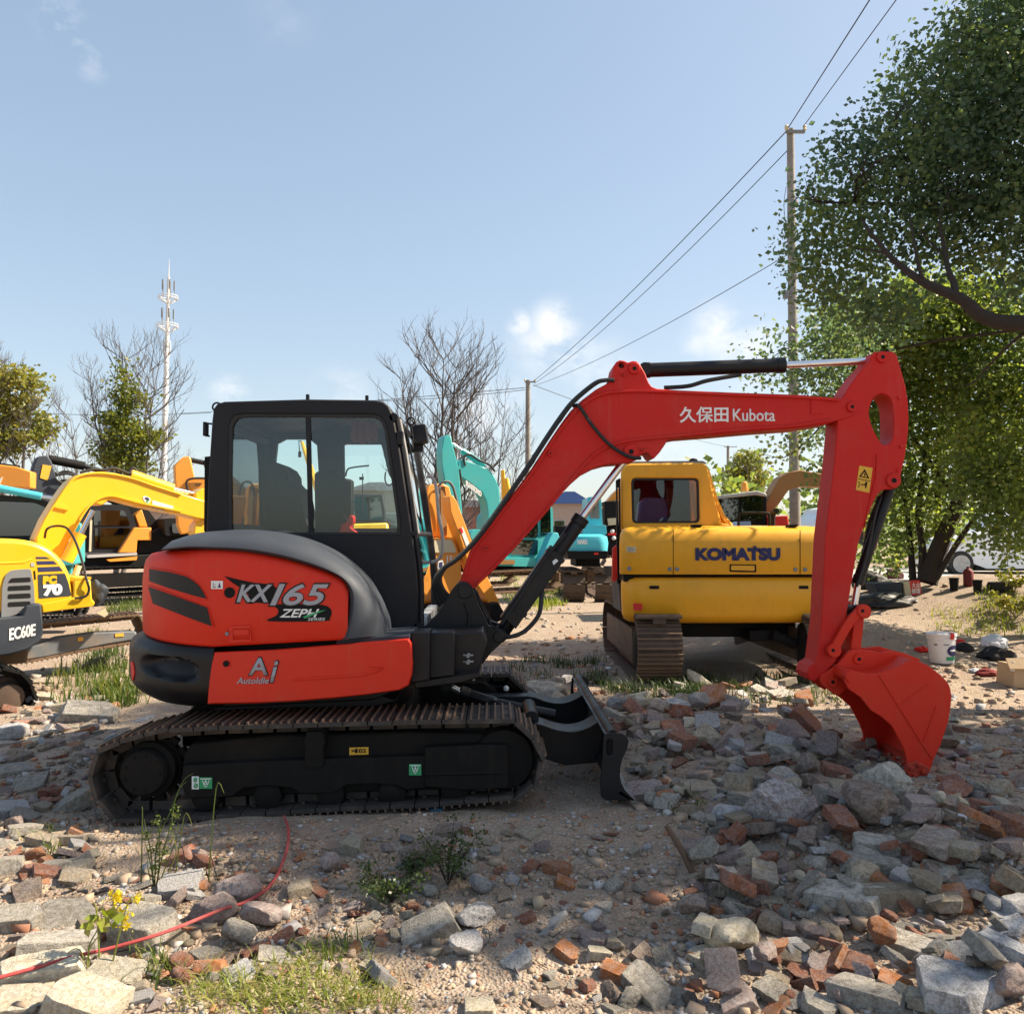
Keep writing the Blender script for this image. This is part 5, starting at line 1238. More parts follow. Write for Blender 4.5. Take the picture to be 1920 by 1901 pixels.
c = rod('arm_cylinder', (866, 845), (908, 873), 15.15, .055, 'teal', T2); rod('cylinder_rod', (848, 832), (866, 845), 15.15, .028, 'chrome', c)
wire_tube('boom_hose', [(872, 873), (870, 858), (880, 852), (900, 864), (918, 872), (928, 884)], 15.0, .02, 'rubber', T2)
wire_tube('slack_hose', [(862, 880), (866, 905), (872, 920), (871, 940)], 14.9, .015, 'rubber', T2)
piece('side_panel', [(880, 1000), (890, 992), (908, 994), (915, 1003), (930, 1044), (884, 1044)], 14.9, .7, 'teal', T2, bev=.02)
piece('lower_body', [(884, 1044), (1012, 1046), (1012, 1063), (886, 1060)], 14.7, 2.2, 'teal', T2, bev=.02)
piece('rubber_step', [(937, 1049), (965, 1050), (965, 1058), (937, 1058)], 14.68, .1, 'brownor', T2)
cw_ = piece('cab', rndpoly([(948, 1046), (950, 965), (968, 948), (1034, 944), (1037, 960), (1037, 1040), (1012, 1048)], 5), 14.9, 1.3, 'teal', T2, bev=.03, holes=[])
piece('cab_window', rndpoly([(956, 1008), (957, 972), (970, 955), (1008, 953), (1009, 1008)], 3), 14.885, .03, 'glassd', cw_)
piece('cab_window', rndpoly([(957, 1012), (1009, 1012), (1008, 1040), (958, 1040)], 3), 14.885, .03, 'glassd', cw_)
piece('cab_window', rndpoly([(1014, 955), (1032, 950), (1033, 1000), (1014, 1005)], 2), 14.885, .03, 'glassd', cw_)
piece('swing_base', [(930, 1062), (1010, 1062), (1010, 1078), (930, 1078)], 14.9, 1.8, 'matte', T2)
piece('blade_arm', [(1010, 1056), (1018, 1040), (1031, 1008), (1038, 998), (1046, 999), (1050, 1008), (1040, 1030), (1024, 1056)], 14.6, .2, 'tealb', T2, bev=.01)
for y in (14.6, 16.4): track_belt(xz([(925, 1072), (1040, 1066), (1050, 1076), (1050, 1098), (1035, 1106), (925, 1112), (912, 1092)], 14.6), y, y+.45, .17, 'track', T2, [MT['mudtrack'], MT['mudtrack']])

endframe(fr_, T2)

# ---- teal machine further back seen from behind
T3 = thing('light_teal_excavator', 'light teal excavator seen from behind between the boom cylinder and the ochre machine', 'excavator', (2.6, 20, 0))
o = cwl('counterweight', P(1064, 0, 20).x, P(1139, 0, 20).x, [(P(0, 1035, 20).z, .2), (P(0, 1034, 20).z, .03), (P(0, 1018, 20).z, 0), (P(0, 1006, 20).z, .04), (P(0, 1001, 20).z, .2)], 20, 1.2, .25, 'tealb', T3)
text_px('maker_lettering', 'NARD', (1083, 1012, 1101, 1020), 19.99, MT['white'], o, fat=.006)
piece('rear_bumper', rndpoly([(1063, 1033), (1140, 1033), (1138, 1048), (1066, 1048)], 3), 19.95, 1.6, 'matte', T3, bev=.04)
piece('reflector', [(1114, 1036), (1122, 1036), (1122, 1040), (1114, 1040)], 19.93, .05, 'redst', T3)
piece('hood', rndpoly([(1093, 985), (1136, 984), (1138, 1002), (1093, 1003)], 4), 20.3, 1.2, 'tealb', T3, bev=.05)
piece('cab', rndpoly([(1100, 988), (1102, 932), (1127, 930), (1130, 988)], 3), 20.6, 1.3, 'tealb', T3, bev=.04)
piece('cab_window', rndpoly([(1106, 972), (1107, 940), (1123, 939), (1124, 972)], 2), 20.58, .03, 'glassd', T3)
piece('dark_body', [(1040, 985), (1065, 985), (1070, 1030), (1045, 1040)], 20.4, 1.2, 'matte', T3, bev=.03)
for (a_, c_) in ((1052, 1092), (1110, 1146)):
    o = track_belt(loop(3.4, .75, .4, -.02), 0, (c_-a_)/1600*20.5, .2, 'track', None, [MT['rustdark'], MT['rustdark']])
    xform(o, Matrix.Translation((P(c_, 0, 20.3).x, 21.8, .0)) @ Matrix.Rotation(R(90), 4, 'Z')); o.location -= T3.location; o.parent = T3
piece('undercarriage', [(1080, 1046), (1125, 1046), (1125, 1062), (1080, 1062)], 20.8, 1.5, 'matte', T3)

# ---- orange and black machine at the left side of the ochre one
OK_ = thing('orange_excavator', 'orange and black machine glimpsed at the left side of the ochre excavator', 'excavator', (3.0, 24, 0))
piece('body', [(1136, 990), (1170, 975), (1240, 975), (1240, 1040), (1140, 1040)], 24, 2, 'matte', OK_, bev=.05)
piece('boom', [(1130, 950), (1150, 925), (1190, 890), (1200, 900), (1170, 950), (1160, 985), (1140, 985)], 24.1, .6, 'orangem', OK_, bev=.03)
piece('cab', [(1133, 940), (1160, 938), (1160, 985), (1134, 985)], 23.8, .8, 'matte', OK_, bev=.03)
piece('pale_panel', [(1139, 972), (1155, 971), (1155, 984), (1141, 985)], 23.75, .1, 'cream', OK_)
for (u, v) in ((1148, 996), (1151, 1009)):
    c = P(u, v, 23.9); B().sphere(c, .06).obj('lamp', MT['white'], OK_)
piece('side_stripe', [(1140, 999), (1158, 998), (1158, 1003), (1140, 1004)], 23.95, .1, 'redst', OK_)
for y in (23.9, 25.6): track_belt(xz([(1140, 1042), (1240, 1042), (1255, 1060), (1240, 1092), (1140, 1094), (1125, 1065)], 23.9), y, y+.5, .22, 'track', OK_, [MT['rustdark'], MT['rustdark']])

# ---- raised yellow boom far off
YF = thing('far_yellow_excavator', 'far yellow excavator whose upright boom shows just left of the red boom', 'excavator', (1.2, 34, 0))
piece('boom', [(939, 882), (946, 880), (948, 905), (955, 925), (968, 980), (955, 985), (941, 935)], 34, .5, 'yellowb', YF, bev=.03)
rod('boom_cylinder', (949, 897), (960, 955), 33.8, .10, 'yellowb', YF)
piece('body', [(920, 985), (1010, 980), (1010, 1035), (920, 1038)], 34, 2.4, 'yellowb', YF, bev=.08)
for y in (33.8, 36): track_belt(xz([(915, 1040), (1010, 1040), (1020, 1055), (1010, 1078), (915, 1080), (905, 1060)], 33.8), y, y+.5, .25, 'track', YF, [MT['rustdark'], MT['rustdark']])

# ---- brown orange machine on the right behind the utility pole
BR = thing('brown_orange_excavator', 'brown orange excavator with arched boom and dark cab behind the big utility pole', 'excavator', (6.0, 16, 0))
piece('boom', [(1425, 967), (1432, 948), (1453, 911), (1461, 897), (1478, 885), (1500, 881), (1536, 887), (1590, 896), (1640, 905), (1640, 925), (1590, 917), (1560, 914), (1501, 911), (1478, 920), (1461, 945), (1447, 962), (1440, 990), (1422, 990)], 16.2, .4, 'brownor', BR, bev=.02)
piece('arm', [(1625, 895), (1645, 890), (1655, 930), (1645, 1030), (1632, 1030), (1628, 940)], 16.25, .3, 'brownor', BR, bev=.02)
rod('arm_cylinder', (1535, 884), (1610, 890), 16.4, .06, 'black', BR)
bcab = piece('cab', rndpoly([(1345, 990), (1346, 930), (1420, 924), (1437, 927), (1438, 990)], 4), 16.0, 1.2, 'matte', BR, bev=.03)
piece('cab_window', [(1352, 975), (1353, 936), (1385, 933), (1385, 975)], 15.98, .03, 'glassd', bcab)
piece('cab_window', rndpoly([(1391, 975), (1391, 932), (1416, 930), (1430, 933), (1430, 975)], 3), 15.98, .03, 'glassd', bcab)
piece('cab_roof', [(1340, 930), (1420, 920), (1438, 926), (1438, 931), (1418, 928), (1342, 936)], 15.9, 1.4, 'lgrey', bcab, bev=.02)
c = P(1396, 921, 16.2); B().lathe([(.07, 0), (.075, .02), (.06, .12), (.055, .16), (.02, .19)], c, 'Z', 14).obj('beacon', MT['orangem'], BR)
piece('body', [(1345, 985), (1480, 985), (1500, 1000), (1500, 1050), (1345, 1050)], 15.8, 1.8, 'brownor', BR, bev=.05)
piece('tank', [(1448, 968), (1478, 966), (1480, 990), (1448, 990)], 15.7, .5, 'redst', BR, bev=.02)
piece('blue_crate', rndpoly([(1382, 978), (1408, 977), (1408, 990), (1382, 990)], 2), 14.6, .3, paint('pale_blue', (.30, .42, .62), .5, .1), BR)
for y in (15.6, 17.4): track_belt(xz([(1340, 1060), (1480, 1060), (1495, 1080), (1480, 1120), (1340, 1125), (1322, 1090)], 15.6), y, y+.45, .2, 'track', BR, [MT['mudtrack'], MT['mudtrack']])
# ================================================================ trees, poles, tower
def leaf_mat(name, c1, c2, c3, trans=.45):
    m = bpy.data.materials.new(name); m.use_nodes = True; t = m.node_tree; t.nodes.clear()
    o = t.nodes.new('ShaderNodeOutputMaterial'); g = t.nodes.new('ShaderNodeNewGeometry')
    cr = t.nodes.new('ShaderNodeValToRGB'); e = cr.color_ramp.elements
    e[0].color = (*c1, 1); e[1].color = (*c3, 1); e[0].position = 0; e[1].position = 1; x = e.new(.55); x.color = (*c2, 1)
    n = noi(t, .9, 3, .5)
    a = t.nodes.new('ShaderNodeMath'); a.operation = 'MULTIPLY_ADD'; a.inputs[1].default_value = .55
    t.links.new(g.outputs['Random Per Island'], a.inputs[0]); b_ = rng(t, n, .3, .7, -.05, .5); t.links.new(b_, a.inputs[2])
    t.links.new(a.outputs[0], cr.inputs[0])
    d = t.nodes.new('ShaderNodeBsdfPrincipled'); d.inputs['Roughness'].default_value = .45; t.links.new(cr.outputs[0], d.inputs['Base Color'])
    tl = t.nodes.new('ShaderNodeBsdfTranslucent'); hs = t.nodes.new('ShaderNodeHueSaturation'); hs.inputs['Value'].default_value = 1.6; hs.inputs['Saturation'].default_value = 1.15
    t.links.new(cr.outputs[0], hs.inputs['Color']); t.links.new(hs.outputs[0], tl.inputs[0])
    mx = t.nodes.new('ShaderNodeMixShader'); mx.inputs[0].default_value = trans
    t.links.new(d.outputs[0], mx.inputs[1]); t.links.new(tl.outputs[0], mx.inputs[2]); t.links.new(mx.outputs[0], o.inputs[0]); return m
MT['leafd'] = leaf_mat('dark_leaves', (.060, .10, .062), (.10, .15, .075), (.20, .24, .06), .52)
MT['leafm'] = leaf_mat('mid_leaves', (.080, .115, .045), (.15, .20, .055), (.32, .34, .07), .55)
MT['leafy'] = leaf_mat('yellow_leaves', (.09, .12, .025), (.20, .20, .04), (.34, .28, .08), .4)
MT['leafp'] = leaf_mat('pine_leaves', (.07, .10, .025), (.14, .16, .03), (.26, .24, .05), .45)
MT['bark'] = paint('bark', (.034, .026, .022), .95, .5, (.07, .06, .05), dscale=5)
MT['twig'] = paint('bare_twigs', (.10, .085, .078), .9, .3, (.16, .14, .13), dscale=3)
def leaves(name, blobs, n, size, mat, parent, seed=1, clump=14, spread=.16, flat=.6):
    """leaf quads gathered on twig ends through the blobs' volume; blobs: (x,y,z,rx,ry,rz,weight)"""
    rs = np.random.RandomState(seed); bl = np.array(blobs, float)
    wt = bl[:, 6]/bl[:, 6].sum(); nc = max(1, n//clump)
    k = rs.choice(len(bl), nc, p=wt)
    d = rs.normal(size=(nc, 3)); d /= np.linalg.norm(d, axis=1)[:, None]
    rad = rs.uniform(.15, 1.0, nc)**.55
    c = bl[k, :3]+d*rad[:, None]*bl[k, 3:6]
    c = np.repeat(c, clump, axis=0)+rs.normal(size=(nc*clump, 3))*spread*np.array([1, 1, .75])
    m = len(c); s = size*rs.uniform(.6, 1.25, m)
    u = rs.normal(size=(m, 3)); u[:, 2] = u[:, 2]*.5-.35; u /= np.linalg.norm(u, axis=1)[:, None]
    w = rs.normal(size=(m, 3)); w[:, 2] *= flat; w = np.cross(u, w); w /= np.linalg.norm(w, axis=1)[:, None]+1e-9
    nrm = np.cross(u, w)
    a = c; b1 = c+u*(s*.5)[:, None]+w*(s*.36)[:, None]+nrm*(s*.08)[:, None]; c2 = c+u*s[:, None]; d1 = c+u*(s*.5)[:, None]-w*(s*.36)[:, None]+nrm*(s*.08)[:, None]
    v = np.stack([a, b1, c2, d1], 1).reshape(-1, 3)
    me = bpy.data.meshes.new(name); me.vertices.add(4*m); me.loops.add(4*m); me.polygons.add(m)
    me.vertices.foreach_set('co', v.ravel()); me.loops.foreach_set('vertex_index', np.arange(4*m)); me.polygons.foreach_set('loop_start', np.arange(m)*4)
    me.polygons.foreach_set('loop_total', np.full(m, 4)); me.update(calc_edges=True); me.materials.append(mat)
    o = bpy.data.objects.new(name, me); COL.objects.link(o); setpar(o, parent); return o
def grow(b, p, d, L, r, lvl, rs, up=.25, sp=.55, kids=3, tips=None, n0=6, shrink=.66):
    k = 4; pts = [p]; q = p.copy(); dd = d.normalized()
    for i in range(k):
        dd = (dd+Vector((rs.gauss(0, .12), rs.gauss(0, .12), rs.gauss(0, .06)+up*.12))).normalized(); q = q+dd*(L/k); pts.append(q.copy())
    b.tube(pts, [r*(1-.42*i/k) for i in range(k+1)], max(3, n0-lvl if lvl < 3 else 3), cap=False)
    if tips is not None: tips.append(pts[-1])
    if lvl >= 1 or True:
        if L < .12 or r < .0022: return
    if lvl <= 0: return
    m = kids+(1 if rs.random() < .5 else 0)
    for i in range(m):
        t = .35+.65*(i+rs.random()*.6)/m; t = min(t, 1); j = min(k-1, int(t*k)); pp = pts[j].lerp(pts[j+1], t*k-j)
        az = rs.random()*6.283; side = Vector((math.cos(az), math.sin(az), 0))
        nd = (dd*(1-sp*.35)+side*sp*(.8+.5*rs.random())+Vector((0, 0, up))).normalized()
        grow(b, pp, nd, L*shrink*(.8+.35*rs.random()), r*(.50+.08*rs.random())*(1 if i < m-1 else 1.12), lvl-1, rs, up, sp, kids, tips, n0, shrink)
def tree_root(name, label, pos, group=None): return thing(name, label, 'tree', pos, group)

def bare_fan(label, u, Yd, ztop, seed, limbs, r, trunk=.30, name='bare_tree', hw=1.0):
    base = P(u, 1000, Yd); base.z = 0; rt = tree_root(name, label, (base.x, base.y, 0)); rs = random.Random(seed); b = B()
    for (x0, lean, hf, rf, t0) in limbs:
        q = base+Vector((x0, rs.uniform(-.2, .2), ztop*t0)); H = ztop*hf-q.z; k = 8; pts = [q.copy()]; d = Vector((lean*1.9, rs.uniform(-.35, .35), 1)).normalized()
        if t0 > 0: pts = [base+Vector((x0*.4, 0, ztop*t0*.6)), q.copy()]
        for i in range(k):
            d = (d+Vector((rs.gauss(0, .07)-lean*.10, rs.gauss(0, .06), .16))).normalized(); q = q+d*H/k*1.02; pts.append(q.copy())
        n = len(pts); R0 = r*rf; b.tube(pts, [R0*(1-.88*i/(n-1)) for i in range(n)], 7, cap=False)
        for i in range(1, n):
            for _ in range(1+(i > n*.25)+(i > n*.6)):
                az = rs.random()*6.283; f = .55+.45*math.sin(math.pi*min(1, i/n*1.1))
                nd = Vector((math.cos(az)*.85+lean*.9, math.sin(az)*.6, .75)).normalized()
                grow(b, pts[i], nd, H*.26*f*hw*(.75+.5*rs.random()), R0*(.52-.38*i/n), 3, rs, .35, .5, 2, None, 5, .66)
    b.obj('branches', MT['twig'], rt); return rt
def bare_tree(label, u, Yd, ztop, seed, stems, spread, lvl=5, name='bare_tree', r=.13, mat='twig', up=.3, kids=3):
    base = P(u, 1000, Yd); base.z = 0; rt = tree_root(name, label, (base.x, base.y, 0)); rs = random.Random(seed); b = B(); tips = []
    for (lean, hf) in stems:
        H = ztop*hf
        d = Vector((lean, rs.uniform(-.1, .1), 1)); pts = [base.copy()]; q = base.copy(); dd = d.normalized()
        for i in range(7): dd = (dd+Vector((rs.gauss(0, .05), rs.gauss(0, .05), .05))).normalized(); q = q+dd*H*.92/7; pts.append(q.copy())
        b.tube(pts, [r*(1-.86*i/7) for i in range(8)], 7, cap=False)
        for i in range(2, 8):
            for _ in range(2 if i < 6 else 3):
                az = rs.random()*6.283; f = 1-.45*abs(i-4)/4
                nd = Vector((math.cos(az)*spread, math.sin(az)*spread, .75+rs.random()*.3)).normalized()
                grow(b, pts[i], nd, H*.20*f*(.8+.5*rs.random()), r*(.46-.05*i), lvl-1, rs, up, .5, kids, tips)
    b.obj('branches', MT[mat], rt); return rt, tips
bare_fan('tall bare tree rising between the black cab and the red boom', 812, 30, 7.7, 5, [(-.1, -.02, .99, 1.0, 0), (.2, .10, .95, .85, 0), (-.1, -.42, .78, .6, .26), (-.1, -.22, .93, .55, .38), (.45, .16, .88, .75, 0), (.5, .42, .72, .55, .28), (.3, .26, .92, .5, .40), (.5, .62, .66, .4, .26)], .115, hw=1.0)
bare_fan('smaller bare tree right behind the teal arm, lower than its neighbour', 905, 40, 7.9, 11, [(-.5, -.16, .86, .6, .1), (-.2, -.05, 1.0, .7, 0), (.2, .06, .97, .7, 0), (.5, .18, .9, .6, .1), (.6, .32, .76, .45, .15)], .09, hw=.7)
t_ = bare_fan('bare tree with green foliage on its lower trunk beside the white mast', 215, 34, 9.1, 23, [(0, -.03, .98, 1.0, 0), (.3, .12, .94, .8, 0), (-.1, -.34, .80, .5, .35), (.9, .16, .9, .6, .1), (.9, .45, .66, .4, .25), (-.1, -.2, .9, .45, .45)], .12, hw=.85)
bs = lambda L: [(*P(u, v, Y), rx, rx, rz, w) for (u, v, Y, rx, rz, w) in L]
leaves('foliage', bs([(232, 700, 34, .25, .5, .6), (238, 745, 34, .5, .5, 1.2), (225, 790, 34, .7, .5, 2), (250, 820, 34, 1.1, .5, 3), (215, 850, 34, .7, .5, 2), (245, 865, 34, .9, .5, 2.5), (290, 820, 34, .5, .2, .8), (268, 750, 34, .2, .3, .4)]), 4200, .17, MT['leafp'], t_, 3, 10, .22)
bare_fan('thin bare tree left of the one with green lower foliage', 160, 37, 6.6, 31, [(0, -.03, .98, 1.0, 0), (0, -.4, .8, .6, .2), (0, .3, .85, .6, .25)], .08, hw=.9)
t_, tips = bare_tree('sparse tree with yellowing leaves at the left edge', 2, 27, 6.9, 41, [(-.05, 1.0), (.12, .8)], .8, 4, r=.13)
leaves('foliage', bs([(20, 705, 27, 1.1, .35, 3), (60, 735, 27, .4, .5, 1), (-20, 740, 27, .9, .8, 3), (10, 780, 27, .5, .8, 2), (80, 800, 27, .35, .35, 1), (50, 820, 27, .9, .2, 1.5), (0, 840, 27, .7, .4, 1.5), (40, 770, 27, .4, .3, .7)]), 4200, .16, MT['leafy'], t_, 4, 8, .16)
t_, tips = bare_tree('small light green tree in the gap right of the ochre cab', 1398, 45, 5.2, 55, [(0, 1.0), (.15, .8)], .8, 3, r=.1)
leaves('foliage', bs([(1400, 865, 45, .8, .7, 2), (1380, 895, 45, 1.0, .6, 2), (1412, 895, 45, .8, .6, 2), (1395, 915, 45, 1.3, .5, 2)]), 3000, .2, MT['leafy'], t_, 6, 8, .15)

# ---- near tree whose limbs reach in from the right
NT = tree_root('leafy_tree', 'big dark leafy tree reaching in from the right with a curved bare limb', (8.6, 7.6, 0))
b = B(); tr = [Vector((8.6, 7.6, -.1)), Vector((8.5, 7.6, 1.5)), Vector((8.3, 7.7, 2.6)), Vector((8.1, 7.9, 3.8)), Vector((7.9, 8.1, 5.2)), Vector((7.6, 8.3, 6.6)), Vector((7.3, 8.4, 8.0))]
b.tube(tr, [.30, .25, .22, .19, .15, .10, .05], 12, cap=False)
b.obj('trunk', MT['bark'], NT)
b = B()
limb = [P(u, v, Y) for u, v, Y in ((2300, 560, 7.7), (2120, 585, 7.5), (2000, 598, 7.4), (1925, 606, 7.3), (1872, 603, 7.3), (1835, 590, 7.3), (1808, 565, 7.3), (1775, 549, 7.35), (1735, 532, 7.4), (1700, 508, 7.5), (1668, 480, 7.6), (1635, 440, 7.7), (1615, 410, 7.8))]
b.tube(cat_rom([tuple(p) for p in limb], 3), [.095-.085*i/(len(limb)*3-3) for i in range(len(limb)*3-2)], 9, cap=False)
for L, r in (([(1792, 556, 7.32), (1788, 530, 7.4), (1778, 505, 7.5), (1772, 470, 7.6), (1762, 420, 7.7), (1770, 380, 7.8)], .035), ([(1735, 532, 7.4), (1722, 500, 7.4), (1712, 440, 7.5), (1706, 400, 7.6)], .02), ([(1668, 480, 7.6), (1640, 470, 7.8), (1600, 465, 8), (1570, 450, 8.2)], .012),
              ([(1950, 603, 7.35), (1900, 640, 7.6), (1850, 690, 8), (1820, 720, 8.3), (1760, 730, 8.6)], .018), ([(1772, 480, 7.6), (1740, 450, 7.8), (1720, 420, 7.9)], .014),
              ([(2050, 600, 7.5), (1900, 620, 8.6), (1750, 640, 9.4), (1650, 660, 9.8), (1560, 650, 10), (1470, 655, 10.1), (1420, 705, 10.2)], .02), ([(1650, 660, 9.8), (1570, 760, 9.7), (1520, 820, 9.7), (1470, 858, 9.7), (1430, 850, 9.7)], .014)):
    b.tube(cat_rom([tuple(P(*q)) for q in L], 3), [r*(1-.8*i/((len(L)-1)*3)) for i in range((len(L)-1)*3+1)], 6, cap=False)
rs = random.Random(3)
for (u, v, Y) in ((1700, 300, 8.3), (1800, 200, 8.3), (1880, 120, 8.3), (1600, 380, 8.3), (1880, 330, 8), (1760, 330, 8)):
    a0 = tr[rs.choice((3, 4, 5))]; e = P(u, v, Y); mid = (a0+e)/2+Vector((0, 0, .3)); b.tube(cat_rom([tuple(a0), tuple(mid), tuple(e)], 4), [.06*(1-.8*i/8) for i in range(9)], 6, cap=False)
    for _ in range(4): grow(b, e, Vector((rs.gauss(-.3, .6), rs.gauss(0, .5), rs.gauss(.2, .4))), .42, .012, 2, rs, .1, .6, 2)
b.obj('limbs', MT['bark'], NT)
def cl(L, f=1.0): return [(*P(u, v, Y), r_*f, r_*f*1.2, r_*f*.85, r_**2.2) for (u, v, Y, r_) in L]
near = [(1550, 400, 8.6, .42), (1518, 360, 8.6, .16), (1565, 300, 8.6, .2), (1655, 195, 8.6, .22), (1700, 120, 8.6, .25), (1800, 60, 8.6, .22), (1515, 520, 8.6, .2), (1530, 470, 8.6, .38), (1600, 330, 8.6, .5), (1640, 420, 8.4, .55), (1580, 510, 8.5, .42), (1560, 560, 8.6, .3), (1670, 270, 8.5, .55), (1730, 330, 8.3, .7), (1700, 420, 8.2, .5), (1745, 175, 8.6, .5), (1790, 220, 8.4, .7), (1815, 330, 8.2, .75), (1840, 120, 8.5, .55), (1880, 60, 8.6, .6),
        (1930, 150, 8.3, .9), (1900, 260, 8.1, .8), (1960, 30, 8.4, .9), (1890, 380, 8, .65), (1960, 420, 7.8, .8), (1840, 440, 8, .45), (1625, 560, 8.2, .35), (1680, 590, 8.3, .3), (2050, 200, 8, 1.2), (2060, -60, 8.2, 1.2), (2180, 350, 7.6, 1.1), (2250, 100, 8, 1.4), (1760, 480, 8.4, .3), (1925, 500, 8.3, .4),
        (1440, 655, 10.1, .24), (1455, 625, 10.2, .12), (1425, 705, 10.2, .18), (1480, 690, 10, .2), (1400, 722, 10.2, .12), (1520, 640, 10, .3), (1560, 610, 9.8, .35), (1450, 830, 9.7, .14), (1430, 852, 9.7, .12), (1475, 845, 9.7, .2), (1510, 815, 9.7, .25), (1540, 700, 9.6, .35), (1610, 640, 9.6, .4)]
leaves('foliage', cl(near), 60000, .063, MT['leafd'], NT, 8, 22, .13)
# ---- trees further back on the right
M2 = tree_root('leafy_tree', 'bright leafy tree with dark leaning trunks behind the bucket arm', (6.6, 13.2, .3))
b = B()
for L, r in (([(1738, 1092, 13.2), (1752, 1050, 13.2), (1772, 1000, 13.1), (1795, 945, 13), (1812, 880, 12.9), (1800, 760, 12.7), (1790, 640, 12.5)], .16), ([(1728, 1092, 13.3), (1730, 1030, 13.3), (1722, 960, 13.3), (1735, 860, 13.1), (1740, 720, 13)], .07), ([(1745, 1090, 13.4), (1760, 1010, 13.5), (1758, 900, 13.5), (1770, 700, 13.4)], .08),
             ([(1712, 1090, 13.5), (1706, 1010, 13.6), (1690, 900, 13.6), (1640, 760, 13.5)], .06), ([(1755, 1085, 13.1), (1800, 1010, 12.9), (1850, 940, 12.6), (1900, 850, 12.2)], .05), ([(1800, 945, 12.9), (1740, 860, 12.8), (1680, 770, 12.6)], .04)):
    b.tube(cat_rom([tuple(P(*q)) for q in L], 3), [r*(1-.6*i/((len(L)-1)*3)) for i in range((len(L)-1)*3+1)], 7, cap=False)
b.obj('trunk', MT['bark'], M2)
leaves('foliage', cl([(1580, 640, 12.5, .5), (1620, 700, 12.5, .8), (1640, 590, 12.5, .7), (1760, 590, 12, .7), (1840, 570, 11.8, .6), (1900, 570, 11.6, .6), (1720, 560, 12.2, .5), (1700, 640, 12.2, .9), (1600, 780, 12.8, .6), (1700, 760, 12.8, .9), (1780, 700, 12.4, .9), (1800, 590, 12.3, .7), (1740, 860, 13, .8), (1700, 950, 13.4, .7), (1660, 880, 13.4, .6), (1790, 830, 12.8, .8), (1670, 1020, 13.8, .45), (1740, 980, 13.6, .5), (1560, 880, 12.6, .25), (1535, 895, 12.6, .14)]), 27000, .085, MT['leafm'], M2, 18, 20, .17)
M3 = tree_root('leafy_tree', 'low spreading leafy tree hanging over the white car at the right edge', (9.4, 11.4, .4))
b = B(); b.tube([Vector((9.4, 11.4, .2)), Vector((9.3, 11.4, 1.6)), Vector((9.0, 11.4, 3.0)), Vector((8.6, 11.4, 4.5))], [.16, .13, .1, .05], 8, cap=False); b.tube([Vector((9.3, 11.4, 1.6)), Vector((8.4, 11, 2.0)), Vector((7.4, 10.6, 2.0))], [.05, .035, .015], 6, cap=False); b.obj('trunk', MT['bark'], M3)
leaves('foliage', cl([(1890, 640, 11.5, .8), (1900, 760, 11.2, .8), (1850, 830, 11, .6), (1880, 900, 10.8, .6), (1920, 960, 10.6, .6), (1850, 900, 11, .35), (1875, 990, 10.8, .38), (1860, 1035, 10.8, .18), (1900, 1040, 10.6, .25), (1950, 850, 11, .9), (2020, 700, 11, 1.2), (1840, 720, 11.4, .6), (2020, 950, 10.8, .8)]), 21000, .076, MT['leafm'], M3, 28, 20, .15)
# far tree mass behind
M4 = struct(leaves('tree_line', [(x, 30+4*math.sin(x), 2.2, 2.6, 2, 2.4, 1) for x in np.arange(9, 46, 2.6)]+[(x, 85+3*math.sin(x), 1.6, 4, 2, 1.8, 1) for x in np.arange(-60, 60, 5)], 34000, .30, MT['leafm'], None, 38, 10, .35), 'stuff')
# tall shade tree beyond the right edge (its crown shades the machine and the foreground)
SH_ = tree_root('shade_tree', 'tall leafy tree standing just outside the right edge beside the rubble', (9.6, 4.4, 0))
b = B(); b.tube([Vector((9.6, 4.4, 0)), Vector((9.5, 4.4, 3)), Vector((9.2, 4.5, 6)), Vector((8.9, 4.6, 9))], [.3, .24, .17, .06], 10, cap=False)
rs = random.Random(9)
for i in range(14):
    z = rs.uniform(3, 8); grow(b, Vector((9.3, 4.5, z)), Vector((rs.gauss(0, 1), rs.gauss(0, 1), .5)), 2.2, .05, 2, rs, .2, .6, 3)
b.obj('trunk', MT['bark'], SH_)
SHB0 = [(7.6, 3.9, 6.0, 1.9, 1.6, 1.7, 3), (9.2, 5.0, 7.4, 2.4, 2.2, 1.9, 3), (9.4, 5.6, 5.4, 2.0, 1.4, 1.6, 2), (8.2, 2.2, 5.0, 1.8, 1.2, 1.3, 1.6), (10.6, 4.4, 6.4, 1.8, 2, 2, 1.5), (8.6, 4.4, 4.2, 1.5, 1.5, 1.2, 1.2)]
SHB = [(7.6, 5.5, 6.0, 1.9, 1.1, 1.7, 3), (9.2, 6.6, 7.4, 2.4, 1.8, 1.9, 3), (9.4, 6.7, 5.4, 2.0, 1.4, 1.6, 2), (10.6, 6.2, 6.4, 1.8, 1.5, 2, 1.5), (8.6, 6.0, 4.2, 1.5, 1.2, 1.2, 1.2)]
leaves('foliage', SHB, 14000, .17, MT['leafd'], SH_, 48, 10, .2)

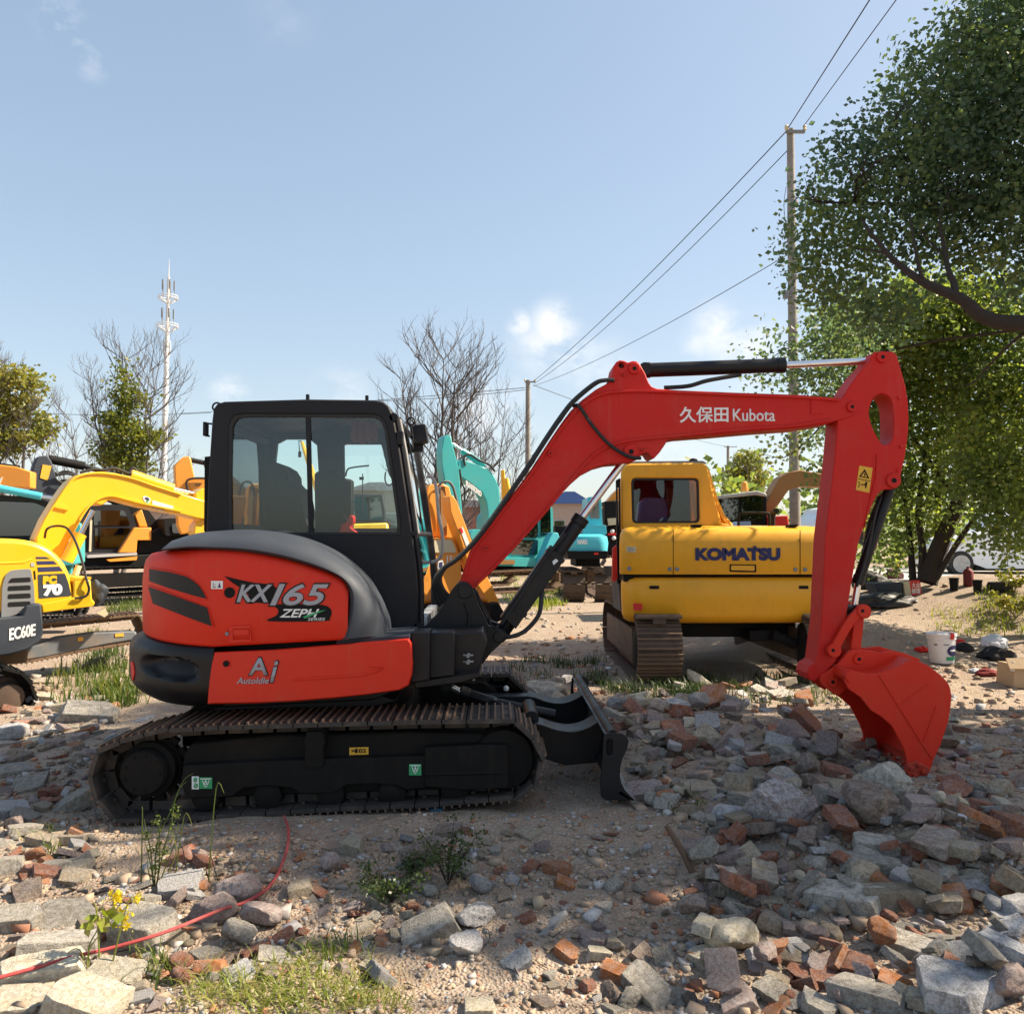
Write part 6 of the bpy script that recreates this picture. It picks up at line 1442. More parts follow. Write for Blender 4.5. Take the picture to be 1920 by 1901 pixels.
# ---- utility poles and wires
def pole(label, ub, ut, vt, Yd, r0, r1, arm=.45, vb=1000):
    t_ = P(ut, vt, Yd); bx_ = P(ub, 1005, Yd); rt = thing('utility_pole', label, 'pole', (bx_.x, Yd, 0))
    b = B(); b.tube([Vector((bx_.x+(bx_.x-t_.x)*.0, Yd, -.1)), Vector(((bx_.x+t_.x)/2, Yd, t_.z*.5)), t_], [r0, (r0+r1)/2, r1], 18); b.obj('post', MT['concrete'], rt)
    b = B(); z = t_.z-.10; b.box((t_.x+arm*.18, Yd-.1, z), (arm, .06, .06)); b.obj('crossarm', MT['grey'], rt)
    for s in (-.3, .68):
        b = B(); b.lathe([(.02, 0), (.045, .03), (.03, .06), (.045, .09), (.02, .13)], (t_.x+arm*s, Yd-.1, z+.02), 'Z', 10); b.obj('insulator', MT['cream'], rt)
    return rt, t_
cm, ct, cbb = nodes('pole_concrete'); n1 = noi(ct, 2.2, 6, .65); n2 = noi(ct, 18, 5, .6)
ct.links.new(mix(ct, rng(ct, n2, .4, .75, 0, .5), mix(ct, rng(ct, n1, .35, .7), (.20, .185, .165), (.33, .31, .28)), (.12, .10, .085)), cbb.inputs['Base Color']); cbb.inputs['Roughness'].default_value = .85; bump(ct, cbb, n2, .4, .01); MT['concrete'] = cm
p1, top1 = pole('large concrete utility pole in front of the leafy trees on the right', 1491, 1482, 243, 18, .125, .078, .40)
for v in (380, 520, 745): c = P(1487, v, 18); B().cyl((c.x, 18, c.z-.03), (c.x, 18, c.z+.03), .113, n=16).obj('steel_band', MT['grey'], p1)
b = B(); c = P(1473, 553, 17.9); b.box(c, (.10, .10, .16), bev=.01); b.box((c.x+.08, 17.9, c.z-.02), (.12, .03, .03)); b.obj('wall_hook', MT['grey'], p1)
wire_tube('slack_wire', [(1474, 350), (1470, 385), (1474, 430), (1476, 455)], 17.85, .006, 'black', p1)
p2, top2 = pole('middle distance utility pole left of the red boom', 989, 990, 713, 40, .14, .11, .5)
p3, top3 = pole('tiny far utility pole right of the ochre cab', 1365, 1365, 836, 80, .16, .13, 1.2)
def wire(pa, pb, sag, r, label):
    pa, pb = Vector(pa), Vector(pb); pts = []
    for i in range(25):
        t = i/24; q = pa.lerp(pb, t); q.z -= sag*4*t*(1-t); pts.append(q)
    o = B().tube(pts, r, 5).obj('overhead_wire', MT['rubber'], None); tag(o, label, 'wire', 'overhead wires'); return o
def beyond(pa, px, Yp, Yend):
    q = P(*px, Yp); return q+(q-Vector(pa))*((Yend-Yp)/(Yp-pa[1]))
e1 = P(1478, 240, 17.9); wire(e1, beyond(e1, (1632, -2), 12.6, -8), .0, .011, 'left one of the two wires running up from the large pole to the top edge')
e2 = P(1506, 238, 17.9); wire(e2, beyond(e2, (1682, -2), 12.6, -8), .0, .009, 'right one of the two wires running up from the large pole to the top edge')
w2 = top2
wire(P(1474, 247, 17.9), P(1000, 715, 40), .25, .012, 'upper wire from the large pole down to the middle distance pole')
wire(P(1476, 283, 17.9), P(1002, 719, 40), .35, .010, 'second wire just under the upper one between the two poles')
wire(P(1476, 478, 17.9), P(1000, 724, 40), .25, .009, 'lowest wire between the large pole and the middle distance pole')
wire(P(984, 727, 40), P(340, 775, 62), .1, .016, 'pair wire going left from the middle distance pole past the bare tree')
wire(P(984, 731, 40), P(700, 752, 48), .1, .014, 'short lower wire left of the middle distance pole')
wire(P(395, 774, 60), P(-60, 766, 62), .3, .018, 'level wire crossing behind the white mast')
wire(P(1000, 722, 40), P(1365, 838, 80), .3, .016, 'wire from the middle distance pole to the tiny far pole')
# ---- telecom mast
TW = thing('telecom_mast', 'slim white telecom mast with two ring platforms above the bare tree on the left', 'mast', (P(306, 1000, 90).x, 90, 0))
mw = paint('mast_white', (.62, .62, .62), .5, .3, (.4, .4, .4), dscale=.3)
tx = lambda v: 306+(905-v)*.0268
tpnt = lambda v, du=0: P(tx(v)+du, v, 90)
b = B(); b.tube([Vector((tpnt(905).x, 90, 0)), tpnt(905), tpnt(760), tpnt(640), tpnt(560), tpnt(520)], [.36, .33, .28, .22, .17, .14], 16); b.tube([tpnt(520), tpnt(505), tpnt(485)], [.06, .04, .015], 6); b.obj('shaft', mw, TW)
for v, rr in ((560, 1.0), (613, 1.1)):
    c = tpnt(v); b = B()
    for dz, r2 in ((0, rr), (.25, rr*.98)):
        b.tube([(c.x+r2*math.cos(a), 90+r2*math.sin(a), c.z+dz) for a in np.linspace(0, 6.283, 25)], .045, 6)
    for k in range(6): a = k*math.pi/3; b.tube([(c.x+.2*math.cos(a), 90+.2*math.sin(a), c.z-.5), (c.x+rr*math.cos(a), 90+rr*math.sin(a), c.z)], .05, 5)
    b.obj('ring_platform', mw, TW)
    for k in range(5):
        a = k*1.256+.3; x_, y_ = c.x+.62*math.cos(a), 90+.62*math.sin(a)
        b = B(); b.tube([(x_, y_, c.z+.2), (x_, y_, c.z+2.0)], .035, 5); b.box((x_, y_-.1, c.z+1.35), (.12, .1, 1.0)); b.obj('antenna', MT['grey'], TW)
for v in (650, 680, 710, 740, 770, 800, 860, 890): 
    c = tpnt(v); B().cyl((c.x, 90, c.z-.05), (c.x, 90, c.z+.05), .24+.0003*(v-500), n=14).obj('collar', MT['lgrey'], TW)
for v in (862, 884): 
    c = tpnt(v); B().tube([(c.x-1.2, 90, c.z), (c.x+.6, 90, c.z)], .03, 5).obj('climbing_peg', MT['grey'], TW)
for du in (-6, 6): B().tube([tpnt(640, du), tpnt(660, du*1.1), tpnt(670, du*.6)], .07, 6).obj('cable', mw, TW)
# ---- far buildings
def house(name, label, u0, u1, vr, ve, Yd, dep, mw_, mr_):
    a, c = P(u0, ve, Yd), P(u1, ve, Yd); zr = P(u0, vr, Yd).z; rt = thing(name, label, 'building', ((a.x+c.x)/2, Yd, 0))
    B().box(((a.x+c.x)/2, Yd+dep/2, a.z/2), (c.x-a.x, dep, a.z)).obj('wall', mw_, rt)
    b = B(); xm = (a.x+c.x)/2
    b.plate([(a.x-.3, a.z-.05), (c.x+.3, a.z-.05), (xm+(c.x-a.x)*.12, zr), (xm-(c.x-a.x)*.12, zr)], [], Yd-.4, Yd+dep+.4); b.obj('roof', mr_, rt)
    n = max(2, int((c.x-a.x)/2.2))
    for i in range(n):
        x_ = a.x+(c.x-a.x)*(i+.5)/n; f_ = B().box((x_, Yd-.02, a.z*.58), (.9, .06, 1.0)).obj('window', MT['lgrey'], rt); B().box((x_, Yd-.06, a.z*.58), (.74, .03, .84)).obj('pane', MT['glassd'], f_)
blue = paint('blue_roof', (.05, .12, .34), .5, .2); wallp = paint('far_wall', (.38, .30, .26), .8, .4); redw = paint('far_red_wall', (.30, .14, .11), .8, .4); greyr = paint('grey_roof', (.30, .31, .32), .7, .3)
house('blue_roof_shed', 'distant shed with a blue roof behind the boom cylinder', 1030, 1105, 922, 943, 62, 8, wallp, blue)
house('long_shed', 'long low grey roofed shed beyond the orange hood', 790, 985, 938, 950, 75, 9, redw, greyr)
house('grey_roof_house', 'plain grey roofed house seen through the cab windows', 655, 760, 905, 918, 48, 7, paint('old_wall', (.26, .24, .20), .8, .5), greyr)
house('long_shed', 'white roofed shed far right of the boom cylinder', 1100, 1340, 935, 948, 80, 9, wallp, MT['lgrey'])
house('long_shed', 'far low shed behind the machines on the left', -200, 420, 945, 958, 80, 9, wallp, greyr)
# crane seen through the cab window
CR = thing('mobile_crane', 'far crane jib with hanging hook seen through the black cab', 'crane', (P(600, 1000, 60).x, 60, 0))
b = B(); b.tube([P(600, 930, 60), P(583, 880, 60), P(566, 828, 60)], [.28, .22, .12], 6); b.obj('jib', MT['yellowb'], CR)
b = B(); b.tube([P(566, 828, 60), P(560, 826, 60), P(562, 850, 60)], .04, 4); b.box(P(562, 852, 60), (.2, .1, .4)); b.obj('hook', MT['matte'], CR)
b = B(); c = P(605, 950, 60); b.box((c.x, 60, 1.6), (5.5, 2.4, 1.4), bev=.1); b.box((c.x-1.8, 60, 2.6), (1.6, 2.2, 1.2), bev=.1); b.obj('carrier', MT['yellowb'], CR)
for dx in (-1.9, 0, 1.9): B().lathe([(.1, 58.7), (.5, 58.72), (.52, 58.8), (.52, 59.1), (.1, 59.1)], (c.x+dx, 0, .5), n=16).obj('wheel', MT['rubber'], CR)
# ================================================================ small objects
def crumple(name, c, s, mat, label=None, cat=None, parent=None, seed=1, sub=4, rough=.35):
    b = B(); b.sphere((0, 0, 0), 1, (1, 1, 1), sub); sd = Vector((seed*3.7, seed*1.3, seed*5.1))
    for v in b.bm.verts:
        d = v.co.normalized(); n = mnoise.noise(d*1.4+sd)*.5+abs(mnoise.noise(d*3+sd))*.45*-1+mnoise.noise(d*7+sd)*.12
        q = d*(1+rough*n*1.6); q.z = max(q.z, -.35); v.co = Vector((q.x*s[0], q.y*s[1], q.z*s[2]))+Vector(c)
    o = b.obj(name, mat, parent, ang=55, origin=tuple(c) if parent is None else None)
    if label: tag(o, label, cat)
    return o
def onG(u, v): return G(u, v)
# paint pail
g = onG(1766, 1242); s_ = g.y/F0
PL = thing('paint_pail', 'white plastic paint pail with lid and dark blue oval label, right of the bucket', 'pail', g)
h, r = 56*s_, 25*s_
wm = paint('pail_white', (.74, .75, .77), .35, .12, (.5, .45, .4), coat=.2)
B().lathe([(r*.80, 0), (r*.84, .01), (r*.97, h*.80), (r*1.02, h*.81), (r*1.02, h*.84), (r*.98, h*.85), (r*1.0, h*.9)], g, 'Z', 40).obj('body', wm, PL)
B().lathe([(r*1.03, h*.90), (r*1.08, h*.91), (r*1.08, h*.985), (r*1.04, h), (r*.95, h), (r*.93, h*.98), (r*.2, h*.975)], g, 'Z', 40).obj('lid', wm, PL)
def on_cyl(name, u0, u1, z0, z1, mat, off, oval=False):
    b = B(); rows = []
    for i in range(17):
        t = i/16; a = R(u0+(u1-u0)*t); e = math.sqrt(max(0, 1-(2*t-1)**2)) if oval else 1; zm = (z0+z1)/2; hz_ = (z1-z0)/2*e
        rr = lambda z: (r*(.84+.13*z/(h*.8)))+off
        rows.append([(g.x+rr(z)*math.sin(a), g.y-rr(z)*math.cos(a), g.z+z) for z in (zm-hz_, zm, zm+hz_)])
    b.loft(rows); return b.obj(name, mat, PL)
on_cyl('label', -5, 68, h*.25, h*.62, MT['navy'], .003, True); on_cyl('label_band', -8, 66, h*.12, h*.24, MT['green'], .002); on_cyl('label_lettering', 10, 45, h*.42, h*.48, wm, .005)
on_cyl('small_print', -60, -45, h*.60, h*.66, MT['grey'], .003); on_cyl('small_print', -20, 5, h*.62, h*.66, MT['grey'], .003)
B().box((g.x+r*.25, g.y-r*1.0, g.z+h*.93), (r*.22, r*.35, h*.2), bev=.004).obj('red_tape', MT['redst'], PL)
# rags and rubbish
def at(u, v, w, hh, seed, mat, name, label, cat, d=1.0):
    g = onG(u, v); s = g.y/F0; return crumple(name, g+Vector((0, w*s*.2, hh*s*.25)), (w*s*.5, w*s*.5*d, hh*s*.6), mat, label, cat, seed=seed)
redc = paint('red_cloth', (.62, .02, .015), .8, .1); blk = paint('black_cloth', (.012, .012, .014), .8, .2); whc = paint('white_plastic', (.66, .68, .72), .35, .15)
at(1731, 1222, 24, 12, 1, redc, 'red_rag', 'bright red rag on the dirt left of the white paint pail', 'rag')
at(1803, 1210, 16, 14, 2, redc, 'red_rag', 'red rag in the clothes heap right of the paint pail', 'rag')
at(1812, 1222, 34, 20, 3, blk, 'cloth_bundle', 'black cloth bundle beside the red rag', 'cloth')
at(1880, 1240, 74, 30, 4, blk, 'cloth_bundle', 'large black cloth heap in front of the white plastic sack', 'cloth', .6)
at(1872, 1216, 52, 30, 5, whc, 'plastic_sack', 'white plastic sack lying on the clothes heap at the right edge', 'sack', .6)
at(1856, 1268, 44, 16, 6, paint('dark_red_cloth', (.18, .012, .015), .8, .3), 'cloth_bundle', 'dark red cloth under the black heap', 'cloth', .6)
at(1832, 1262, 26, 10, 7, paint('pale_blue_rag', (.42, .46, .50), .7, .3), 'rag', 'pale bluish rag among the litter left of the cardboard box', 'rag')
at(1805, 1250, 20, 8, 8, paint('tan_rag', (.40, .35, .24), .8, .3), 'rag', 'tan rag on the litter strip right of the paint pail', 'rag')
at(1802, 1535, 26, 10, 9, whc, 'plastic_scrap', 'crumpled white plastic scrap on the rubble below right of the bucket teeth', 'litter')
at(1090, 1093, 22, 12, 10, whc, 'plastic_bag', 'white plastic bag in the grass below the light teal machine', 'bag')
at(918, 1150, 24, 6, 11, whc, 'plastic_scrap', 'flat white scrap on the ground right of the swing bracket', 'litter')
at(1142, 1254, 14, 4, 12, whc, 'paper_scrap', 'small white scrap left of the ochre machine track', 'litter')
at(818, 1519, 30, 8, 13, paint('blue_rag', (.03, .12, .20), .6, .2), 'blue_rag', 'blue rag under the front of the near track', 'rag')
at(1675, 1140, 120, 34, 14, paint('black_tarp', (.010, .011, .014), .35, .15), 'black_tarp', 'crumpled black tarp heap behind the bucket link', 'tarp', .5)
at(1640, 1108, 70, 44, 15, paint('black_tarp2', (.010, .011, .013), .5, .15), 'dark_sack', 'dark sacks piled behind the black tarp', 'sack', .5)
at(1678, 1088, 40, 26, 16, paint('maroon_sack', (.07, .012, .014), .7, .2), 'maroon_sack', 'maroon sack on top of the dark pile', 'sack', .6)
at(1680, 1068, 14, 20, 17, MT['yel_st'], 'yellow_bag', 'small yellow bag under the trees above the dark pile', 'bag')
# carton at the right edge
g = onG(1918, 1292); s = g.y/F0
CB_ = thing('cardboard_box', 'open cardboard box cut by the right edge of the photo', 'box', g)
card = paint('cardboard', (.42, .30, .18), .8, .35, (.30, .22, .14))
w, dd, h = .34, .30, .23
B().box((g.x+.08, g.y+dd/2, g.z+h/2), (w, dd, h), Matrix.Rotation(R(6), 3, 'Y'), bev=.003).obj('carton', card, CB_)
B().box((g.x+.0, g.y+.0, g.z+h+.03), (w*.9, .012, .12), Matrix.Rotation(R(-35), 3, 'X')).obj('flap', card, CB_)
B().cyl((g.x-.09, g.y+.02, g.z+h*.8), (g.x-.09, g.y+.02, g.z+h+.05), .022, n=12).obj('bottle_neck', whc, CB_)
# red and white board
g = onG(1711, 1117); Yb = g.y
SB = thing('sign_board', 'small red and white board with white characters standing by the dark pile', 'sign', g)
q = [(1694, 1091), (1706, 1090), (1710, 1117), (1698, 1118)]
piece('white_panel', q, Yb, .16, 'cream', SB)
rp = piece('red_panel', [(1706, 1090), (1725, 1088), (1728, 1115), (1710, 1117)], Yb-.006, .16, 'redst', SB)
text_px('panel_lettering', '大众\n修理', (1709.5, 1092, 1725, 1113), Yb-.012, MT['white'], rp, fat=.0015)
piece('dark_back_box', [(1640, 1094), (1694, 1092), (1694, 1117), (1650, 1118)], Yb+.02, .4, 'char', SB, bev=.02)
# pots, tyre, can
def pot(u, v, w, hh, label, name='black_pot', m='matte'):
    g = onG(u, v); s = g.y/F0; r = w*s/2; h = hh*s; t = thing(name, label, 'pot', g)
    B().lathe([(r*.78, 0), (r*.82, .01), (r, h*.9), (r*1.08, h*.92), (r*1.08, h), (r*.95, h), (r*.85, h*.75), (r*.7, h*.7)], g, 'Z', 24).obj('pot', MT[m], t)
    c = g+Vector((0, 0, h*.76)); B().cyl(c, c+Vector((0, 0, .01)), r*.86, n=20).obj('soil', MT['bark'], t); return t
pot(1789, 1107, 17, 24, 'left black pot on the crest of the dirt mound'); pot(1833, 1111, 17, 24, 'right black pot on the crest of the dirt mound')
g = onG(1875, 1107); s = g.y/F0; r = 22*s
TY = thing('tyre', 'black tyre lying flat on the mound crest near the right edge', 'tyre', g)
B().lathe([(r*.55, 0), (r*.9, 0), (r, .04), (r, 16*s-.04), (r*.9, 16*s), (r*.6, 16*s), (r*.55, 16*s-.03), (r*.54, .03)], g, 'Z', 32).obj('tread', MT['rubber'], TY)
g = onG(1816, 1098); s = g.y/F0
GC = thing('red_canister', 'dark red canister standing between the two black pots', 'canister', g)
B().lathe([(8*s, 0), (9*s, .01), (9*s, 26*s), (7*s, 30*s), (3*s, 33*s), (3*s, 36*s)], g, 'Z', 20).obj('body', paint('dark_red', (.16, .012, .012), .5, .3), GC)
# white car
CA = thing('parked_car', 'white car parked on the roadside beyond the mound, half hidden by leaves', 'car', (P(1840, 1000, 22).x, 22.8, .5))
cy0 = 22.0
cw = paint('car_white', (.72, .74, .78), .25, .08, (.5, .5, .5), coat=.5)
body = cat_rom([(1779, 1062), (1775, 1045), (1777, 1030), (1786, 1018), (1800, 1008), (1830, 1001), (1858, 998), (1885, 975), (1905, 962), (1940, 955), (2000, 955), (2040, 968), (2075, 1000), (2095, 1008), (2100, 1040), (2096, 1062)], 3)
wa = lambda cu: circ_px(cu, 1057, 24, 0, -180, 12)
bl_ = body+list(wa(2050))+[(2020, 1066), (1850, 1066)]+list(wa(1802))
b = B(); b.pp(bl_, cy0, cy0, cy0+1.75); CBd = b.obj('body', cw, CA, bev=.06)
for q in ([(1888, 996), (1893, 978), (1908, 967), (1940, 961), (1942, 996)], [(1947, 996), (1947, 961), (1998, 961), (2005, 996)], [(2010, 996), (2003, 963), (2034, 972), (2055, 996)]): piece('window', rndpoly(q, 4), cy0-.012, .03, 'glassd', CA)
piece('headlight', rndpoly([(1783, 1024), (1800, 1012), (1812, 1012), (1800, 1024)], 2), cy0-.015, .05, 'glass', CA)
piece('door_seam', [(1944, 1000), (1945, 1000), (1945, 1058), (1944, 1058)], cy0-.003, .02, 'matte', CA)
piece('door_seam', [(1885, 1000), (1886, 1000), (1890, 1058), (1889, 1058)], cy0-.003, .02, 'matte', CA)
piece('sill', [(1828, 1062), (2026, 1062), (2026, 1070), (1828, 1070)], cy0+.02, 1.6, 'matte', CA)
for cu in (1802, 2050):
    for yw in (cy0-.03, cy0+1.55):
        c = P(cu, 1057, cy0); W_ = B().lathe([(.10, yw+.03), (.20, yw+.02), (.31, yw+.0), (.335, yw+.03), (.335, yw+.19), (.30, yw+.22), (.1, yw+.22)], (c.x, 0, c.z), n=30).obj('wheel', MT['rubber'], CA)
        if yw < cy0+1:
            rim = B(); rim.lathe([(.04, yw-.01), (.06, yw-.012), (.07, yw+.01)], (c.x, 0, c.z), n=16)
            for k in range(5): a = k*1.2566; rim.box((c.x+.12*math.cos(a), yw+.005, c.z+.12*math.sin(a)), (.17, .02, .035), Matrix.Rotation(-a, 3, 'Y'))
            rim.lathe([(.205, yw+.0), (.225, yw-.005), (.225, yw+.02), (.20, yw+.02)], (c.x, 0, c.z), n=30); rim.obj('rim', MT['lgrey'], W_)
# road strip beyond the mound
b = B(); n = 30
b.loft([[(x, y, .56+.02) for x in np.linspace(6.5, 60, n)] for y in (19.0, 21.0, 24.0, 27.5)])
ra = paint('road_concrete', (.42, .40, .37), .9, .4, (.3, .27, .23), dscale=1.2); struct(b.obj('road', ra, None))
# parked small white machine between pole and arm
WV = thing('white_van', 'white van nose visible between the utility pole and the red arm', 'van', (P(1560, 1000, 24).x, 24.8, .2))
vb_ = piece('body', cat_rom([(1528, 1000), (1526, 985), (1534, 972), (1548, 962), (1560, 950), (1640, 948), (1650, 1000)], 3), 24, 1.8, cw, WV, bev=.06)
piece('windscreen', [(1552, 962), (1562, 953), (1590, 952), (1590, 970), (1550, 972)], 23.98, .05, 'glassd', WV)
piece('headlight', [(1530, 980), (1540, 976), (1540, 983), (1531, 985)], 23.98, .05, 'glassd', WV)
for cu in (1550, 1630):
    c = P(cu, 1003, 24); B().lathe([(.1, 23.97), (.3, 23.98), (.33, 24.0), (.33, 24.2), (.1, 24.2)], (c.x, 0, c.z), n=20).obj('wheel', MT['rubber'], WV)

# red hose across the rubble
hp = [(532, 1538), (540, 1560), (539, 1595), (528, 1630), (510, 1665), (470, 1705), (430, 1732), (380, 1755), (300, 1788), (210, 1815), (140, 1832), (60, 1856), (-30, 1882), (-90, 1900)]
pts = []
for u, v in cat_rom(hp, 4):
    g = G(u, v); pts.append((g.x, g.y, g.z+.022+.05*max(0, min(1, (500-u)/80))))
HO = B(); HO.tube(pts, .0068, 8); tag(HO.obj('red_hose', paint('hose_red', (.36, .05, .05), .65, .7, (.34, .20, .16), dscale=9), None), 'thin red hose snaking from under the track to the lower left corner', 'hose')
# wooden stake
g = G(1305, 1640); b = B(); b.tube([g+Vector((0, 0, -.02)), g+Vector((-.05, .02, .09)), g+Vector((-.12, .05, .20))], [.017, .016, .012], 7)
tag(b.obj('wooden_stake', paint('rusty_stake', (.12, .075, .05), .8, .6), None), 'short dark wooden stake leaning out of the dirt left of the round boulder', 'stake')
# ================================================================ rubble
def stone_mat(name, c1, c2, c3, scale=9, rough=.9, bs=1.0):
    m, t, b = nodes(name)
    oi = t.nodes.new('ShaderNodeObjectInfo'); tc_ = t.nodes.new('ShaderNodeTexCoord')
    va = t.nodes.new('ShaderNodeVectorMath'); va.operation = 'ADD'; t.links.new(tc_.outputs['Object'], va.inputs[0])
    cb_ = t.nodes.new('ShaderNodeVectorMath'); cb_.operation = 'SCALE'; cb_.inputs[3].default_value = 30
    cx_ = t.nodes.new('ShaderNodeCombineXYZ'); t.links.new(oi.outputs['Random'], cx_.inputs[0]); t.links.new(cx_.outputs[0], cb_.inputs[0]); t.links.new(cb_.outputs[0], va.inputs[1])
    V = va.outputs[0]
    n1 = noi(t, scale, 6, .65, vec=V); n2 = noi(t, scale*6, 6, .7, vec=V); n3 = noi(t, scale*.35, 3, .5, vec=V)
    c = mix(t, rng(t, n1, .42, .58), tuple(x*.85 for x in c1), c2); c = mix(t, rng(t, n2, .50, .64, 0, .85), c, c3); c = mix(t, rng(t, n2, .28, .45, .6, 0), c, tuple(x*.35 for x in c1))
    hs = t.nodes.new('ShaderNodeHueSaturation'); t.links.new(rng(t, oi.outputs['Random'], 0, 1, .72, 1.25), hs.inputs['Value']); t.links.new(rng(t, n3, .3, .7, .7, 1.15), hs.inputs['Saturation']); t.links.new(c, hs.inputs['Color'])
    t.links.new(hs.outputs[0], b.inputs['Base Color']); b.inputs['Roughness'].default_value = rough; b.inputs['Specular IOR Level'].default_value = .15
    ad = t.nodes.new('ShaderNodeMath'); ad.operation = 'MULTIPLY_ADD'; ad.inputs[1].default_value = 1.5; t.links.new(n1, ad.inputs[0]); t.links.new(n2, ad.inputs[2])
    bump(t, b, ad.outputs[0], bs, .012); return m
SM = {
 'grey': stone_mat('grey_brick', (0.329, 0.293, 0.238), (0.476, 0.439, 0.378), (0.61, 0.573, 0.512)),
 'tan': stone_mat('tan_brick', (0.366, 0.287, 0.201), (0.488, 0.403, 0.293), (0.561, 0.512, 0.427)),
 'red': stone_mat('red_brick', (0.329, 0.116, 0.0671), (0.439, 0.183, 0.104), (0.464, 0.378, 0.329)),
 'orange': stone_mat('orange_brick', (0.512, 0.183, 0.0732), (0.61, 0.256, 0.11), (0.586, 0.464, 0.366)),
 'pink': stone_mat('pinkish_mortar', (0.366, 0.244, 0.213), (0.464, 0.366, 0.329), (0.61, 0.573, 0.549)),
 'white': stone_mat('white_rubble', (0.488, 0.464, 0.451), (0.659, 0.634, 0.622), (0.68, 0.68, 0.68), 14),
 'slate': stone_mat('slate_slab', (0.305, 0.305, 0.305), (0.464, 0.464, 0.47), (0.61, 0.61, 0.622), 6),
 'cream': stone_mat('cream_stone', (0.561, 0.464, 0.329), (0.68, 0.61, 0.464), (0.68, 0.68, 0.586)),
 'brown': stone_mat('brown_boulder', (0.268, 0.201, 0.159), (0.403, 0.317, 0.262), (0.488, 0.415, 0.354), 7),
 'cong': stone_mat('pebbly_conglomerate', (0.342, 0.256, 0.232), (0.512, 0.476, 0.488), (0.68, 0.68, 0.68), 16, bs=1.0),
}
def mk_brick(seed, dims, broken=1, rough=.004):
    rs = random.Random(seed); b = B(); bm = b.bm
    bmesh.ops.create_cube(bm, size=1)
    for v in bm.verts: v.co = Vector((v.co.x*dims[0], v.co.y*dims[1], v.co.z*dims[2]))
    for _ in range(broken):
        n = Vector((rs.choice((-1, 1)), rs.uniform(-.7, .7), rs.uniform(-.5, .5))).normalized(); co = Vector((n.x*dims[0]*rs.uniform(.18, .42), 0, 0))
        r = bmesh.ops.bisect_plane(bm, geom=bm.verts[:]+bm.edges[:]+bm.faces[:], plane_co=co, plane_no=n, clear_outer=True)
        es = [e for e in r['geom_cut'] if isinstance(e, bmesh.types.BMEdge)]
        bmesh.ops.holes_fill(bm, edges=[e for e in bm.edges if len(e.link_faces) < 2])
    for _ in range(5):      # knocked corners
        vs = list(bm.verts); p = rs.choice(vs).co.copy(); n = (p.normalized()+Vector((rs.gauss(0, .4), rs.gauss(0, .4), rs.gauss(0, .4)))).normalized()
        bmesh.ops.bisect_plane(bm, geom=bm.verts[:]+bm.edges[:]+bm.faces[:], plane_co=p-n*min(dims)*rs.uniform(.08, .28), plane_no=n, clear_outer=True)
        bmesh.ops.holes_fill(bm, edges=[e for e in bm.edges if len(e.link_faces) < 2])
    bmesh.ops.bevel(bm, geom=bm.edges[:], offset=min(dims)*.06, segments=2, affect='EDGES', profile=.6)
    bmesh.ops.triangulate(bm, faces=bm.faces[:])
    for _ in range(3):
        bmesh.ops.subdivide_edges(bm, edges=[e for e in bm.edges if e.calc_length() > max(dims)*.10], cuts=1, use_grid_fill=False)
        bmesh.ops.triangulate(bm, faces=[f for f in bm.faces if len(f.verts) > 3])
    bm.normal_update(); sd = Vector((seed*1.7, seed*.9, 0))
    for v in bm.verts: v.co += v.normal*(mnoise.noise(v.co*22+sd)*rough+mnoise.noise(v.co*70+sd)*rough*.5)
    return b
def mk_rock(seed, dims, npl=10, rough=.06, sub=4, rnd_=.04):
    rs = random.Random(seed); b = B(); b.sphere((0, 0, 0), 1, (1, 1, 1), sub)
    pl = []
    for _ in range(npl):
        n = Vector((rs.gauss(0, 1), rs.gauss(0, 1), rs.gauss(0, 1))).normalized(); pl.append((n, rs.uniform(.55, .95)))
    pl += [(Vector((0, 0, 1)), rs.uniform(.6, .85)), (Vector((0, 0, -1)), .7)]
    sd = Vector((seed*2.3, seed*1.1, seed*.7))
    for v in b.bm.verts:
        d = v.co.normalized(); r = 1.15
        for n, k in pl:
            c = d.dot(n)
            if c > .05: r = min(r, k/c)
        r = r*(1-rnd_)+.85*rnd_
        r += rough*(mnoise.noise(d*2.4+sd)+.6*mnoise.noise(d*6+sd)+.35*mnoise.noise(d*15+sd))
        v.co = Vector((d.x*r*dims[0]/2, d.y*r*dims[1]/2, d.z*r*dims[2]/2))
    return b
def to_mesh(b, name, ang=28):
    bmesh.ops.recalc_face_normals(b.bm, faces=b.bm.faces[:]); me = bpy.data.meshes.new(name); b.bm.to_mesh(me); b.bm.free()
    for p in me.polygons: p.use_smooth = True
    me.set_sharp_from_angle(angle=R(ang)); me.materials.append(SM['grey']); return me
BR_FULL = [to_mesh(mk_brick(i, (1, .48, .22+.02*(i % 3)), 0, .009), 'brick_mesh') for i in range(5)]
BR_HALF = [to_mesh(mk_brick(20+i, (1.5, .85, .42), 1, .012), 'half_brick_mesh') for i in range(7)]
SLAB = [to_mesh(mk_brick(50+i, (1.25, .85, .16+.03*(i % 3)), 2, .012), 'slab_mesh') for i in range(6)]
ROCK = [to_mesh(mk_rock(i+1, (1, .8+.05*(i % 3), .6+.06*(i % 4)), 6+i % 3, .06, 4), 'rock_mesh', 35) for i in range(10)]
BOUL = [to_mesh(mk_rock(70+i, (1, .95, .85), 12, .10, 5, .6 if i == 0 else .18), 'boulder_mesh', 50) for i in range(4)]
KINDS_ = {'brick': (BR_FULL, .11), 'half': (BR_HALF, .16), 'slab': (SLAB, .08), 'rock': (ROCK, .27), 'boulder': (BOUL, .33)}
rr_ = random.Random(77)
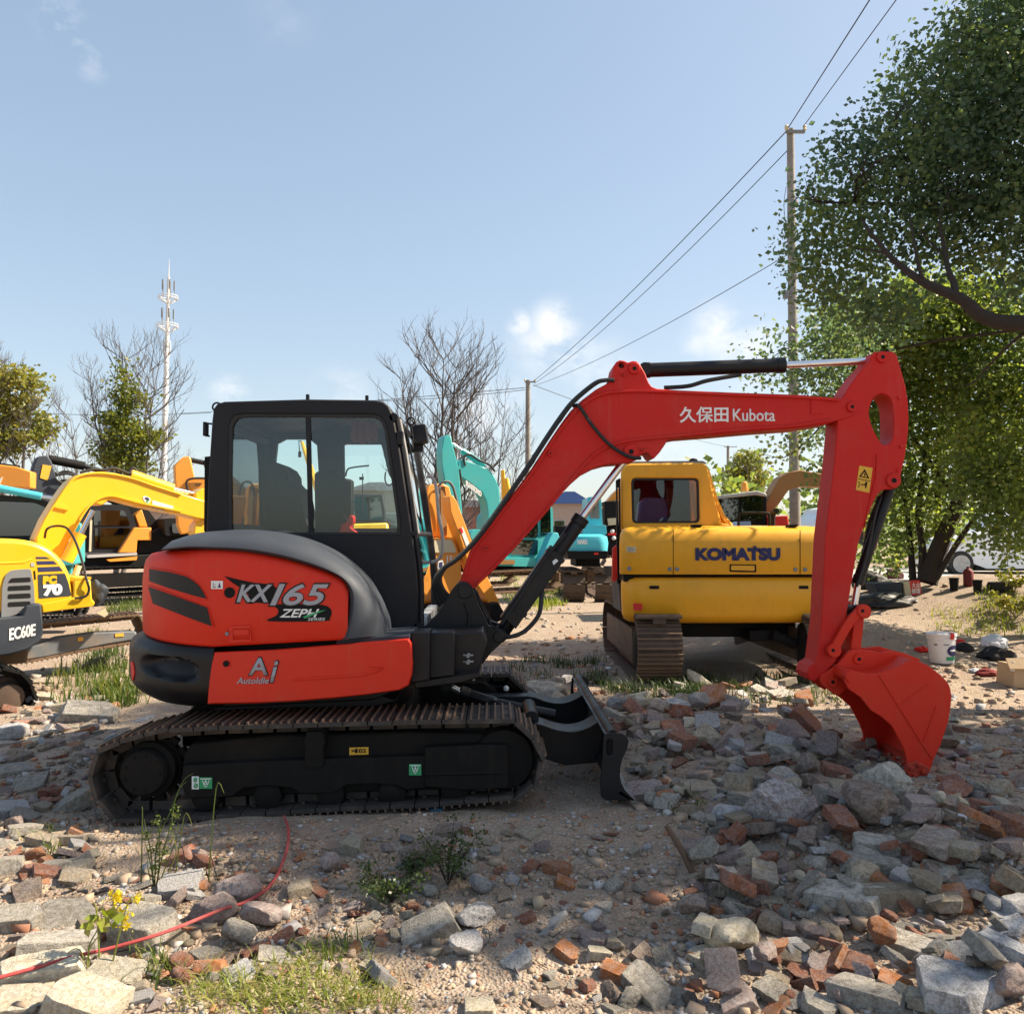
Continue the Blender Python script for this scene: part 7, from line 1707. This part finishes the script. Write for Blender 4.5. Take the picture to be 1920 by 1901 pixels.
def place(kind, mat, p, w, yaw, tilt=(0, 0), label=None, cat=None, group=None, name=None, sink=.24, idx=None):
    ms, hf = KINDS_[kind]; me = ms[idx if idx is not None else rr_.randrange(len(ms))]
    o = bpy.data.objects.new(name or {'brick': 'brick', 'half': 'broken_brick', 'slab': 'stone_slab', 'rock': 'stone', 'boulder': 'boulder'}[kind], me); COL.objects.link(o)
    o.scale = (w, w*rr_.uniform(.9, 1.15), w*rr_.uniform(.85, 1.2)); o.rotation_euler = (R(tilt[0]), R(tilt[1]), R(yaw))
    o.location = (p.x, p.y, p.z+w*hf*(1-sink))
    o.material_slots[0].link = 'OBJECT'; o.material_slots[0].material = SM[mat]
    if label: tag(o, label, cat or {'brick': 'brick', 'half': 'brick', 'slab': 'slab', 'rock': 'stone', 'boulder': 'boulder'}[kind], group)
    return o
# (u, v, width px, kind, material, yaw, (tilt), label)
ST = [
 (256, 1752, 118, 'half', 'grey', -28, (4, 3), 'thick grey block in the lower left, just above the red hose'),
 (118, 1790, 150, 'brick', 'grey', 24, (0, -8), 'long pale plank of stone sloping toward the lower left, above the hose'),
 (82, 1838, 150, 'brick', 'cream', 14, (8, -3), 'long sunlit cream brick crossed by the red hose'),
 (222, 1838, 108, 'brick', 'cream', 6, (10, 0), 'short sunlit cream brick right of the long cream one'),
 (40, 1885, 110, 'slab', 'cream', 12, (6, 0), 'cream slab at the very lower left corner'),
 (150, 1892, 120, 'half', 'cream', -15, (0, 5), 'rough cream and rust stained block on the lower left bottom edge'),
 (28, 1738, 90, 'half', 'grey', 10, (0, 4), 'grey block cut by the left edge above the long plank'),
 (56, 1684, 72, 'half', 'brown', -50, (0, 18), 'tilted brown grey block near the left edge'),
 (12, 1630, 66, 'half', 'grey', 30, (0, 10), 'grey block cut by the left edge below the tan brick pair'),
 (86, 1582, 62, 'brick', 'tan', -6, (0, 0), 'left tan brick of the pair at the left'),
 (134, 1580, 58, 'brick', 'tan', -2, (0, 3), 'right tan brick of the pair at the left'),
 (50, 1560, 48, 'half', 'grey', 35, (0, 6), 'small grey block above the tan brick pair'),
 (28, 1518, 76, 'slab', 'white', 8, (6, 0), 'whitish slab cut by the left edge level with the sprocket'),
 (142, 1512, 66, 'half', 'grey', 30, (0, -16), 'grey stone leaning by the rear end of the track'),
 (330, 1672, 70, 'half', 'white', 4, (8, 0), 'pale block at the foot of the tall weed'),
 (276, 1694, 44, 'half', 'grey', 60, (0, 15), 'upright grey stone left of the tall weed'),
 (405, 1722, 84, 'rock', 'pink', 15, (0, -6), 'rounded reddish stone touching the red hose'),
 (492, 1730, 76, 'rock', 'pink', -20, (0, 0), 'pink and white stone right of the hose bend'),
 (447, 1682, 80, 'rock', 'pink', 30, (0, 0), 'knobbly pinkish stone above the reddish one'),
 (558, 1698, 72, 'slab', 'tan', 40, (26, 0), 'tan angular slab right of the hose'),
 (657, 1662, 68, 'slab', 'grey', 15, (42, 0), 'grey slab standing on edge left of centre'),
 (668, 1592, 60, 'half', 'cream', -18, (0, 10), 'cream block below the middle of the track'),
 (520, 1796, 66, 'slab', 'grey', 14, (10, 0), 'left grey slab half sunk in the weeds'), (580, 1796, 62, 'slab', 'grey', -16, (12, 4), 'right grey slab half sunk in the weeds'),
 (140, 1724, 110, 'slab', 'grey', 14, (10, 0), 'flat grey slab behind the thick grey block'), (390, 1790, 66, 'slab', 'grey', 40, (8, 0), 'flat grey slab just below the red hose'), (450, 1762, 60, 'rock', 'grey', 0, (0, 0), 'low grey stone under the pink and white stone'),
 (518, 1634, 24, 'half', 'orange', 20, (0, 10), 'small orange chip beside the hose'),
 (806, 1752, 118, 'brick', 'grey', 24, (6, -6), 'large pale grey brick left of bottom centre'),
 (788, 1604, 86, 'brick', 'brown', 10, (0, -4), 'brown grey brick with weeds at its right end'),
 (842, 1560, 56, 'slab', 'brown', -10, (10, 0), 'brownish slab above the weedy brick'),
 (890, 1730, 70, 'rock', 'white', 0, (0, 0), 'rough whitish stone right of the large grey brick'), (874, 1784, 68, 'rock', 'white', 40, (10, 0), 'whitish pointed stone below the rough one'),
 (900, 1668, 44, 'rock', 'white', 20, (0, 30), 'white grey stone beside the orange brick bits'), (963, 1648, 42, 'slab', 'white', 25, (10, 0), 'small flat white slab left of the orange bricks'),
 (1045, 1634, 50, 'half', 'orange', -30, (0, 6), 'largest orange brick piece near the centre'), (1058, 1660, 38, 'half', 'orange', -12, (0, 16), 'orange brick piece under the largest one'), (996, 1630, 34, 'half', 'red', 62, (0, 0), 'narrow red brick piece left of the orange ones'), (934, 1636, 22, 'half', 'red', 10, (0, 0), 'small red chip left of the white slab'),
 (996, 1562, 44, 'slab', 'tan', 50, (14, 0), 'tan orange slab under the front of the track'), (1026, 1588, 46, 'slab', 'pink', -20, (6, 0), 'pinkish slab touching the tan orange one'),
 (1096, 1700, 52, 'slab', 'grey', 60, (6, 0), 'left half of the cracked grey slab'), (1142, 1704, 50, 'slab', 'grey', -30, (6, 0), 'right half of the cracked grey slab'),
 (1062, 1790, 46, 'half', 'orange', -40, (0, 12), 'orange lump on the sunlit dirt at bottom centre'), (1126, 1792, 38, 'half', 'cream', 5, (0, 4), 'cream block right of the orange lump'), (1153, 1830, 58, 'half', 'orange', -28, (5, 3), 'half brick with orange broken face on the sunlit dirt'),
 (1214, 1862, 112, 'brick', 'grey', -62, (0, 3), 'long grey brick pointing at the viewer, bottom centre right'), (1180, 1884, 50, 'rock', 'grey', 0, (0, 0), 'grey stone left of the long grey brick'),
 (752, 1848, 70, 'slab', 'orange', 10, (3, 0), 'flat orange slab beside the sunlit grass'), (694, 1812, 46, 'slab', 'cream', 70, (10, 0), 'cream stone above the flat orange slab'), (870, 1640, 40, 'rock', 'grey', 0, (0, 0), 'greenish grey stone beside the dry weeds'), (806, 1676, 36, 'rock', 'grey', 30, (0, 0), 'grey stone in front of the dry weeds'), (905, 1892, 80, 'slab', 'cream', 0, (0, 0), 'flat pale stone on the bottom edge left of centre'),
 (1460, 1548, 116, 'boulder', 'cong', 10, (0, 0), 'big round pebbly boulder left of the bucket teeth'), (1642, 1534, 104, 'boulder', 'brown', 60, (0, 0), 'big brown boulder in front of the bucket teeth'), (1668, 1496, 92, 'boulder', 'grey', 10, (0, 12), 'grey boulder leaning against the bucket mouth'),
 (1466, 1424, 56, 'rock', 'grey', 20, (0, 10), 'angular grey stone up the heap left of the bucket'), (1512, 1444, 40, 'half', 'red', 60, (0, 20), 'dark red brick lump in the heap left of the bucket'), (1560, 1452, 52, 'half', 'red', -10, (0, 6), 'brick chunk just left of the bucket mouth'), (1518, 1476, 40, 'rock', 'brown', 50, (0, 30), 'egg shaped brown stone above the brown boulder'), (1484, 1472, 40, 'rock', 'slate', 10, (0, 0), 'bluish stone right of the round boulder top'),
 (1315, 1482, 88, 'slab', 'tan', -6, (12, 0), 'tan slab right of the dozer blade'), (1232, 1444, 60, 'slab', 'grey', -12, (10, 0), 'grey slab just right of the blade end'), (1245, 1498, 74, 'slab', 'tan', 0, (6, 0), 'low tan slab at the foot of the blade'), (1368, 1545, 58, 'rock', 'slate', -5, (0, 0), 'bluish layered stone left of the round boulder'),
 (1436, 1596, 60, 'slab', 'grey', -20, (10, 0), 'flat grey slab below the round boulder'), (1432, 1652, 88, 'brick', 'tan', 74, (0, 0), 'tan brick pointing at the viewer below the round boulder'), (1354, 1654, 84, 'brick', 'grey', 58, (0, 10), 'narrow grey brick left of the tan one pointing at the viewer'), (1307, 1706, 46, 'half', 'brown', 80, (0, 0), 'brown half brick at the edge of the dirt patch'), (1347, 1710, 32, 'half', 'orange', 60, (0, 5), 'small orange block near the dirt patch'), (1398, 1716, 52, 'half', 'grey', 40, (0, 24), 'grey wedge above the pitted cream stone'), (1452, 1742, 66, 'half', 'tan', 62, (20, 0), 'tan brick on its side right of the grey wedge'),
 (1372, 1778, 96, 'rock', 'cream', 12, (0, 0), 'sunlit pitted cream stone at the bottom right of centre'), (1460, 1796, 62, 'half', 'tan', -18, (0, 0), 'tan block right of the pitted cream stone'),
 (1586, 1698, 134, 'brick', 'grey', -36, (0, 2), 'long grey brick sloping down to the right in the foreground'), (1682, 1696, 128, 'brick', 'tan', -8, (0, 4), 'long tan brick touching the right end of the sloping grey brick'), (1658, 1598, 108, 'brick', 'grey', -14, (6, 0), 'upper one of the two stacked pale bricks below the brown boulder'), (1630, 1630, 106, 'brick', 'grey', -20, (4, 0), 'lower one of the two stacked pale bricks below the brown boulder'), (1569, 1600, 60, 'slab', 'grey', -5, (10, 0), 'grey slab left of the stacked pale bricks'), (1618, 1656, 72, 'rock', 'tan', 10, (0, 0), 'rough tan stone between the stacked bricks and the sloping brick'), (1534, 1632, 56, 'rock', 'grey', 40, (0, 0), 'grey angular stone left of the stacked pale bricks'),
 (1742, 1650, 58, 'half', 'orange', -50, (0, 12), 'bright orange brick right of the stacked pale bricks'), (1888, 1680, 66, 'half', 'orange', -38, (0, 8), 'orange brick near the right edge'), (1832, 1646, 60, 'slab', 'cream', -50, (10, 0), 'cream slab leaning between the two orange bricks'), (1780, 1638, 76, 'slab', 'cream', -4, (8, 0), 'flat cream slab right of the bright orange brick'), (1828, 1678, 92, 'slab', 'slate', -22, (10, 0), 'mid sized bluish slab above the big pale slab'), (1822, 1732, 158, 'slab', 'slate', -6, (5, 0), 'biggest pale bluish slab at the right'), (1762, 1680, 50, 'rock', 'grey', 30, (0, 0), 'grey stone left of the mid sized bluish slab'),
 (1892, 1555, 76, 'half', 'red', -28, (0, 6), 'ridged red brick lump cut by the right edge'), (1765, 1582, 60, 'rock', 'red', 0, (0, 0), 'red stone above the cream slabs'), (1826, 1594, 66, 'slab', 'grey', -40, (10, 0), 'grey slab left of the ridged red lump'), (1712, 1612, 60, 'rock', 'red', 20, (0, 0), 'brownish red stone behind the stacked pale bricks'),
 (1500, 1838, 62, 'half', 'red', 55, (0, 0), 'left red brick of the pair near the bottom edge'), (1548, 1846, 74, 'half', 'red', 74, (0, 8), 'right red brick of the pair near the bottom edge'), (1625, 1832, 100, 'half', 'red', -30, (6, 6), 'large brownish red block near the bottom edge'), (1690, 1862, 66, 'half', 'orange', -30, (0, 8), 'orange broken end beside the large brownish red block'), (1636, 1884, 150, 'brick', 'grey', -34, (2, 3), 'grey brick on the bottom edge below the large red block'),
 (1706, 1788, 122, 'brick', 'grey', -52, (0, 4), 'long grey brick running down right of the sunlit gap'), (1762, 1772, 62, 'half', 'grey', -60, (0, 0), 'short grey block beside the long one at the right'), (1826, 1814, 140, 'slab', 'slate', -22, (10, 0), 'streaked slate slab below the biggest slab'), (1888, 1792, 124, 'brick', 'slate', -56, (0, 8), 'long speckled slab at the right edge'), (1836, 1872, 190, 'slab', 'slate', -20, (5, 0), 'huge slate slab in the lower right corner'), (1462, 1880, 100, 'brick', 'grey', -58, (0, 0), 'grey brick on the bottom edge pointing down right'), (1380, 1886, 76, 'half', 'pink', 8, (0, 0), 'pinkish block on the bottom edge'), (1525, 1890, 70, 'half', 'grey', -50, (14, 0), 'grey wedge on the bottom edge between the bricks'), (1740, 1892, 60, 'half', 'tan', 10, (0, 0), 'tan block on the bottom edge near the slate slab'), (1908, 1716, 60, 'rock', 'white', 0, (0, 0), 'pale stone cut by the right edge'),
 (1022, 1316, 78, 'rock', 'grey', 0, (0, 0), 'large pale stone behind the blade arms'), (1166, 1332, 50, 'rock', 'slate', 0, (0, 0), 'bluish stone beyond the blade top'), (1215, 1350, 34, 'half', 'orange', 60, (0, 0), 'orange block beyond the blade top'), (1262, 1332, 40, 'slab', 'grey', 0, (6, 0), 'grey slab at the back of the heap'),
 (165, 1350, 112, 'brick', 'grey', 3, (0, 0), 'long low grey block behind the sprocket'), (176, 1256, 40, 'rock', 'grey', 0, (0, 0), 'dark grey stone in the grass left of the counterweight'), (88, 1280, 46, 'slab', 'tan', 0, (12, 0), 'tan slab in the grass near the far track'), (278, 1352, 44, 'slab', 'white', 10, (6, 0), 'white slab below the counterweight'), (24, 1384, 56, 'rock', 'white', 0, (0, 0), 'white stone near the left edge below the yellow machine'), (96, 1416, 58, 'slab', 'red', 0, (6, 0), 'flat reddish slab left of the track'), (168, 1420, 30, 'rock', 'pink', 0, (0, 0), 'pink stone left of the track top'), (226, 1376, 58, 'slab', 'grey', 10, (6, 0), 'grey slab above the sloping track'), (30, 1446, 74, 'slab', 'grey', 26, (12, 0), 'grey slab cut by the left edge above the whitish one'), (92, 1308, 44, 'slab', 'cream', 0, (6, 0), 'cream slab right of the yellow machine sprocket'), (60, 1475, 70, 'slab', 'grey', 20, (10, 0), 'long grey slab left of the sprocket'),
]
occ = []
for (u, v, w, kind, mat, yaw, tilt, label) in ST:
    g = G(u, v); s = w*g.y/F0; c = {'brick': 1.0, 'half': .85, 'slab': .85, 'rock': 1.0, 'boulder': 1.05}[kind]
    place(kind, mat, g, s*c, yaw, (tilt[0]+rr_.gauss(0, 7), tilt[1]+rr_.gauss(0, 7)), label, sink=.0 if kind in ('brick', 'half', 'slab') and g.x > .9 else .1); occ.append((g.x, g.y, s*.45))
# repeats: broken bricks and stones nobody could tell apart, sampled over the rubble as it covers the picture
ZN = [  # (u0,v0,u1,v1,count,size range m, label)
 (0, 1310, 215, 1420, 70, (.07, .17), 'small fragment in the rubble between the yellow machine and the track', 'fragments left of the track'),
 (0, 1420, 175, 1640, 70, (.05, .15), 'small fragment in the rubble along the left edge', 'fragments along the left edge'),
 (0, 1640, 330, 1895, 50, (.04, .12), 'small fragment among the blocks in the lower left', 'fragments in the lower left'),
 (330, 1600, 760, 1840, 75, (.04, .13), 'small fragment scattered below the left half of the track', 'fragments below the track'),
 (700, 1560, 1260, 1780, 64, (.03, .085), 'small fragment scattered over the central dirt', 'fragments on the central dirt'),
 (960, 1760, 1300, 1895, 28, (.03, .09), 'small fragment on the sunlit dirt at bottom centre', 'fragments on the sunlit dirt'),
 (1040, 1290, 1520, 1400, 120, (.09, .24), 'small fragment in the heap behind the blade', 'fragments behind the blade'),
 (1190, 1400, 1660, 1520, 130, (.07, .19), 'small fragment in the heap between blade and bucket', 'fragments between blade and bucket'),
 (1280, 1520, 1900, 1700, 125, (.06, .16), 'small fragment between the bricks in front of the bucket', 'fragments in front of the bucket'),
 (1280, 1700, 1915, 1895, 90, (.05, .14), 'small fragment between the bricks in the lower right', 'fragments in the lower right'),
 (1740, 1330, 1915, 1560, 50, (.06, .16), 'small fragment on the mud right of the bucket', 'fragments right of the bucket'),
]
mats_w = ['grey']*5+['tan']*6+['red']*4+['pink']*5+['white']*3+['slate']*2+['brown']*3+['orange']*2+['cream']*2
for (u0, v0, u1, v1, cnt, (s0, s1), lab, grp) in ZN:
    n = 0; tries = 0
    while n < cnt and tries < cnt*12:
        tries += 1; u, v = rr_.uniform(u0, u1), rr_.uniform(v0, v1); g = G(u, v); s = s0+(s1-s0)*rr_.random()**1.8
        heap = u0 >= 1040 and u0 != 1740
        if any((g.x-a)**2+(g.y-b_)**2 < (r_*(.55 if heap else 1)+s*(.1 if heap else .3))**2 for a, b_, r_ in occ): continue
        if heap and rr_.random() < .45: g = g+Vector((0, 0, rr_.uniform(.02, .09)))
        if 4.62 < g.y < 6.75 and -2.45 < g.x < .75: continue
        kd = rr_.choice(('rock', 'half', 'half', 'slab', 'half', 'brick', 'slab'))
        place(kd, rr_.choice(mats_w), g, s, rr_.uniform(0, 360), (rr_.gauss(0, 18), rr_.gauss(0, 18)), lab, group=grp); occ.append((g.x, g.y, s*.4)); n += 1
# gravel and crumbs: uncountable, one object
def scatter(name, n, zones, s0, s1, seed, cols, power=2.2):
    rs = np.random.RandomState(seed); ico = bmesh.new(); bmesh.ops.create_cube(ico, size=1.5); bmesh.ops.triangulate(ico, faces=ico.faces[:]); bv = np.array([v.co[:] for v in ico.verts]); bf = np.array([[v.index for v in f.verts] for f in ico.faces]); ico.free()
    V, C = [], []; wz = np.array([z[4] for z in zones], float); wz /= wz.sum(); k = rs.choice(len(zones), n, p=wz)
    for i in range(n):
        z = zones[k[i]]; u, v = rs.uniform(z[0], z[2]), rs.uniform(z[1], z[3]); d = ray(u, v)
        y = -1.5/d.z*d.y if d.z < 0 else 50; p = CAM+d*(y/d.y); y2 = (1.5-gh(p.x, p.y))/1.5*y; p = CAM+d*(y2/d.y)
        s = (s0+(s1-s0)*rs.rand()**power); q = bv*(1+.30*rs.normal(size=bv.shape)); q *= s*rs.uniform(.45, 1.0, 3)*np.array([1, 1, .7]); a = rs.rand()*6.28; ca, sa = math.cos(a), math.sin(a)
        q = np.stack([q[:, 0]*ca-q[:, 1]*sa, q[:, 0]*sa+q[:, 1]*ca, q[:, 2]], 1); V.append(q+np.array([p.x, p.y, gh(p.x, p.y)+s*.15])); C.append(cols[rs.randint(len(cols))])
    V = np.concatenate(V); nf = len(bf); F = (bf[None]+(np.arange(n)*len(bv))[:, None, None]).reshape(-1)
    me = bpy.data.meshes.new(name); me.vertices.add(len(V)); me.loops.add(len(F)); me.polygons.add(n*nf); me.vertices.foreach_set('co', V.ravel()); me.loops.foreach_set('vertex_index', F)
    me.polygons.foreach_set('loop_start', np.arange(n*nf)*3); me.polygons.foreach_set('loop_total', np.full(n*nf, 3)); me.update(calc_edges=True)
    at_ = me.color_attributes.new('stone', 'FLOAT_COLOR', 'POINT'); cc = np.repeat(np.array([(*c, 1) for c in C]), len(bv), axis=0); at_.data.foreach_set('color', cc.ravel().astype('f'))
    o = bpy.data.objects.new(name, me); COL.objects.link(o); me.materials.append(MT['gravel']); return struct(o, 'stuff')
gm_, gt_, gb_ = nodes('gravel_mix'); at_n = gt_.nodes.new('ShaderNodeVertexColor'); at_n.layer_name = 'stone'
gt_.links.new(mix(gt_, rng(gt_, noi(gt_, 90, 4, .7), .35, .7, 0, .5), at_n.outputs[0], (.26, .20, .15)), gb_.inputs['Base Color']); gb_.inputs['Roughness'].default_value = .92; gb_.inputs['Specular IOR Level'].default_value = .2; MT['gravel'] = gm_
GC_ = [(.38, .29, .21)]*9+[(.32, .24, .175)]*9+[(.30, .28, .25)]*4+[(.40, .38, .36)]*3+[(.55, .53, .52)]*2+[(.34, .14, .08)]*2+[(.42, .20, .10)]+[(.25, .27, .30)]*2+[(.40, .32, .22)]*2
ZF = [(-60, 1300, 240, 1560, 1.3), (-60, 1540, 500, 1901, 1.2), (300, 1540, 1260, 1660, 1.6), (450, 1640, 1300, 1901, 1.2), (1000, 1300, 1700, 1560, 2.4), (1250, 1520, 1960, 1901, 1.6), (1700, 1330, 1960, 1600, 1.0)]
scatter('rubble_gravel', 13500, ZF, .003, .022, 5, GC_, 2.4)
scatter('rubble_gravel', 900, [(-60, 1300, 220, 1560, 1.6), (-60, 1560, 400, 1901, .8), (350, 1580, 1260, 1800, 1.3), (1040, 1300, 1600, 1420, 2), (1190, 1400, 1700, 1560, 2.2), (1260, 1560, 1960, 1901, 2.0), (1740, 1330, 1960, 1560, 1.4)], .014, .05, 6, GC_, 1.8)
scatter('yard_gravel', 1600, [(-60, 1090, 280, 1300, 1), (930, 1100, 1160, 1290, 2), (1560, 1120, 1960, 1330, 2)], .01, .06, 7, GC_, 2.5)
# ================================================================ grass and weeds
MT['grass'] = leaf_mat('grass', (.040, .075, .015), (.085, .13, .025), (.26, .25, .06), .4)
MT['grassy'] = leaf_mat('yellow_grass', (.10, .15, .02), (.20, .24, .035), (.36, .32, .10), .4)
MT['straw'] = leaf_mat('straw', (.26, .20, .10), (.36, .29, .15), (.46, .38, .2), .3)
MT['weedm'] = leaf_mat('weeds', (.028, .05, .015), (.05, .08, .02), (.13, .13, .05), .3)
def blades(name, spots, mat, seed, hgt=(.05, .14), n_per=30, lean=.5, wid=.004, stuff=True):
    """spots: (x, y, radius, count)"""
    rs = np.random.RandomState(seed); V, F = [], []
    for (x, y, r, c) in spots:
        for _ in range(c):
            a, q = rs.rand()*6.28, r*math.sqrt(rs.rand()); px, py = x+q*math.cos(a), y+q*math.sin(a); z = gh(px, py)-.01
            h = rs.uniform(*hgt); b_ = rs.rand()*6.28; L = h*lean*rs.uniform(.3, 1.3); dx, dy = math.cos(b_)*L, math.sin(b_)*L; w = wid*rs.uniform(.6, 1.4); wx, wy = -math.sin(b_)*w, math.cos(b_)*w; k = len(V)
            V += [(px-wx, py-wy, z), (px+wx, py+wy, z), (px+dx*.35-wx*.8, py+dy*.35-wy*.8, z+h*.6), (px+dx*.35+wx*.8, py+dy*.35+wy*.8, z+h*.6), (px+dx, py+dy, z+h*.92)]
            F += [(k, k+1, k+3, k+2), (k+2, k+3, k+4)]
    me = bpy.data.meshes.new(name); me.from_pydata(V, [], F); me.materials.append(mat); o = bpy.data.objects.new(name, me); COL.objects.link(o)
    if stuff: struct(o, 'stuff')
    return o
def spots_px(L, seed):
    rs = random.Random(seed); out_ = []
    for (u0, v0, u1, v1, n, r, c) in L:
        for _ in range(n):
            g = G(rs.uniform(u0, u1), rs.uniform(v0, v1)); out_.append((g.x, g.y, r, c))
    return out_
blades('grass', spots_px([(360, 1840, 720, 1901, 40, .09, 20), (420, 1790, 660, 1850, 16, .08, 12), (640, 1860, 760, 1901, 6, .08, 10)], 1), MT['grassy'], 1, (.02, .075), lean=1.5, wid=.0024)
blades('dry_grass', spots_px([(340, 1800, 760, 1901, 30, .10, 9), (100, 1560, 560, 1640, 14, .08, 6), (680, 1600, 900, 1720, 16, .09, 8), (1240, 1480, 1340, 1560, 8, .08, 8), (900, 1560, 1260, 1640, 8, .08, 5)], 21), MT['straw'], 21, (.02, .06), lean=2.6, wid=.0016)
tw_b = B(); tr_ = random.Random(12)
for _ in range(90):
    g = G(tr_.uniform(40, 1880), tr_.uniform(1545, 1890)); a = tr_.random()*6.28; L = tr_.uniform(.03, .11); tw_b.tube([g+Vector((0, 0, .006)), g+Vector((math.cos(a)*L*.5, math.sin(a)*L*.5, .012)), g+Vector((math.cos(a+.2)*L, math.sin(a+.2)*L, .006))], [.0022, .002, .001], 4)
struct(tw_b.obj('twig_litter', MT['bark'], None), 'stuff')
blades('grass', spots_px([(160, 1195, 245, 1300, 17, .16, 34), (190, 1100, 275, 1150, 14, .3, 50), (100, 1240, 200, 1330, 16, .15, 24), (200, 1290, 290, 1330, 14, .12, 20)], 2), MT['grass'], 2, (.08, .26), lean=.6, wid=.006)
blades('grass', spots_px([(920, 1085, 1050, 1135, 34, .4, 55), (1040, 1075, 1150, 1100, 26, .5, 55), (960, 1120, 1040, 1145, 10, .3, 36)], 3), MT['grassy'], 3, (.08, .26), lean=.6, wid=.007)
blades('grass', spots_px([(960, 1235, 1140, 1290, 20, .14, 28), (1240, 1270, 1480, 1320, 34, .16, 30), (1150, 1290, 1320, 1310, 24, .15, 26), (1480, 1270, 1560, 1320, 12, .15, 18)], 4), MT['weedm'], 4, (.05, .16), lean=.8, wid=.005)
blades('grass', spots_px([(1780, 1140, 1919, 1185, 18, .3, 30), (1860, 1110, 1919, 1140, 8, .3, 30)], 5), MT['grassy'], 5, (.05, .16), lean=1, wid=.006)
blades('grass', spots_px([(560, 1760, 700, 1800, 8, .06, 14), (130, 1780, 330, 1880, 12, .05, 12), (60, 1560, 110, 1610, 5, .05, 14), (1250, 1490, 1320, 1530, 6, .05, 10)], 6), MT['grass'], 6, (.03, .10), lean=1.0, wid=.0028)
# leafy weeds and single plants
def weed(u, v, hpx, npx, label, seed, mat='weedm', leaf=.018, wid=.9):
    g = G(u, v); s = g.y/F0; t = thing('weed_plant', label, 'plant', g); rs = random.Random(seed); b = B(); bl2 = []
    for i in range(npx):
        a = rs.random()*6.28; L = hpx*s*rs.uniform(.5, 1); q = g+Vector((math.cos(a)*L*.5*wid, math.sin(a)*L*.5*wid, L)); m_ = g.lerp(q, .5)+Vector((0, 0, L*.1)); b.tube([g, m_, q], [.0022, .0018, .0010], 4)
        for w in (m_, g.lerp(q, .8), q): bl2.append((*w, .03*wid+.01, .03*wid+.01, .02, 1))
    b.obj('stems', MT['bark'], t); leaves('foliage', bl2, len(bl2)*9, leaf, MT[mat], t, seed, 6, .012); return t
weed(840, 1660, 110, 22, 'dry brownish weed beside the weedy brick', 1, wid=1.2); weed(735, 1690, 60, 26, 'low green weed left of the dry one', 2, wid=2.2); weed(775, 1640, 40, 12, 'tiny green weed above the low green one', 3, wid=1.5)
weed(1905, 1160, 60, 26, 'yellow green bush at the right edge behind the litter', 4, 'leafy', .06, 1.8); weed(1900, 1110, 40, 20, 'small leafy sprig beside the tyre', 5, 'leafy', .05, 1.8)
# tall grass stalks in front of the track
def stalks(label, u, v, L, mat, seed):
    g = G(u, v); t = thing('tall_weed', label, 'plant', g)
    for pl_ in L:
        q = [P(a, b_, g.y+(.0 if i == 0 else .01*i)) for i, (a, b_) in enumerate(pl_)]; q[0] = Vector((q[0].x, g.y, gh(q[0].x, g.y)-.01)); n = (len(q)-1)*4+1
        B().tube(cat_rom([tuple(x) for x in q], 4), [.0035*(1-.7*i/n) for i in range(n)], 5).obj('stalk', mat, t)
    return t
TWd = stalks('tall thin green weed standing in front of the track sprocket side', 292, 1660, [[(290, 1660), (292, 1600), (300, 1560), (320, 1520), (335, 1480), (350, 1465)], [(292, 1660), (305, 1600), (322, 1540), (328, 1500), (345, 1462), (362, 1450)], [(288, 1660), (283, 1600), (275, 1560), (270, 1535)], [(294, 1660), (300, 1590), (296, 1540)], [(290, 1660), (280, 1610), (272, 1580)], [(300, 1660), (330, 1600), (322, 1560)], [(328, 1525), (345, 1530), (360, 1545)], [(392, 1478), (405, 1478), (420, 1486)], [(266, 1555), (267, 1530), (266, 1512)], [(296, 1660), (312, 1620), (330, 1575), (335, 1545)], [(286, 1660), (278, 1630), (276, 1605)]], MT['grass'], 1)
leaves('seed_heads', [(*P(u, v, G(292, 1660).y), .012, .01, .035, 1) for u, v in ((296, 1545), (276, 1562), (300, 1590), (322, 1560), (330, 1520), (283, 1590), (310, 1600), (292, 1620))], 420, .012, MT['grass'], TWd, 5, 6, .008)
FW = stalks('yellow flowered weed leaning over the long pale plank, lower left', 168, 1835, [[(160, 1840), (166, 1800), (168, 1770), (185, 1740), (205, 1710), (222, 1690)], [(166, 1840), (165, 1790), (180, 1760), (235, 1700)], [(162, 1840), (150, 1860), (140, 1890)], [(164, 1838), (200, 1860), (260, 1880), (300, 1898)], [(190, 1745), (182, 1715), (175, 1690)], [(205, 1712), (240, 1690), (260, 1700)], [(166, 1800), (150, 1780), (120, 1790)]], MT['grassy'], 2)
leaves('flowers', [(*P(u, v, G(168, 1835).y+.04), .02, .01, .018, 1) for u, v in ((222, 1688), (228, 1702), (240, 1720), (258, 1682), (214, 1680), (238, 1735))], 260, .014, leaf_mat('yellow_petals', (.45, .36, .02), (.62, .5, .03), (.7, .6, .08), .4), FW, 6, 6, .008)
leaves('foliage', [(*P(u, v, G(168, 1835).y), .03, .01, .02, 1) for u, v in ((160, 1835), (165, 1850), (190, 1715), (155, 1845))], 60, .05, MT['grassy'], FW, 7, 5, .02)
st2 = stalks('thin dry stalk on the dirt below the track', 405, 1650, [[(410, 1655), (400, 1620), (393, 1595)], [(352, 1640), (345, 1600), (335, 1575)]], MT['bark'], 3)
